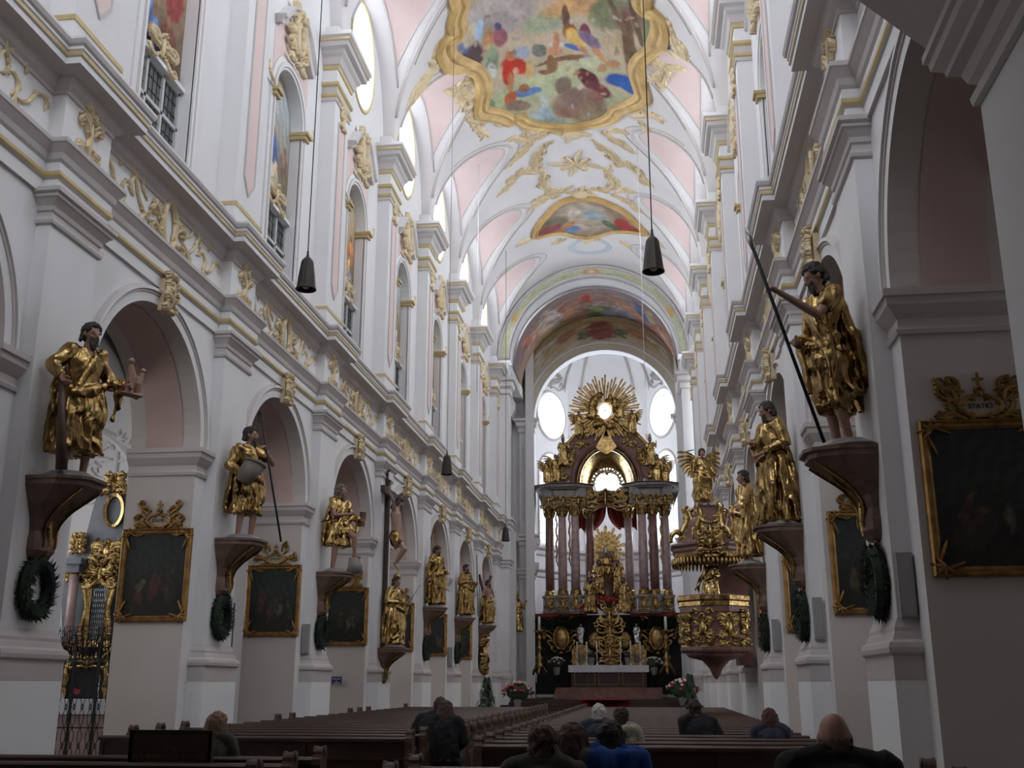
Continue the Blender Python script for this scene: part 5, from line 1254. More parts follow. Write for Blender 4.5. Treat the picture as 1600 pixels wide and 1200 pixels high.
# ------------------------------------------------------------------ station paintings on the pier sides
def picture(loc, sgn, label, seed, word):
    """local x = picture right (seen from the nave entrance), y = into the pier, z up; 1.13 x 1.40 m"""
    e = empty('framed_painting', loc, 0, label, 'painting', 'stations of the cross on the pier sides')
    W, H = .545, .70; mp = lambda a, b, h: (a, -h, b)
    mb = MB()
    mb.sweep([(-W, -H), (-W, H), (W, H), (W, -H)], [(-.09, 0), (-.09, .05), (-.07, .075), (-.045, .05), (-.02, .055), (.01, .03), (.01, 0)][::1], mp, closed=True, m=0)
    mb.build('frame', M['framegold'], e)
    for sx in (-1, 1):
        for sz in (-1, 1):
            mb = MB(); mq = lambda a, b, h: (sx * (W + a), -h - .04, sz * (H + b))
            for j in range(5): stroke(mb, heading_curve(-.03, -.03, PI / 4 + (j - 2) * .5, .15, lambda t: (j - 2) * 3 / .15 * .2, 6), .022, mq, .04)
            leafy(mb, [(.03 - .02 * q, -.02 - .05 * q) for q in range(6)], .018, mq, .03, seed + 3); leafy(mb, [(-.02 - .05 * q, .03 - .02 * q) for q in range(5)], .018, mq, .03, seed + 5)
            mb.build('corner_carving', M['framegold'], e)
    rr = random.Random(seed)
    bl = []
    for i in range(7):
        u = rr.uniform(.2, .85); v = rr.uniform(.2, .5); h = rr.uniform(.05, .10); c = rr.choice([(62, 40, 34), (58, 52, 42), (74, 66, 54), (50, 46, 42), (80, 44, 38)])
        bl += [(u, v, h * .8, h * 1.6, rr.uniform(-30, 30), c, .8), (u, v + h * 1.7, .03, .026, 0, (86, 66, 52), .8)]
    bl += [(.5, .08, .5, .08, rr.uniform(-6, 6), (38, 34, 28), .7), (.5 + rr.uniform(-.2, .2), .35, .05, .10, rr.uniform(-40, 40), (104, 96, 82), .6)]
    painted_grid('canvas', lambda u, v: (-W + 2 * W * u, -.022, -H + 2 * H * v), 40, 50, lambda U, V: paint(U, V, [(0, (26, 24, 20)), (.35, (34, 31, 27)), (.6, (42, 46, 42)), (1, (36, 42, 40))], bl, seed, .02, 2, .22), M['oil'], e)
    mb = MB(); rocaille(mb, lambda a, b, h: mp(a, b + H + .23, h + .02), .48, .42, seed % 3 + 1, .05, n=7, opening=(.21, .11), w=.022)
    leafy(mb, [(-.40 + .04 * i, H + .08 + .06 * math.sin(i * .5)) for i in range(8)], .02, mp, .05, 4); leafy(mb, [(.40 - .04 * i, H + .08 + .06 * math.sin(i * .5)) for i in range(8)], .02, mp, .05, 4)
    mb.build('crest', M['framegold'], e)
    mb = MB(); mb.slab([(.21 * math.cos(t), H + .23 + .10 * math.sin(t)) for t in [2 * PI * i / 20 for i in range(20)]], 0, .035, mp); mb.build('cartouche_plate', M['cartoon'], e)
    tx = text(word, .072, (0, -.04, H + .205), M['iron'], e, 'station_lettering')
    mb = MB(); mb.slab([(-.012, .36), (.012, .36), (.012, .50), (.055, .50), (.055, .525), (.012, .525), (.012, .58), (-.012, .58), (-.012, .525), (-.055, .525), (-.055, .50), (-.012, .50)], .03, .055, lambda a, b, h: mp(a, b + H, h)); mb.ball((0, -.045, H + .36), .035); mb.build('cross', M['framegold'], e)
    return e
def text(s, size, loc, m, parent, name, rz=0.0, extrude=.003):
    c = bpy.data.curves.new(name, 'FONT'); c.body = s; c.size = size; c.align_x = 'CENTER'; c.extrude = extrude
    tmp = bpy.data.objects.new(name, c); C.objects.link(tmp)
    me = bpy.data.meshes.new_from_object(tmp.evaluated_get(bpy.context.evaluated_depsgraph_get())); bpy.data.objects.remove(tmp)
    me.materials.clear(); me.materials.append(m)
    o = bpy.data.objects.new(name, me); C.objects.link(o); o.rotation_euler = (PI / 2, 0, rz); o.location = loc
    if parent is not None: o.parent = parent
    return o
M['framegold'] = mat('aged_gilt_frame', (.42, .25, .08), .4, .75, col2=(.20, .10, .035), noise_scale=6)
PL = [('between the nearest grille gap and the basket-bearing statue', 'STATIO'), ('left of the sword-bearing statue, second from the front', 'STATIO'), ('half hidden by the console of the sword-bearing statue', 'STATIO'),
      ('behind the crowned queen statue', 'STATIO'), ('below the statue with the cross staff', 'STATIO'), ('below the lance-bearing statue', 'STATIO')]
pl = ['dark framed station painting on the left pier before the basket-bearing statue', 'dark framed station painting on the left pier before the sword-bearing statue', 'dark framed station painting on the left pier before the crucifix',
      'dark framed station painting behind the crowned queen statue', 'dark framed station painting below and behind the robed walking statue', 'dark framed station painting below and behind the lance-bearing statue']
for i, k in enumerate(range(1, 7)):
    picture((X_(-1, 5.86), Y0[-1] + .72 + 6 * k - 1.05, 3.35), -1, pl[i], 11 + i, 'STATIO')
plr = ['large dark framed station painting cut by the right picture edge', 'dark framed station painting partly behind the right wreath, second on the right', 'dark framed station painting behind the console of the robed bearded statue', 'narrowly visible station painting beside the pulpit']
for i, k in enumerate(range(0, 4)):
    picture((X_(1, 5.99), Y0[1] + .72 + 6 * k - 1.05, 3.35), 1, plr[i], 31 + i, 'STATIO')

# ------------------------------------------------------------------ wreaths, loudspeakers, small signs
def wreath(loc, sx, label):
    e = empty('fir_wreath', loc, 0, label, 'wreath', 'fir wreaths on the piers')
    r = random.Random(int(loc[1] * 7)); mb = MB()
    mb.sweep([(.28 * math.cos(t), .31 * math.sin(t)) for t in [2 * PI * i / 28 for i in range(28)]], [(-.06, .02), (-.09, .08), (-.04, .14), (.04, .14), (.09, .08), (.06, .02)], lambda a, b, h: (sx * h, a, b), closed=True, smooth=True)
    for i in range(620):
        t = r.uniform(0, 2 * PI); q = r.uniform(-.5, 2 * PI); a, b = .28 * math.cos(t), .31 * math.sin(t); rr = .075
        c = V((sx * (.08 + rr * math.sin(q)), a + math.cos(t) * rr * math.cos(q), b + math.sin(t) * rr * math.cos(q)))
        d = V((sx * math.sin(q), math.cos(t) * math.cos(q) - math.sin(t) * .6, math.sin(t) * math.cos(q) + math.cos(t) * .6)).normalized() * r.uniform(.05, .10)
        n = d.orthogonal().normalized() * .012
        mb.add([c - n, c + n, c + d], [(0, 1, 2)], 0)
    mb.build('fir_ring', M['leaf'], e, recalc=False)
    mb = MB(True); mb.tube([(sx * .02, 0, .38), (sx * .04, .02, .46), (sx * .02, .0, .52)], .022); mb.tube([(sx * .02, 0, .40), (sx * .05, -.05, .44)], .015); mb.build('ribbon', M['ribbon'], e)
WN = ['at the left picture edge below the club-bearing statue', 'below the basket-bearing statue', 'below the sword-bearing statue', None, 'below the robed walking statue', 'below the lance-bearing statue', 'below the diagonal-cross statue']
for k, n_ in enumerate(WN):
    if n_: wreath((X_(-1, UP), Y0[-1] + .66 + 6 * k, 2.70), 1, 'dark green fir wreath ' + n_)
for k, n_ in enumerate(['below the spear statue', 'below the bearded robed statue', 'below the pointing statue']):
    wreath((X_(1, UP), Y0[1] + .62 + 6 * k, 2.60), -1, 'dark green fir wreath ' + n_)
def column_speaker(x0, x1, y0, y1, z0, z1, m, label):
    e = empty('column_loudspeaker', ((x0 + x1) / 2, (y0 + y1) / 2, z0), 0, label, 'loudspeaker', 'slim column loudspeakers on the piers')
    a, b = (x1 - x0) / 2, (y1 - y0) / 2
    mb = MB(); mb.box(-a, a, -b, b, 0, z1 - z0); mb.build('case', m, e)
    mb = MB(); mb.box(-a * .82, a * .82, -b - .008, -b, .03, z1 - z0 - .03); mb.build('grille_cloth', m, e)
column_speaker(X_(1, 5.10), X_(1, 5.26), 11.47, 11.55, 1.95 + .25, 2.85, M['speaker'], 'grey column loudspeaker on the nearest right pier')
for k, n_ in ((1, 'second right pier from the front'), (2, 'third right pier from the front')):
    column_speaker(X_(1, 5.10), X_(1, 5.24), 11.46 + 6 * k, 11.55 + 6 * k, 2.22, 2.85, M['speaker'], 'grey column loudspeaker on the ' + n_)
column_speaker(X_(-1, 5.26), X_(-1, 5.10), 24.01, 24.1, 2.2, 2.85, M['speaker'], 'grey column loudspeaker on the left pier of the sword-bearing statue')
column_speaker(X_(-1, 5.26), X_(-1, 5.10), 42.01, 42.1, 2.2, 2.9, M['speaker'], 'grey column loudspeaker on the left pier of the lance-bearing statue')
column_speaker(X_(-1, 5.27), X_(-1, 5.11), 19.36, 19.52, 2.2, 3.0, M['darkspeaker'], 'dark column loudspeaker on the far edge of the basket-bearing statue pier')
e = empty('blue_sign', (X_(-1, 6.03), 29.60, 1.54), 0, 'small blue enamel sign on a left pier under a station painting', 'sign')
mb = MB(); mb.box(-.14, .14, -.015, .0, 0, .19); mb.build('plate', M['blue'], e)
text('EINGANG', .05, (0, -.02, .115), M['white'], e, 'lettering'); mb = MB(); mb.box(-.02, .02, -.018, -.014, .06, .08); mb.box(-.09, .11, -.018, -.014, .02, .035); mb.build('marks', M['white'], e)

# ------------------------------------------------------------------ pendant lamps on long cords
def lamp(loc, ztop, k, label, m='lampmetal'):
    e = empty('pendant_lamp', loc, 0, label, 'lamp', 'dark pendant lamps'); mb = MB()
    n = 24; prof = [(.165, 0), (.155, .06), (.135, .25), (.105, .46), (.10, .50), (.085, .54), (.03, .60), (.018, .66), (.02, .70), (0, .72)]
    rows = [[((r + (.006 if j % 2 and r > .09 else 0)) * k * math.cos(2 * PI * j / n), (r + (.006 if j % 2 and r > .09 else 0)) * k * math.sin(2 * PI * j / n), z * k) for j in range(n)] for r, z in prof]
    mb.grid(rows, 0, True, False); mb.tube([(.168 * k * math.cos(t), .168 * k * math.sin(t), 0) for t in [2 * PI * i / 24 for i in range(25)]], .012 * k); mb.build('lamp_shade', M[m], e)
    mb = MB(True); mb.ball((0, 0, .08 * k), .075 * k, 0, 12, 8); mb.build('bulb', M['bulb'], e)
    mb = MB(True); mb.tube([(0, 0, .70 * k), (0, 0, ztop - loc[2])], .006 + .004 * (k > 1)); mb.build('cord', M['iron'], e)
p = at(478, 452, 17.0); lamp(p, vz(p.x, p.y), 1.02, 'dark fluted pendant lamp hanging before the left frieze, nearer one')
p = at(1021, 424, 17.0); lamp(p, vz(p.x, p.y), 1.08, 'dark fluted pendant lamp hanging high right of centre')
p = at(698, 741, 30.0); lamp(p, vz(p.x, p.y), .98, 'dark fluted pendant lamp hanging small before the left wall, middle distance')
p = at(790, 845, 48.0); lamp(p, vz(p.x, p.y), 1.1, 'far dark pendant lamp before the left choir pier')
p = at(153, 706, 20.0); lamp(p, 6.6 + 2.2 * math.sqrt(1 - ((XC - p.x - 9.06) / 2.54) ** 2) - .01, .55, 'small dark bell lamp hanging in the left aisle')
for (a, b, Y, lb) in ((737, 745, 40, 'left thin white rope hanging from the vault'), (990, 1008, 40, 'right thin white rope hanging from the vault')):
    p = at(b, 600, Y); mb = MB(True); mb.tube([(0, 0, 0), (0, 0, vz(p.x, p.y) - 12.6)], .011, 0, 6); o = mb.build('hanging_rope', M['thong'], None, (p.x, p.y, 12.6)); tag(o, lb, 'rope', 'thin ropes hanging from the vault')

# ------------------------------------------------------------------ pews
PZ = .88
def pew_proto(x0, x1, ends, tall=False):
    """row of seats facing +y; ends: sides that carry a carved end ('a' at x0, 'b' at x1)"""
    e = empty('pew', (0, 0, 0)); L = x1 - x0
    mb = MB(); mb.box(0, L, -.02, .02, .12, PZ - .03); mb.build('back_panel', M['wood'], e)
    mb = MB()
    mb.sweep([(0, 0), (L, 0)], [(.09, PZ - .06), (.09, PZ - .02), (.05, PZ), (-.05, PZ), (-.05, PZ - .05), (-.02, PZ - .06)], ID, m=0); mb.build('top_rail', M['wood'], e)
    mb = MB(); mb.box(0, L, .03, .40, .42, .455); mb.box(0, L, .38, .41, .30, .42); mb.build('seat', M['wood'], e)
    mb = MB(); mb.box(0, L, -.33, -.20, .14, .18); mb.box(0, L, -.12, -.02, .60, .62); mb.build('kneeler', M['wood'], e)
    n = max(2, int(L / 1.3))
    for i in range(n + 1):
        mb = MB(); q = L * i / n; mb.box(min(max(q - .03, 0), L - .06), min(max(q + .03, .06), L), -.04, -.018, .12, PZ - .08); mb.build('stile', M['wood'], e)
    for c in ends:
        xx = 0 if c == 'a' else L
        prof = [(-.12, 0), (.48, 0), (.46, .30), (.52, .46), (.50, .56), (.36, .60), (.22, .62), (.12, .70), (.10, .82), (.13, .89), (.11, .95), (.04, .98), (-.04, .95), (-.05, .89), (-.10, .86), (-.08, .70), (-.13, .50), (-.09, .25)]
        mb = MB(); mb.slab(smooth_poly(prof, 1), xx - .045, xx + .045, lambda a, b, h: (h, a, b)); ee = mb.build('carved_end', M['woodlt'], e)
        for sg in (-1, 1):
            mb = MB(); mq = lambda a, b, h: (xx + sg * (.045 + h), a, b)
            leafy(mb, heading_curve(.18, .12, PI / 2, .42, lambda t: (5 if t < .5 else -8), 12), .022, mq, .02, 3); leafy(mb, heading_curve(.02, .60, PI / 2, .30, lambda t: -7 * t / .3, 10), .02, mq, .02, 5)
            mb.tube([(xx + sg * .03, .03, .94), (xx + sg * .055, .03, .94)], .045, 0, 10); mb.build('scroll_carving', M['woodlt'], ee)
    return e
LX0, LX1, RX0, RX1 = X_(-1, 4.80), -3.15, -2.0, X_(1, 4.62)
def rows(proto, ys, x0, lab, grp, cat='pew'):
    first = True
    for i, y in enumerate(ys):
        o = proto if first else copy_tree(proto); first = False
        o.location = (x0, y, 0); tag(o, lab(i, y), cat, grp)
NUM = ['first', 'second', 'third', 'fourth', 'fifth', 'sixth', 'seventh', 'eighth', 'ninth', 'tenth', 'eleventh', 'twelfth', 'thirteenth', 'fourteenth', 'fifteenth', 'sixteenth', 'seventeenth', 'eighteenth', 'nineteenth', 'twentieth', 'twenty-first', 'twenty-second', 'twenty-third', 'twenty-fourth', 'twenty-fifth']
ly = [14.3 + .88 * i for i in range(22)]; near_pier = lambda y: abs(((y - 12.72 + 3) % 6) - 3) < 1.75
rows(pew_proto(LX0, LX1, 'ab'), [y for y in ly if not near_pier(y)], LX0, lambda i, y: 'dark wooden pew with carved ends, %s of the long left block' % NUM[ly.index(y)], 'pews of the long left block')
rows(pew_proto(LX0, LX1, 'b'), [y for y in ly if near_pier(y)], LX0, lambda i, y: 'dark wooden pew with one carved end, %s of the long left block' % NUM[ly.index(y)], 'pews of the long left block')
rows(pew_proto(LX0, LX1, 'ab'), [8.6, 9.48, 10.35], LX0, lambda i, y: 'dark wooden pew of the near left block, %s from the camera' % NUM[i], 'pews of the near left block')
rows(pew_proto(RX0, RX1, 'a'), [12.75 + .88 * i for i in range(24)], RX0, lambda i, y: 'dark wooden pew with carved ends, %s of the long right block' % NUM[i], 'pews of the long right block')
rows(pew_proto(RX0, RX1 + .1, 'ab'), [4.9, 5.75, 6.6, 7.5, 8.4, 9.3], RX0, lambda i, y: 'dark wooden pew of the near right block, %s from the camera' % NUM[i], 'pews of the near right block')
# notice board standing in front of the left pews
e = empty('notice_board', (-4.33, 9.7, 0), 0, 'dark wooden notice board with faint gilt capitals before the left pews', 'notice board')
hb = 1.115
mb = MB(); mb.box(-.36, .36, -.02, .02, .45, hb); mb.build('panel', M['wood'], e)
mb = MB(); mb.sweep([(-.36, .45), (-.36, hb), (.36, hb), (.36, .45)], [(-.0, -.03), (-.0, .03), (-.03, .03), (-.03, -.03)], lambda a, b, h: (a, h, b), closed=True); mb.build('rim', M['wood'], e)
for sx in (-1, 1):
    mb = MB(); mb.box(sx * .3 - .025, sx * .3 + .025, -.02, .02, 0, .46); mb.box(sx * .3 - .03, sx * .3 + .03, -.2, .2, 0, .04); mb.build('leg', M['wood'], e)
for tx_, z in (('BITTE', .965), ('WÄHREND DES GOTTES-', .895), ('DIENSTES KEINE', .835), ('BESICHTIGUNG', .775)):
    text(tx_, .062 if tx_ != 'BITTE' else .045, (0, -.024, z), M['gilt'], e, 'lettering')
# ------------------------------------------------------------------ sanctuary steps and balustrade
mb = MB()
for i in range(6):
    mb.box(-7.75, 2.6, 53.2 + .55 * i, 69, .13 * i - .02, .13 * (i + 1), 0)
for i in range(4):
    mb.box(-5.2, .5, 58.3 + .42 * i, 66, .78 + .14 * i, .78 + .14 * (i + 1), 1)
o = mb.build('floor_sanctuary_steps', [M['altarwood'], M['marble']]); struct(o, 'dark steps rising to the high altar')
mb = MB(); mb.box(-3.6, -1.2, 53.5, 58.6, .79, .80); 
for i in range(6): mb.box(-3.6, -1.2, 53.19 + .55 * i, 53.74 + .55 * i, .13 * i, .13 * (i + 1) + .008)
o = mb.build('carpet_runner', M['carpet']); tag(o, 'red carpet strip on the altar steps', 'carpet')
e = empty('communion_rail', (XC, 36.6, 0), 0, 'low red marble balustrade across the nave beyond the pews', 'balustrade')
for sx in (-1, 1):
    mb = MB(); mb.box(*sorted((sx * .9, sx * 4.6)), -.14, .14, .66, .76); mb.box(*sorted((sx * .9, sx * 4.6)), -.14, .14, 0, .12); mb.build('rail', M['marble'], e)
    for i in range(13):
        mb = MB(True); x = sx * (1.05 + i * .285); mb.lathe([(.05, .12), (.075, .2), (.08, .3), (.04, .42), (.035, .5), (.06, .58), (.06, .66)], (x, 0, 0), 0, 10); mb.build('baluster', M['colmarble'], e)

# ------------------------------------------------------------------ high altar
AYP = 62.0
def A(px, py, Y=AYP): return at(px, py, Y)
HA = empty('high_altar', (AX, AYP, .78), 0, 'towering baroque high altar of dark red marble columns and gilding in the apse', 'altar')
def apart(mb, name, m, par=None):
    o = mb.build(name, m); p = par or HA
    o.parent = p; o.matrix_parent_inverse = Matrix.Translation(-HA.location) if par is None else Matrix.Translation(-V(par_loc(par)))
    return o
def par_loc(o): return HA.location
def pxbox(mb, x0, x1, yt, yb, Y0_, Y1_, m=0):
    a, b = A(x0, yb, Y0_), A(x1, yt, Y0_); mb.box(a.x, b.x, Y0_, Y1_, a.z, b.z, m)
# podium wall with dark hangings
mb = MB(); pxbox(mb, 836, 1062, 960, 1085, 61.8, 62.6); apart(mb, 'podium', M['dark'])
z9 = A(945, 960, 61.6).z
for x0, x1 in ((836, 915), (985, 1062)):
    mb = MB(); a, b = A(x0, 960, 61.5), A(x1, 960, 61.5); mb.box(a.x, b.x, 61.4, 63.6, z9 - .12, z9 + .06); apart(mb, 'red_shelf', M['redcloth'])
cols_px = [(859, 61.9), (879, 61.4), (899, 61.2), (922, 62.3), (983, 62.3), (1005, 61.2), (1022, 61.4), (1041, 61.9)]
zb0, zb1, zs0, zs1, zc1, ze1 = A(945, 957, 61.5).z, A(945, 932, 61.5).z, A(945, 921, 61.5).z, A(945, 806, 61.5).z, A(945, 790, 61.5).z, A(945, 757, 61.5).z
for i, (cx, cy) in enumerate(cols_px):
    x = A(cx, 870, cy).x
    mb = MB(); mb.box(x - .36, x + .36, cy - .36, cy + .5, zb0, zb1); mb.box(x - .42, x + .42, cy - .42, cy + .5, zb1 - .06, zb1 + .06); mb.box(x - .40, x + .40, cy - .40, cy + .5, zb0, zb0 + .1); ped = apart(mb, 'pedestal', M['greymarble'])
    mb = MB(); rocaille(mb, lambda a, b, h: (x + a, cy - .37 - h, (zb0 + zb1) / 2 + b), .5, .8, i % 4, .08, n=4, w=.05)
    mb.ball((x, cy - .38, (zb0 + zb1) / 2), (.17, .05, .26), 0, 10, 8); o = mb.build('pedestal_shield', M['gold']); o.parent = ped
    mb = MB(True); mb.lathe([(.34, zb1 + .06), (.34, zb1 + .14), (.30, zb1 + .17), (.32, zb1 + .24), (.27, zs0)], (x, cy, 0), 0, 18); apart(mb, 'column_base', M['gold'])
    mb = MB(True); mb.lathe([(.255, zs0), (.262, zs0 + 1.2), (.25, zs0 + 2.6), (.225, zs1)], (x, cy, 0), 0, 20); apart(mb, 'column_shaft', M['colmarble'] if i % 3 else M['marble'])
    mb = MB(True); mb.lathe([(.235, zs1 - .04), (.26, zs1), (.24, zs1 + .05), (.27, zs1 + .3), (.36, zc1 - .06), (.38, zc1)], (x, cy, 0), 0, 16)
    for j in range(16):
        t = 2 * PI * j / 16; P_ = lambda a, b, h: (x + (.25 + h + max(0, b) * .18) * math.cos(t + a * 3), cy + (.25 + h + max(0, b) * .18) * math.sin(t + a * 3), zs1 + b)
        stroke(mb, [(0, .02), (0, .15), (0, .30 if j % 2 else .45), (.01, .28 if j % 2 else .5)], .035, P_, .06)
    apart(mb, 'column_capital', M['gold'])
for sx, (p0, p1) in enumerate(((846, 916), (984, 1051))):
    a, b = A(p0, 790, 61.2), A(p1, 790, 61.2)
    xs = [a.x, b.x]
    path = [(a.x, 63.6), (a.x, 61.6), (a.x + .7, 61.0), (b.x - .7 if sx == 0 else b.x, 61.0 if sx == 0 else 61.6), (b.x, 61.6 if sx == 0 else 63.6)]
    if sx: path = [(a.x, 63.6), (a.x, 61.6), (a.x + .7, 61.0), (b.x - .7, 61.0), (b.x, 61.6), (b.x, 63.6)]
    else: path = [(a.x, 63.6), (a.x, 61.6), (a.x + .7, 61.0), (b.x - .7, 61.0), (b.x, 61.6), (b.x, 63.6)]
    mb = MB(); h = ze1 - zc1
    mb.sweep(path[::1], [(0, zc1), (-.0, zc1 + .0), (.06, zc1 + .02), (.06, zc1 + .22), (.10, zc1 + .26), (0.0, zc1 + .28), (0.0, ze1 - .38), (.12, ze1 - .32), (.16, ze1 - .24), (.40, ze1 - .20), (.42, ze1 - .08), (.5, ze1 - .02), (.5, ze1)][::1], ID, mats=[0, 0, 0, 1, 0, 0, 1, 0, 0, 0, 1, 0])
    mb.box(a.x, b.x, 61.1, 63.6, zc1, ze1)
    apart(mb, 'entablature', [M['greymarble'], M['gold']])
    mb = MB(); 
    for j in range(3):
        cx = a.x + (b.x - a.x) * (j + .5) / 3; rocaille(mb, lambda q, w_, h_: (cx + q, 60.95 - h_, zc1 + .2 + w_), .7, .6, 8 + j, .14, n=4, w=.05)
    apart(mb, 'entablature_carving', M['gold'])
# upper storey: arch with gilded shell, side volutes, gable
ca = A(948, 757, 61.6); R1 = A(1002, 757, 61.6).x - ca.x; ztop = A(948, 692, 61.6).z; RZ = ztop - ca.z
for dr, y_, nm_, m_ in ((0, 61.4, 'arch_moulding', M['marble']), (-.30, 61.5, 'arch_gilded_band', M['gold'])):
    mb = MB(); mb.sweep([(ca.x - (R1 + dr) * math.cos(t), ca.z + (RZ + dr) * math.sin(t)) for t in [PI * i / 30 for i in range(31)]], [(.14, 62.4), (.14, y_), (.05, y_ - .1), (-.06, y_ - .06), (-.14, y_ + .02), (-.14, 62.4)], lambda a, b, h: (a, h, b), smooth=False)
    apart(mb, nm_, m_)
mb = MB(True); rr_ = R1 - .45; rz = RZ - .45
mb.grid([[(ca.x - rr_ * math.cos(t) * math.cos(q * .0) , 61.6 + .9 * math.sin(q * PI / 2), ca.z + (rz * math.sin(t)) * 1.0 - 0 * q) if q == 0 else (ca.x - (rr_ - .62 * rr_ * q * 0.55) * math.cos(t), 61.6 + 1.0 * math.sin(q * PI / 2), ca.z + (rz * (1 - .42 * q)) * math.sin(t)) for t in [PI * i / 28 for i in range(29)]] for q in [j / 6 for j in range(7)]])
apart(mb, 'gilded_shell_vault', M['brightgold'])
mb = MB()
for i in range(16):
    t = PI * (i + .5) / 16; c_, s_ = math.cos(t), math.sin(t); P_ = lambda a, b, h: (ca.x - (rr_ * .62) * c_ + a, 62.3 - h, ca.z + rz * .56 * s_ + b)
    leafy(mb, heading_curve(0, 0, -PI / 2 + c_ * .7, .42, lambda z: 4 * c_ / .42, 8), .06, P_, .08, i)
apart(mb, 'lambrequin', M['gold'])
for sx in (-1, 1):
    q = (lambda a, b, h: (ca.x + sx * a, 61.7 - h, ca.z + b))
    mb = MB(); vol = [(R1 + 1.55, .1), (R1 + 1.45, .9), (R1 + .95, 1.5), (R1 + .55, 2.1), (R1 + .1, 2.7), (R1 - .5, 3.3), (R1 - 1.05, 3.75), (.05, 4.3)]
    inn = [(.05, RZ + .1), (R1 * .5, RZ * .88), (R1 * .85, RZ * .6), (R1 + .1, .1)]
    mb.slab(smooth_poly(vol + inn, 1), -.5, .1, q); apart(mb, 'gable_scroll', M['marble'])
    mb = MB(); stroke(mb, smooth_poly(vol, 2, False), .12, lambda a, b, h: q(a, b, h + .1), .16)
    for j, (a0, b0) in enumerate(((R1 + .9, .7), (R1 + .2, 1.8), (R1 - .7, 2.7), (.9, 3.4))):
        leafy(mb, heading_curve(a0, b0, 2.0 + j, 1.1, lambda t: (6 if t < .5 else -9) / 1.1, 14), .09, lambda a, b, h: q(a, b, h + .12), .16, 5 + j); rocaille(mb, lambda a, b, h: q(a0 + a, b0 + b - .1, h + .1), .7, .7, j + 2, .2, n=4, w=.06)
    apart(mb, 'gable_gilding', M['gold'])
# sunburst
sc = A(945, 643, 61.3); e = empty('sunburst', sc, 0, 'great gilded ray glory with glowing oval centre above the high altar', 'glory')
rr0 = random.Random(4)
for ring_, n_, r0_, r1_, w_ in ((0, 66, .62, 2.15, .055), (1, 44, .5, 1.6, .06)):
    mb = MB()
    for i in range(n_):
        t = 2 * PI * i / n_ + rr0.uniform(-.02, .02); L = (r1_ if i % 3 else r1_ * .9) * rr0.uniform(.9, 1.05)
        if abs(t - 1.5 * PI) < .8: L *= .8
        c_, s_ = math.cos(t), math.sin(t); P_ = lambda a, b, h: (a * c_ - b * s_, -h - .1 * ring_, a * s_ + b * c_)
        mb.slab([(r0_, -w_ * .4), (L, -w_), (L * 1.03, 0), (L, w_), (r0_, w_ * .4)], 0, .03 + .03 * (i % 2), P_)
    mb.build('rays', M['gold'], e)
mb = MB(True); mb.ball((0, -.06, 0), (.34, .05, .44), 0, 20, 14); mb.build('glowing_oval', mat('backlit_alabaster', (.95, .90, .70), .5, emit=((1.0, .93, .72), 3.2)), e)
mb = MB(True); mb.tube([(-.03, -.13, -.02), (0, -.14, .03), (.06, -.13, .06)], [.02, .05, .02]); mb.tube([(0, -.13, .02), (-.10, -.13, .10)], [.03, .005]); mb.tube([(0, -.13, .02), (.12, -.13, -.04)], [.03, .005]); mb.build('dove', M['gold'], e)
mb = MB(True)
for i in range(60):
    t = rr0.uniform(0, 2 * PI); r_ = rr0.uniform(.55, 1.0); q = rr0.uniform(.10, .22); mb.ball((r_ * math.cos(t), -.12 + rr0.uniform(-.1, .1), r_ * 1.1 * math.sin(t)), q)
fuse(mb, .05, 'cloud_ring', M['gold'], e, 1)
mb = MB(); q0 = A(947, 675, 61.2) - sc
for i in range(15):
    t = -PI / 2 + (i - 7) * .075; L = 1.35 - abs(i - 7) * .035; P_ = lambda a, b, h: (q0.x + a * math.cos(t) - b * math.sin(t), -.35 - h, q0.z + a * math.sin(t) + b * math.cos(t)); mb.slab([(0.0, -.04), (L, -.055), (L + .04, 0), (L, .055), (0, .04)], 0, .05 + .03 * (i % 2), P_)
mb.build('falling_rays', M['brightgold'], e)
# angel prototypes
def wings(e, P, k):
    mb = MB()
    for sx in (-1, 1):
        q = lambda a, b, h: P(sx * a, .14 + h * .6 + a * .25, b)
        for i in range(9):
            L = .75 - i * .05; th = 1.15 - i * .20
            stroke(mb, heading_curve(.08, 1.42 - i * .03, th, L, lambda t: -1.2 / L, 8), .055, q, .04)
    mb.build('wings', M['gold'], e)
AG = statue('t', (0, 0, 0), 0, 1.55, seed=12, rh=(-.42, -.30, 1.35), relb=(-.34, -.10, 1.22), lh=(.40, -.20, .95), beard=0, props=wings, robe_w=1.0, voxel=.028, hem=.15, base=False, name='gilded_angel', robemat=M['brightgold'])
BG = statue('t', (0, 0, 0), 0, 2.0, seed=15, rh=(-.30, -.34, 1.2), lh=(.40, -.25, 1.45), lelb=(.34, -.08, 1.2), beard=.14, robe_w=1.2, voxel=.03, hem=.05, base=False, name='gilded_bishop_statue', robemat=M['brightgold'])
mb = MB(True); mb.lathe([(.10, 0), (.12, .06), (.10, .2), (.05, .34), (0, .42)], (0, 0, 0), 0, 10, sx=1, sy=.6); mt = mb.build('mitre', M['brightgold'], BG, (0, -.03, 1.90))
SG = statue('t', (0, 0, 0), 0, 1.0, seed=17, beard=0, robe_w=1.0, voxel=.025, hem=.05, base=False, name='silver_statue', robemat=M['silver'], skinmat=M['silver'], hairmat=M['silver'])
used = {}
def place(pro, loc, rz, label, cat='statue', grp=None, sc_=1.0, tilt=0.0):
    o = pro if pro.name not in used else copy_tree(pro); used[pro.name] = 1
    if o is not pro: o.name = pro.name.split('.')[0]
    o.location = loc; o.rotation_euler = (tilt, 0, rz); o.scale = (sc_,) * 3; tag(o, label, cat, grp); return o
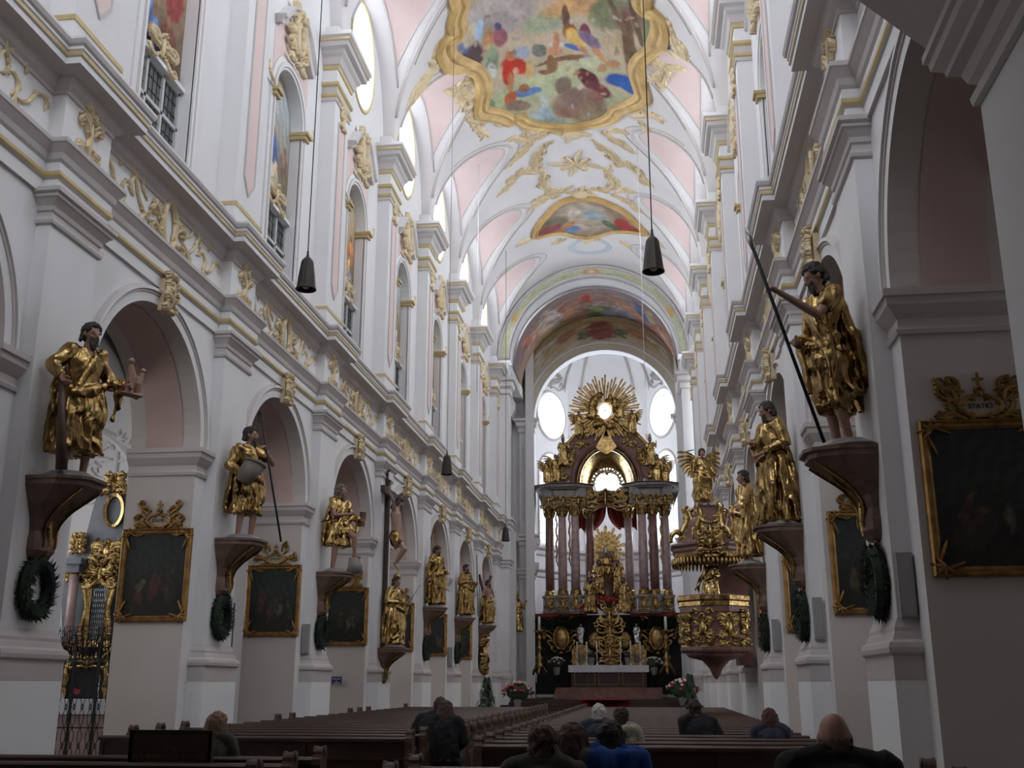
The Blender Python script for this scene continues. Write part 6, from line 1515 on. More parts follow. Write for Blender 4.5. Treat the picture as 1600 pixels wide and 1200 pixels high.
for px, py, rz, sc_, lb in ((868, 757, .4, 1.15, 'left above the outer altar columns'), (1028, 757, -.4, 1.15, 'right above the outer altar columns'), (905, 683, .6, 1.0, 'kneeling on the left gable scroll'), (988, 680, -.6, 1.0, 'kneeling on the right gable scroll'),
                            (855, 757, .3, .95, 'at the outer left corner of the altar cornice'), (1040, 757, -.2, .95, 'at the outer right corner of the altar cornice'), (925, 655, .3, .8, 'in the clouds left of the glowing oval'), (970, 655, -.3, .8, 'in the clouds right of the glowing oval')):
    place(AG, A(px, py, 61.3 if py > 700 else 61.1), rz, 'small gilded angel ' + lb, 'angel', 'gilded angels on the high altar', sc_)
place(BG, A(880, 728, 61.3), .1, 'gilded figure standing on the left gable end of the high altar', grp='gilded figures of the high altar', sc_=.85)
place(BG, A(1017, 728, 61.3), -.1, 'gilded figure standing on the right gable end of the high altar', grp='gilded figures of the high altar', sc_=.85)
for px, py, Y, rz, lb in ((922, 958, 60.5, .5, 'front left of the throne'), (936, 930, 61.2, .4, 'rear left of the throne'), (975, 958, 60.5, -.5, 'front right of the throne'), (966, 930, 61.2, -.4, 'rear right of the throne')):
    place(BG, A(px, py, Y), rz, 'gilded bishop in a mitre, ' + lb, grp='gilded figures of the high altar', sc_=1.0)
# throne with seated figure and glory
tb = A(948, 930, 62.0)
mb = MB(True); mb.lathe([(.30, -.9), (.62, -.6), (.75, -.2), (.55, .25), (.75, .8), (.95, 1.0), (.95, 1.15)], tb, 0, 18, sy=.7); apart(mb, 'throne_pedestal', M['marble'])
TH = empty('enthroned_statue', (tb.x, tb.y - .1, tb.z + 1.1), 0, 'gilded enthroned central figure before a starry glory on the high altar', 'statue')
mb = MB(); 
for i in range(28):
    t = 2 * PI * i / 28; L = .95 * (1.15 if i % 2 else .9); P_ = lambda a, b, h: (a * math.cos(t) - b * math.sin(t), .35 - h, 1.5 + 1.2 * a * math.sin(t) + b * math.cos(t)); mb.slab([(0.1, -.04), (L, -.10), (L * 1.1, 0), (L, .10), (.1, .04)], 0, .04 + .03 * (i % 2), P_)
mb.build('glory', M['gold'], TH)
mb = MB(True); robe_mb(mb, [(1.05, 0, 0, .16, .14, 0), (.95, 0, 0, .30, .2, .03), (.6, 0, -.05, .34, .30, .06), (.45, 0, -.2, .40, .45, .08), (0, 0, -.25, .48, .48, .14)], 5); limb(mb, [(-.26, 0, .95), (-.42, -.2, .75), (-.35, -.45, .8)], [.10, .08, .05]); limb(mb, [(.26, 0, .95), (.42, -.2, .85), (.34, -.40, 1.15)], [.10, .08, .05]); fuse(mb, .03, 'robe', M['brightgold'], TH, 1)
mb = MB(True); head_mb(mb, (0, -.03, 1.22), 0, .1, 1.1); hand(mb, (.34, -.40, 1.15), (0, -.1, 1), (0, -1, 0), 1.2, .4, 1); hand(mb, (-.35, -.45, .8), (0, -1, 0), (0, 0, -1), 1.2, .4, -1); fuse(mb, .02, 'head', M['skin'], TH, 1)
mb = MB(True); mb.lathe([(.11, 1.27), (.13, 1.36), (.11, 1.46), (.12, 1.52), (.08, 1.62), (.02, 1.7), (0, 1.74)], (0, 0, 0), 0, 12); mb.build('tiara', M['silver'], TH)
mb = MB(); mb.box(-.5, .5, .1, .3, -.1, 1.4); mb.box(-.5, -.38, -.5, .2, -.1, .65); mb.box(.38, .5, -.5, .2, -.1, .65); mb.build('throne', M['marble'], TH)
# red canopy drapery
mb = MB(True); cpx = A(948, 815, 62.6)
for sx in (-1, 1):
    rows_ = []
    for i in range(15):
        t = i / 14; z = A(948, 786, 62.6).z - t * 1.6; x0_ = .02 + .75 * t ** 3 ; rows_.append([(cpx.x + sx * (x0_ + (1.75 - x0_) * j / 20), 62.7 + .14 * math.sin(j * 1.4 + t * 2), z + .15 * math.sin(j * .5)) for j in range(21)])
    mb.grid(rows_)
apart(mb, 'canopy_drapery', M['redcloth'])
mb = MB(); mb.box(A(912, 790, 61.8).x, A(986, 790, 61.8).x, 61.6, 63, zc1 + .25, ze1 - .35)
apart(mb, 'canopy_top', M['altarwood'])
mb = MB(); rocaille(mb, lambda a, b, h: (cpx.x + a, 61.5 - h, A(948, 778, 61.5).z + b), 2.3, 1.1, 44, .2, n=10, w=.055); apart(mb, 'canopy_carving', M['gold'])
# gold chains between the columns
for i in (0, 1, 5, 6):
    xa = (A(cols_px[i][0], 800, 61.6).x + A(cols_px[i + 1][0], 800, 61.6).x) / 2; mb = MB()
    leafy(mb, [(.04 * math.sin(j * 1.3), -j * .16) for j in range(22)], .05, lambda a, b, h: (xa + a, 61.7 - h, zc1 - .05 + b), .06, i, ll=2); leafy(mb, [(.04 * math.sin(j * 1.3), -j * .16) for j in range(22)], .05, lambda a, b, h: (xa + a, 61.8 + h, zc1 - .05 + b), .06, i + 5, ll=2)
    apart(mb, 'gilded_festoon', M['gold'])
# mensa, tabernacle, candle bench
ma, mz = A(888, 1040, 60.2), A(1014, 1040, 60.2)
mn = empty('altar_table', ((ma.x + mz.x) / 2, 60.6, 1.30), 0, 'altar table with dark front under a white lace-edged cloth', 'altar table')
hw = (mz.x - ma.x) / 2; mtz = ma.z - 1.30
mb = MB(); mb.box(-hw + .15, hw - .15, -.35, .9, 0, mtz - .05); mb.box(-hw + .1, hw - .1, -.4, .9, mtz - .12, mtz - .04); mb.build('block', M['altarwood'], mn)
mb = MB(); 
for j in (-1, 0, 1): mb.sweep([(j * hw * .6 - .55, .2), (j * hw * .6 - .55, mtz - .35), (j * hw * .6 + .55, mtz - .35), (j * hw * .6 + .55, .2)], [(-.015, -.35), (-.015, -.375), (.015, -.375), (.015, -.35)], lambda a, b, h: (a, h, b), closed=True)
mb.build('gilt_line', M['framegold'], mn)
al = empty('altar_cloth', ((ma.x + mz.x) / 2, 60.6, ma.z), 0, 'white lace-edged linen cloth on the altar table', 'cloth')
mb = MB(); mb.box(-hw, hw, -.45, .5, -.02, .015)
n = 60; mb.grid([[(-hw + 2 * hw * j / n, -.46 - .015 * math.sin(j * 1.1), z - (.03 * abs(math.sin(j * .9)) if z < -.1 else 0)) for j in range(n + 1)] for z in (.01, -.15, -.33)]); mb.build('linen', M['linen'], al)
bz = ma.z + .015
tbn = empty('tabernacle', (A(954, 1036, 60.9).x, 61.3, bz), 0, 'tall gilded tabernacle with carved scrolls in the middle of the altar', 'tabernacle')
mb = MB(True); mb.lathe([(.75, 0), (.78, .1), (.62, .2), (.60, 1.1), (.72, 1.25), (.60, 1.4), (.42, 1.9), (.30, 2.5), (.12, 2.9), (0, 3.0)], (0, 0, 0), 0, 16, sy=.5); mb.build('core', M['gold'], tbn)
mb = MB()
for j, (b0, w_, h_) in enumerate(((.6, 1.2, 1.1), (1.7, 1.7, 1.2), (2.6, 1.3, 1.0))): rocaille(mb, lambda a, b, h: (a, -.38 + .05 * j - h, b0 + b), w_, h_, 60 + j, .14, n=6, w=.05)
for sx in (-1, 1):
    for q in range(13):
        t = PI * q / 12 - PI / 2; stroke(mb, heading_curve(0, 0, t, .48, lambda z: 0, 5), .045, lambda a, b, h: (sx * (.72 + a), -.25 - h, 1.35 + b), .05)
mb.build('carving', M['brightgold'], tbn)
for sx, px in ((-1, 908), (1, 996)):
    x = A(px, 1030, 60.9).x; rl = empty('reliquary_shrine', (x, 61.1, bz), 0, 'gilded box reliquary on the %s of the altar table' % ('left' if sx < 0 else 'right'), 'reliquary', 'gilded reliquary shrines')
    mb = MB(); mb.box(-.5, .5, -.2, .3, 0, .75); mb.slab([(-.55, .75), (-.35, 1.05), (0, 1.15), (.35, 1.05), (.55, .75)], -.2, .3, lambda a, b, h: (a, h, b)); mb.build('box', M['gold'], rl)
    mb = MB(); rocaille(mb, lambda a, b, h: (a, -.21 - h, .5 + b), .95, .95, 5, .08, n=5, w=.03); mb.build('carving', M['brightgold'], rl)
    mb = MB(); mb.slab([(-.2, .15), (.2, .15), (.2, .6), (-.2, .6)], .205, .215, lambda a, b, h: (a, -h, b)); mb.build('glass', M['glassg'], rl)
    place(SG, (x, 61.1, bz + 1.15), 0, 'small silver saint on the %s reliquary' % ('left' if sx < 0 else 'right'), grp='silver saints on the altar', sc_=1.1)
cand = None
for i, px in enumerate((902, 917, 933, 970, 986, 1001)):
    if cand is None:
        cand = empty('altar_candle', (0, 0, 0)); mb = MB(True); mb.lathe([(.10, 0), (.09, .04), (.03, .1), (.045, .2), (.025, .3), (.05, .38), (.06, .42)], (0, 0, 0), 0, 10); mb.build('candlestick', M['silver'], cand); mb = MB(True); mb.lathe([(.035, .42), (.035, 1.25), (.005, 1.27)], (0, 0, 0), 0, 8); mb.build('candle', M['candle'], cand); o = cand
    else: o = copy_tree(cand)
    o.location = (A(px, 1036, 60.35).x, 60.35, bz); tag(o, 'tall white candle on the altar table, %s from the left' % NUM[i], 'candle', 'six altar candles')
for sx, px in ((-1, 877), (1, 1027)):
    c_ = A(px, 997, 61.7); e = empty('gilded_oval_relief', c_, 0, 'gilded oval relief shield hung %s of the altar table' % ('left' if sx < 0 else 'right'), 'relief', 'gilded oval shields')
    mb = MB(True); mb.ball((0, 0, 0), (.45, .14, .68), 0, 18, 12); mb.build('oval', M['gold'], e); mb = MB(); rocaille(mb, lambda a, b, h: (a, -.1 - h, b), 1.2, 1.9, 15, .14, n=7, opening=(.42, .62), w=.05); mb.build('carving', M['gold'], e)
for sx, (p0, p1) in enumerate(((838, 912), (984, 1058))):
    a, b = A(p0, 965, 61.5), A(p1, 965, 61.5); mb = MB(); r = random.Random(sx)
    for i in range(1500):
        t = r.random(); x = a.x + (b.x - a.x) * t; z = a.z + .1 - .35 * math.sin(t * PI * 2) ** 2 - .25 * math.sin(PI * t); c_ = V((x + r.gauss(0, .08), 61.35 + r.gauss(0, .1), z + r.gauss(0, .13) - .9 * (abs(t - .5) > .42) * r.random()))
        d = V((r.uniform(-1, 1), r.uniform(-1, 0), r.uniform(-1, .4))).normalized() * .16; n_ = d.orthogonal().normalized() * .03; mb.add([c_ - n_, c_ + n_, c_ + d], [(0, 1, 2)])
    o = mb.build('fir_garland', M['leaf'], recalc=False); o['kind'] = 'thing'; tag(o, 'dark green fir garland along the %s altar podium' % ('left' if sx == 0 else 'right'), 'garland', 'fir garlands on the altar')
def flowers(name, loc, R, n, label, mats=('red', 'pinkf', 'white'), pot=True, grp=None, squash=.7):
    e = empty(name, loc, 0, label, 'flowers', grp); r = random.Random(int(loc[0] * 37 + loc[1])); h0 = .45 if pot else 0
    if pot: mb = MB(True); mb.lathe([(.12, 0), (.14, .05), (.20, .35), (.17, .42)], (0, 0, 0), 0, 12); mb.build('vase', M['greymarble'], e)
    sets = {m: MB(True) for m in mats}; lf = MB()
    for i in range(n):
        t, q = r.uniform(0, 2 * PI), r.uniform(0, PI / 2); c_ = V((R * math.cos(t) * math.cos(q), R * math.sin(t) * math.cos(q) * .7, h0 + R * squash * math.sin(q) + R * .3)) * 1.0
        m_ = r.choice(mats); sets[m_].ball(c_, (R * .10, R * .10, R * .08), 0, 6, 4)
        for j in range(2):
            c2 = c_ * .9; d = V((r.gauss(0, 1), r.gauss(0, 1), r.gauss(0, 1))).normalized() * R * .35; n_ = d.orthogonal().normalized() * R * .06; lf.add([c2 - n_, c2 + n_, c2 + d], [(0, 1, 2)])
    lf.ball((0, 0, h0 + R * .35), (R * .75, R * .5, R * .5), 0, 10, 8); lf.build('foliage', M['plant'], e, recalc=False)
    for m_, q in sets.items(): q.build('blossoms', M[m_], e)
    return e
flowers('flower_arrangement', at(809, 1106, 52.6), .75, 70, 'big red and white flower arrangement at the left foot of the altar steps')
flowers('flower_arrangement', at(1067, 1103, 52.6), .75, 70, 'big pink and white flower arrangement at the right foot of the altar steps', mats=('pinkf', 'red', 'white'))
flowers('flower_arrangement', A(870, 1052, 60.3) - V((0, 0, .1)), .5, 40, 'pink flowers beside the left large candlestick', mats=('pinkf', 'white'))
flowers('flower_arrangement', A(1022, 1052, 60.3) - V((0, 0, .1)), .5, 40, 'pink flowers beside the right large candlestick', mats=('pinkf', 'white'))
flowers('flower_arrangement', (A(924, 1036, 60.7).x, 60.75, bz), .32, 26, 'small pink bouquet on the altar left of the tabernacle', mats=('pinkf',), pot=True)
flowers('flower_arrangement', (A(981, 1036, 60.7).x, 60.75, bz), .32, 26, 'small pink bouquet on the altar right of the tabernacle', mats=('pinkf',), pot=True)
mb = MB(True); r = random.Random(9)
for i in range(130):
    t = PI * r.random(); c_ = A(945, 957, 60.9); mb.ball((c_.x - 1.35 * math.cos(t) + r.gauss(0, .06), 60.9 + r.gauss(0, .06), c_.z + .75 * math.sin(t) + r.gauss(0, .06)), .075, 0, 6, 4)
o = mb.build('flower_swag', M['red']); tag(o, 'red flower swag arched above the tabernacle', 'flowers')
def big_candle(px, label):
    p = A(px, 1056, 59.4); e = empty('standing_candlestick', p, 0, label, 'candlestick', 'large standing candlesticks'); H = A(px, 985, 59.4).z - p.z
    mb = MB(True)
    for i in range(3):
        t = 2 * PI * i / 3 + PI / 6; mb.tube([(.42 * math.cos(t), .42 * math.sin(t), .04), (.40 * math.cos(t), .40 * math.sin(t), .2), (.2 * math.cos(t), .2 * math.sin(t), .42), (.08 * math.cos(t), .08 * math.sin(t), .75)], [.05, .08, .10, .06])
    mb.lathe([(.18, .35), (.28, .5), (.17, .7), (.12, .8), (.22, .95), (.11, 1.1), (.09, 1.3), (.17, 1.45), (.10, 1.6), (.08, H - .5), (.15, H - .35), (.07, H - .25), (.09, H - .1), (.30, H - .03), (.30, H)], (0, 0, 0), 0, 14); mb.build('stand', M['gold'], e)
    mb = MB(True); mb.lathe([(.075, H), (.07, H + .72), (.005, H + .75)], (0, 0, 0), 0, 10); mb.build('candle', M['candle'], e)
big_candle(843, 'tall gilded standing candlestick left of the altar'); big_candle(1043, 'tall gilded standing candlestick right of the altar')
def plant(loc, H, R, label, n=260):
    e = empty('potted_plant', loc, 0, label, 'plant'); r = random.Random(int(H * 100)); mb = MB(True); mb.lathe([(.14, 0), (.2, .3), (.19, .33), (.16, .31)], (0, 0, 0), 0, 12); mb.build('pot', M['console'], e)
    mb = MB()
    for i in range(n):
        z = .3 + (H - .3) * r.random(); t = r.uniform(0, 2 * PI); q = R * (1 - z / H * .75) * r.uniform(.6, 1.1); a = V((0, 0, z)); b = a + V((q * math.cos(t), q * math.sin(t), .12)); c_ = a + V((q * 1.5 * math.cos(t), q * 1.5 * math.sin(t), -.15)); n_ = (b - a).cross(V((0, 0, 1))).normalized() * .035
        mb.add([a - n_ * .3, a + n_ * .3, b + n_, b - n_, c_], [(0, 1, 2, 3), (3, 2, 4)])
    mb.tube([(0, 0, .3), (0, 0, H * .95)], .02); mb.build('leaves', M['plant'], e, recalc=False)
p = at(775, 1108, 47); plant((-7.05, 47.0, 0), 1.75, .5, 'dark green conical potted plant by the left wall near the choir'); plant((1.55, 47.0, 0), 1.85, .42, 'dark green potted plant by the right wall below the pulpit')
e = empty('credence_table', (at(812, 1060, 57).x, 57.2, .78), 0, 'small side table with white cloth left of the altar steps', 'table')
mb = MB(); mb.box(-.42, .42, -.3, .3, .82, .86); mb.box(-.43, .43, -.32, -.30, .55, .86); mb.box(.42, .44, -.3, .3, .5, .86); mb.build('cloth', M['linen'], e); 
for sx in (-.35, .35):
    for sy in (-.25, .25): mb = MB(); mb.box(sx - .03, sx + .03, sy - .03, sy + .03, 0, .82); mb.build('leg', M['marble'], e)
place(BG, (X_(-1, 4.55), 58.3, 4.2), RZL, 'small gilded statue on the left choir wall', grp=None, sc_=1.0)
mb = MB(); mb.box(-.3, .3, -.25, .25, 0, .3); o = mb.build('choir_console', M['console'], None, (X_(-1, 4.95) , 58.3, 3.88)); tag(o, 'console under the small gilded statue on the left choir wall', 'console')
p = (X_(-1, UP - .03), 48.9, 2.9); mb = MB(); rocaille(mb, lambda a, b, h: (h + .05, a, b), .8, 2.0, 77, .3, n=7, w=.07); o = mb.build('gilded_wall_carving', M['gold'], None, p); tag(o, 'gilded hanging carving below the diagonal-cross statue', 'carving')

# ------------------------------------------------------------------ pulpit
PX, PY = 1.60, 28.35
def Pz(py): return at(1117, py, PY).z
PU = empty('pulpit', (PX, PY, 0), 0, 'red marble and gold pulpit with fringed canopy on the right piers', 'pulpit')
def octo(prof, m, name, n=8, mats=None, smooth=False, rot=PI / 8):
    mb = MB(smooth); rows = [[(r * math.cos(2 * PI * j / n + rot), r * math.sin(2 * PI * j / n + rot), z) for j in range(n)] for r, z in prof]
    if mats is None: mb.grid(rows, 0, True, smooth, True)
    else:
        for i in range(len(rows) - 1): mb.grid(rows[i:i + 2], mats[i], True, smooth)
    return mb.build(name, m, PU)
z0, z1, z2, z3, z4, z5 = Pz(1058), Pz(1020), Pz(1008), Pz(960), Pz(940), Pz(932)
octo([(.02, z0 - .05), (.10, z0 + .05), (.16, z0 + .2), (.34, z0 + .4), (.66, z1 - .12), (.80, z1)], M['marble'], 'bowl', 16, smooth=True)
octo([(.90, z1), (.93, z1 + .05), (.93, z1 + .13), (.88, z2), (.86, z2 + .02)], [M['marble'], M['gold']], 'lower_moulding', mats=[0, 0, 1, 0])
octo([(.86, z2), (.84, (z2 + z3) / 2), (.88, z3)], M['marble'], 'body')
octo([(.88, z3), (.91, z3 + .03), (.91, z3 + .16), (.94, z3 + .18), (.94, z4 - .04), (.97, z4), (.97, z5 - .03), (.95, z5), (.80, z5)], [M['gold'], M['marble'], M['brightgold']], 'parapet_moulding', mats=[0, 1, 0, 2, 2, 0, 1, 1])
for j in range(5, 9):
    t = -PI / 2 + (j - 6.5) * PI / 4 ; c_, s_ = math.cos(t), math.sin(t); mb = MB(); zm = (z2 + z3) / 2
    rocaille(mb, lambda a, b, h: ((.80 + h) * c_ - a * s_, (.80 + h) * s_ + a * c_, zm + b), .48, .78, j, .10, n=6, w=.035); mb.ball(((.80) * c_, (.80) * s_, zm), (.12, .12, .22), 0, 10, 8)
    mb.build('relief_panel', M['brightgold'], PU)
mb = MB(); mb.box(.2, .93, .35, 1.45, z5 - .6, Pz(870)); mb.build('back_board', M['marble'], PU)
mb = MB(); mb.box(.62, .93, .1, 1.6, z0 + .3, z1); mb.build('bracket', M['marble'], PU)
zc0, zc1_, zc2, zc3, zc4 = Pz(892), Pz(866), Pz(858), Pz(818), Pz(792)
octo([(.2, zc1_ - .02), (1.0, zc1_ - .02), (1.04, zc1_ + .04), (1.04, zc1_ + .10), (1.10, zc2 + .03), (1.10, zc2 + .07), (.92, zc2 + .12), (.66, zc2 + .3), (.60, zc3), (.44, zc3 + .15), (.36, zc4 - .06), (.40, zc4), (.1, zc4 + .02)], M['marble'], 'canopy', 8)
octo([(.99, zc1_ + .02), (1.03, zc1_ - .16), (.98, zc1_ - .18), (.97, zc1_)], M['gold'], 'canopy_valance', 8)
mb = MB()
for j in range(56):
    t = 2 * PI * j / 56; r_ = .98; mb.tube([(r_ * math.cos(t), r_ * math.sin(t), zc1_ - .14), (r_ * math.cos(t), r_ * math.sin(t), zc1_ - .26), (r_ * math.cos(t), r_ * math.sin(t), zc1_ - .36)], [.035, .042, .006], 0, 6)
mb.build('tassel_fringe', M['brightgold'], PU)
for j in range(6):
    t = -PI / 2 + (j - 2.5) * PI / 3.4; c_, s_ = math.cos(t), math.sin(t); mb = MB(); q = lambda a, b, h: (a * c_ - h * s_, a * s_ + h * c_, zc2 + .1 + b)
    for hh in (-.07, .07): stroke(mb, smooth_poly([(.98, .0), (1.04, .14), (.96, .32), (.80, .36), (.76, .26), (.70, .42), (.60, .56), (.58, .78), (.66, .92), (.60, 1.0), (.50, .95)], 2, False), .075, lambda a, b, h: q(a, b, (h if hh > 0 else -h)), .10, taper=.3)
    mb.build('canopy_volute', M['brightgold'], PU)
mb = MB(); rocaille(mb, lambda a, b, h: (a - .05, -1.05 - h, zc2 + b + .02), .6, .4, 3, .12, n=4, w=.04); mb.build('canopy_carving', M['brightgold'], PU); mb = MB(); rocaille(mb, lambda a, b, h: (a, -.55 - h - (.2 - b) * .2, zc2 + .45 + b), .6, .4, 6, .1, n=4, w=.04); mb.build('canopy_carving', M['brightgold'], PU)
pa = place(AG, (PX - .1, PY, Pz(790)), .25, 'gilded trumpet angel with spread wing on top of the pulpit canopy', 'angel', None, 1.0)
mb = MB(True); mb.tube([(-.35, -.45, 1.40), (-.75, -.75, 1.25)], [.012, .02], 0, 8); 
mb.build('trumpet', M['gold'], pa)
statue('gilded dynamic draped figure inside the pulpit before the back board', (PX - .05, PY + .0, z5 - .35), -.5, 1.35, seed=19, yaw=-.4, pitch=.2, rh=(-.46, -.20, .78), relb=(-.34, -.05, 1.1), lh=(.20, -.2, 1.2), beard=0, robe_w=1.35, voxel=.018, base=False, name='gilded_figure', robemat=M['brightgold'], skinmat=M['gold'], hairmat=M['gold'], lean=(.06, 0))

# ------------------------------------------------------------------ side altar and grille in the left aisle
SY = 21.6
def S_(px, py, Y=SY): return at(px, py, Y)
SA = empty('side_altar', (S_(145, 1000).x, SY, 0), 0, 'blue-grey side altar with gold framed mirror in the left aisle', 'altar'); so = SA.location.copy()
def spart(mb, name, m):
    o = mb.build(name, m); o.parent = SA; o.matrix_parent_inverse = Matrix.Translation(-so); return o
M['bluegrey'] = mat('blue_grey_marbling', (.20, .22, .25), .45, col2=(.13, .14, .17), noise_scale=3)
gx = lambda px, py: (S_(px, py).x, S_(px, py).z)
mb = MB(); mb.slab([gx(95, 1165), gx(92, 900), gx(108, 850), gx(128, 845), gx(140, 800), gx(150, 765), gx(175, 748), gx(200, 765), gx(215, 800), gx(228, 845), gx(240, 900), gx(240, 1165)], SY + .1, SY + .7, lambda a, b, h: (a, h, b)); spart(mb, 'retable', M['bluegrey'])
c0 = gx(176, 795)
for (px, py, rx, rz_, w_) in ((177, 797, .20, .34, .035),):
    q = gx(px, py); mb = MB(); mb.sweep([(q[0] + rx * math.cos(t), q[1] + rz_ * math.sin(t)) for t in [2 * PI * i / 28 for i in range(28)]], [(-w_, SY + .1), (-w_, SY + .02), (w_, SY + .0), (w_, SY + .1)], lambda a, b, h: (a, h, b), closed=True); spart(mb, 'gilded_ring', M['brightgold'])
for (px, py, W_, H_, sd) in ((180, 755, .45, .4, 3), (168, 862, .55, .5, 9), (122, 850, .25, .4, 5), (113, 895, .22, .28, 4), (155, 893, .6, .35, 12)):
    q = gx(px, py); mb = MB(); rocaille(mb, lambda a, b, h: (q[0] + a, SY + .02 - h, q[1] + b), W_, H_, sd, .1, n=5, w=.035); mb.ball((q[0], SY, q[1]), (W_ * .2, .06, H_ * .25)); spart(mb, 'gilded_carving', M['brightgold'])
for px in (113, 228):
    q = gx(px, 985); t_ = gx(px + 6, 900); mb = MB(True); mb.lathe([(.10, q[1] - .8), (.10, t_[1])], (q[0], SY - .15, 0), 0, 14); spart(mb, 'column', M['colmarble']); mb = MB(); mb.box(q[0] - .2, q[0] + .22, SY - .35, SY + .1, t_[1] + .22, t_[1] + .34); mb.box(q[0] - .13, q[0] + .15, SY - .28, SY + .1, t_[1] + .05, t_[1] + .22); spart(mb, 'column_entablature', M['bluegrey'])
w0, w1 = gx(136, 1005), gx(172, 905)
mb = MB(); mb.box(w0[0], w1[0], SY - .02, SY + .05, w0[1], w1[1]); spart(mb, 'mirror_glass', M['mirror'])
mb = MB()
for i in range(-5, 9):
    for sg in (-1, 1):
        mb.tube([(w0[0] + max(0, min(1, .12 * i + .12 * j * sg * .6 + .3)) * (w1[0] - w0[0]), SY - .03, w0[1] + (w1[1] - w0[1]) * j / 10) for j in range(11)], .006, 0, 4)
spart(mb, 'lattice', M['lead'])
mb = MB(); mb.sweep([(w0[0], w0[1]), (w0[0], w1[1] - .1), ((w0[0] + w1[0]) / 2, w1[1] + .12), (w1[0], w1[1] - .1), (w1[0], w0[1])], [(-.09, SY), (-.09, SY - .07), (-.04, SY - .1), (.02, SY - .06), (.02, SY)], lambda a, b, h: (a, h, b), closed=True)
for sx, x in ((-1, w0[0] - .1), (1, w1[0] + .1)):
    leafy(mb, [(x + sx * .04 * math.sin(j), w0[1] + (w1[1] - w0[1]) * j / 9) for j in range(10)], .045, lambda a, b, h: (a, SY - .06 - h, b), .07, 3, ll=2.2)
rocaille(mb, lambda a, b, h: ((w0[0] + w1[0]) / 2 + a, SY - .08 - h, w1[1] + .1 + b), .55, .45, 8, .08, n=5, w=.035); spart(mb, 'mirror_frame', M['brightgold'])
a, b = gx(112, 1012), gx(186, 1002); mb = MB(); mb.box(a[0], b[0], SY - .35, SY, a[1], b[1]); spart(mb, 'gilded_shelf', M['brightgold'])
a, b = gx(110, 1092), gx(178, 1035); mb = MB(); mb.box(a[0], b[0], SY - .25, SY, a[1], b[1]); spart(mb, 'dark_niche', M['dark'])
mb = MB()
for x in (a[0], b[0]): leafy(mb, [(x + .03 * math.sin(j * 2), a[1] + (b[1] - a[1]) * j / 7) for j in range(8)], .05, lambda a_, b_, h: (a_, SY - .28 - h, b_), .06, 4)
rocaille(mb, lambda q, w_, h: ((a[0] + b[0]) / 2 + q, SY - .27 - h, b[1] + w_), 1.0, .25, 5, .06, n=4, w=.03); spart(mb, 'niche_carving', M['brightgold'])
a, b = gx(98, 1114), gx(200, 1092); mb = MB(); mb.box(a[0], b[0], SY - .9, SY - .2, a[1], b[1]); o = mb.build('altar_linen', M['linen']); tag(o, 'white cloth on the side altar behind the iron grille', 'cloth')
mb = MB(); mb.box(a[0] + .05, b[0] - .05, SY - .85, SY + .1, 0, a[1]); spart(mb, 'altar_block', M['colmarble'])
p = S_(118, 1082, SY - .5); mb = MB(True); [mb.ball((p.x + .05 * math.cos(i), p.y + .05 * math.sin(i * 2), p.z + .02 * (i % 3)), .04, 0, 7, 5) for i in range(9)]; o = mb.build('red_flower', M['red']); tag(o, 'small red flower cluster on the side altar', 'flowers')
p = S_(152, 1090, SY - .5); mb = MB(True); mb.tube([(p.x, p.y, p.z), (p.x, p.y, S_(152, 1055, SY - .5).z)], .018); o = mb.build('altar_candle', M['candle']); tag(o, 'white candle standing on the side altar behind the grille', 'candle')
GY = 19.9; ga, gb = at(72, 1100, GY).x, at(225, 1100, GY).x
e = empty('iron_grille', (ga, GY, 0), 0, 'black wrought-iron chapel grille in the left arcade opening', 'grille'); Wg = gb - ga
for i in range(5):
    x = Wg * i / 4; mb = MB(); mb.box(x - .022, x + .022, -.022, .022, 0, 2.35); mb.build('post', M['iron'], e)
mb = MB()
for z in (.1, .75, 1.5, 2.0): mb.box(0, Wg, -.015, .015, z - .012, z + .012)
mb.build('rail', M['iron'], e)
mb = MB(); r = random.Random(2)
for i in range(12):
    x = Wg * (i + .5) / 12
    for z, H_ in ((.1, .65), (.75, .75), (1.5, .5)):
        for sg in (-1, 1):
            mb.tube([(x + sg * .045 * math.sin(PI * 2 * t) , 0, z + H_ * t) for t in [j / 12 for j in range(13)]], .008, 0, 4)
            mb.tube([(x + sg * .03 * math.cos(6 * t), 0, z + H_ * .5 + .05 * math.sin(6 * t)) for t in [j / 8 for j in range(9)]], .007, 0, 4)
for i in range(26):
    x = Wg * (i + .5) / 26
    for q in range(5): mb.tube([(x, 0, 1.98 + q * .02), (x + r.uniform(-.09, .09), r.uniform(-.06, .06), 2.2 + .1 * q), (x + r.uniform(-.14, .14), r.uniform(-.1, .1), 2.3 + .08 * q)], .008, 0, 4)
mb.build('scrollwork', M['iron'], e)
mb = MB(); mb.box(-14.2, -10.95, 22.5, 22.9, 0, 9.0)
mb.sweep([(-12.8 - 1.5 * math.cos(t), 5.2 + 1.9 * math.sin(t)) for t in [PI * i / 20 for i in range(21)]], [(0, 22.5), (0, 22.42), (-.06, 22.40), (-.14, 22.44), (-.2, 22.5)], lambda a, b, h: (a, h, b), m=0)
rocaille(mb, lambda a, b, h: (-11.9 + a, 22.48 - h, 6.3 + b), 1.6, 1.5, 7, .05, n=6, w=.05)
struct(mb.build('wall_aisle_chapel', M['plaster']), 'stuccoed cross wall in the left aisle behind the side altar')
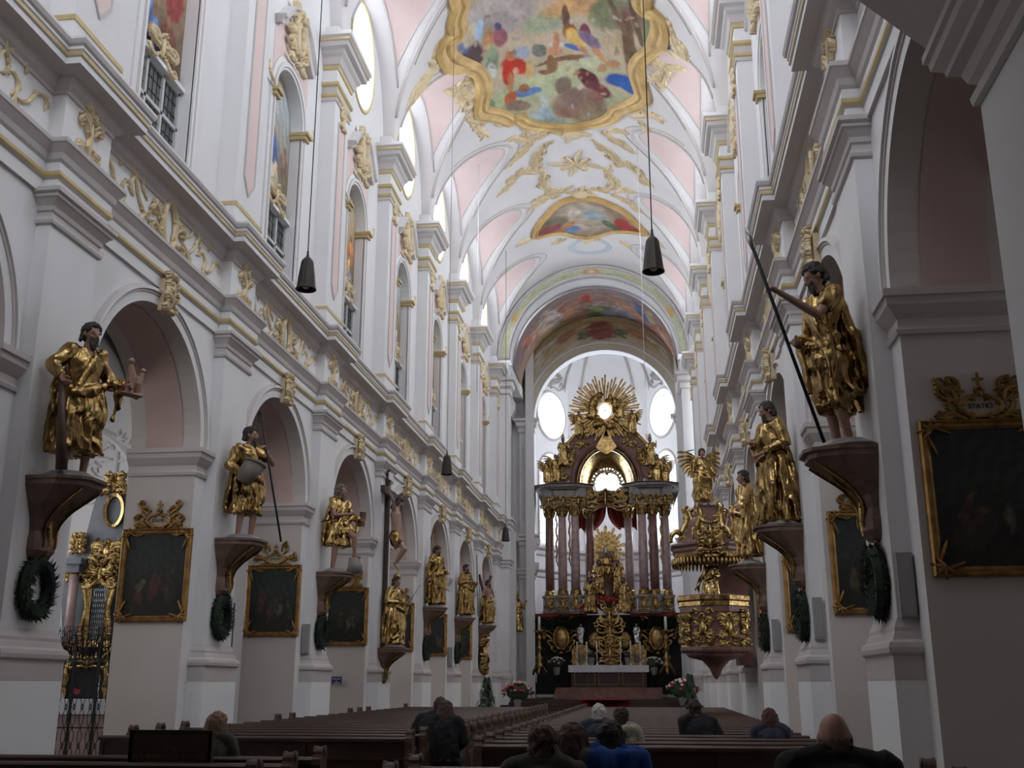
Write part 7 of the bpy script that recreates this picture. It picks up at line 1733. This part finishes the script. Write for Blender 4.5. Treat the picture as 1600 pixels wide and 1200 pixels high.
# ------------------------------------------------------------------ visitors seated in the pews
def person(loc, rz, label, top, hair, hstyle='short', k=1.0, leanf=.05, tilt=0.0, yaw=0.0, pitch=0.0, extra=None, wid=1.0, hooded=False, seed=3, trousers=None, skinm=None, arms='lap', hz=-.045):
    k = k * (1 - hz * .7)
    e = empty('person', loc, rz, label, 'person')
    trousers = trousers or M['denim']; skinm = skinm or M['skinlive']
    P = lambda x, y, z: V((x + tilt * max(0, z - .5), y - leanf * max(0, z - .5) * 2, z)) * k
    hp = P(0, -.04, 1.205 + hz); sk = MB(True); head_mb(sk, hp, yaw, pitch, k * .95); limb(sk, [P(0, .0, 1.00), P(0, -.01, 1.13)], [.062 * k, .056 * k])
    sh = {s: P(s * .185 * wid, 0, 1.005) for s in (-1, 1)}; el = {s: P(s * .25 * wid, -.06, .74) for s in (-1, 1)}
    hd = {s: (P(s * .08, -.30, .62) if arms == 'lap' else P(s * .05, -.34, .95)) for s in (-1, 1)}
    limb(sk, [P(0, 0, 1.02), P(0, 0, .7)], [.07 * k, .10 * k])
    for s in (-1, 1): limb(sk, [P(0, 0, .97), sh[s].lerp(P(0, 0, .97), .25), el[s], hd[s]], [.06 * k, .045 * k, .038 * k, .028 * k]); hand(sk, hd[s], (hd[s] - el[s]), V((-s * .4, 0, -1)), k, .6, s)
    fuse(sk, .010, 'body', skinm, e, 1)
    if hair:
        hm = MB(True); hair_mb(hm, hp, yaw, pitch, k * .96, hstyle, seed); fuse(hm, .010, 'hair', hair, e, 1, wrinkle=.006, wf=(36.0, 9.0), seed=seed)
    c = MB(True)
    c.tube([P(0, 0, .46), P(0, .01, .58), P(0, .02, .75), P(0, .01, .92), P(0, 0, 1.0), P(0, 0, 1.06)], [.175 * k * wid, .18 * k * wid, .175 * k * wid, .195 * k * wid, .17 * k * wid, .07 * k], 0, 22, flat=.66)
    for s in (-1, 1):
        limb(c, [sh[s], el[s], el[s].lerp(hd[s], .8)], [.080 * k * wid, .062 * k, .045 * k])
        c.tube([P(s * .05, .02, 1.06), sh[s] + V((0, 0, .01))], [.07 * k, .07 * k], 0, 10)
    r = random.Random(seed)
    for i in range(9):
        a = V((r.uniform(-.16, .16) * k * wid, .105 * k + .01, r.uniform(.6, .98) * k)); a.y = P(0, .105 * wid, a.z / k).y
        c.tube([a, a + V((r.uniform(-.08, .08), .012, -r.uniform(.06, .2)))], [.022 * k, .016 * k], 0, 6)
    if hooded:
        for i in range(5): c.tube([P(.15 * math.cos(t), .04 + .11 * math.sin(t), 1.03 - .015 * i) for t in [PI * j / 10 for j in range(11)]], (.045 - .004 * i) * k, 0, 8)
        c.tube([P(-.08, .10, 1.05), P(0, .16, 1.0), P(.08, .10, 1.05)], [.05 * k, .075 * k, .05 * k], 0, 10)
    else: c.tube([P(.068 * math.cos(t), .008 + .062 * math.sin(t), 1.075) for t in [2 * PI * j / 16 for j in range(17)]], .018 * k, 0, 8)
    fuse(c, .013, 'jacket', top, e, 2, wrinkle=.009, wf=(6.0, 5.0), seed=seed)
    t = MB(True)
    for s in (-1, 1):
        limb(t, [P(s * .09, 0, .52), P(s * .11, -.42, .52), P(s * .11, -.44, .12)], [.10 * k, .075 * k, .05 * k])
    t.ball(P(0, 0, .52), (.18 * k, .13 * k, .09 * k)); fuse(t, .02, 'trousers', trousers, e, 1)
    for s in (-1, 1):
        b = MB(True); b.tube([P(s * .11, -.38, .05), P(s * .11, -.48, .05), P(s * .11, -.60, .035)], [.045 * k, .048 * k, .03 * k]); b.build('shoe', M['black'], e)
    if extra: extra(e, P, k)
    return e
def ax(px, Y, z=1.2): # x of a pixel column at row distance Y
    return at(px, 1110, Y).x
person((ax(1306, 6.05), 6.05, .0), PI, 'balding person in a black jacket seen from behind at lower right', M['black'], mat('thin_grey_brown_hair', (.13, .085, .065), .7), 'fringe', 1.065, wid=1.12, seed=2, hz=-.06)
person((ax(953, 7.8), 7.78, 0), PI, 'dark-haired person in a bright blue hooded jacket seen from behind', M['bluecloth'], M['hair'], 'short', .98, hooded=True, wid=.98, seed=4, hz=-.09, pitch=.2)
person((ax(846, 6.85), 6.87, 0), PI, 'dark-haired person in an olive grey coat at the bottom edge', M['greencloth'], M['brownhair'], 'short', .98, wid=1.0, seed=5, pitch=.1, hz=-.06)
person((ax(893, 7.8), 7.72, 0), PI, 'long brown-haired person in a pale grey jacket between two dark-haired people', M['greycloth'], M['brownhair'], 'long', .97, seed=6, wid=.85, hz=-.07)
person((ax(935, 14.8), 14.78, 0), PI, 'white-haired person in a dark coat beyond the blue jacket', M['denim'], M['whitehair'], 'short', .97, seed=7)
person((ax(970, 13.9), 13.9, 0), PI, 'dark-haired person in a cream jacket on the right pews', M['cream'], M['hair'], 'short', .95, seed=8, hooded=True)
person((ax(1108, 15.6), 15.65, 0), PI, 'dark-clothed person leaning left across the right pews, red sleeve', M['black'], M['hair'], 'short', 1.0, seed=9, tilt=.30, yaw=.6, leanf=.15)
person((ax(1203, 14.8), 14.8, 0), PI, 'red-brown-haired person in a dark jacket near the right pier', M['denim'], M['redhair'], 'long', .93, seed=10)
person((ax(334, 10.6), 10.62, 0), PI, 'long blond-haired person behind the notice board', M['greencloth'], M['blond'], 'long', .96, seed=11, wid=.9)
person((ax(664, 15.5), 15.55, 0), PI, 'dark-clothed person leaning right towards a neighbour on the left pews', M['black'], M['hair'], 'short', 1.02, seed=12, tilt=-.25, leanf=.12, wid=1.1)
person((ax(697, 15.5), 15.55, 0), PI, 'long-haired person in black leaning against a neighbour on the left pews', M['black'], M['brownhair'], 'long', .99, seed=13, tilt=.05)
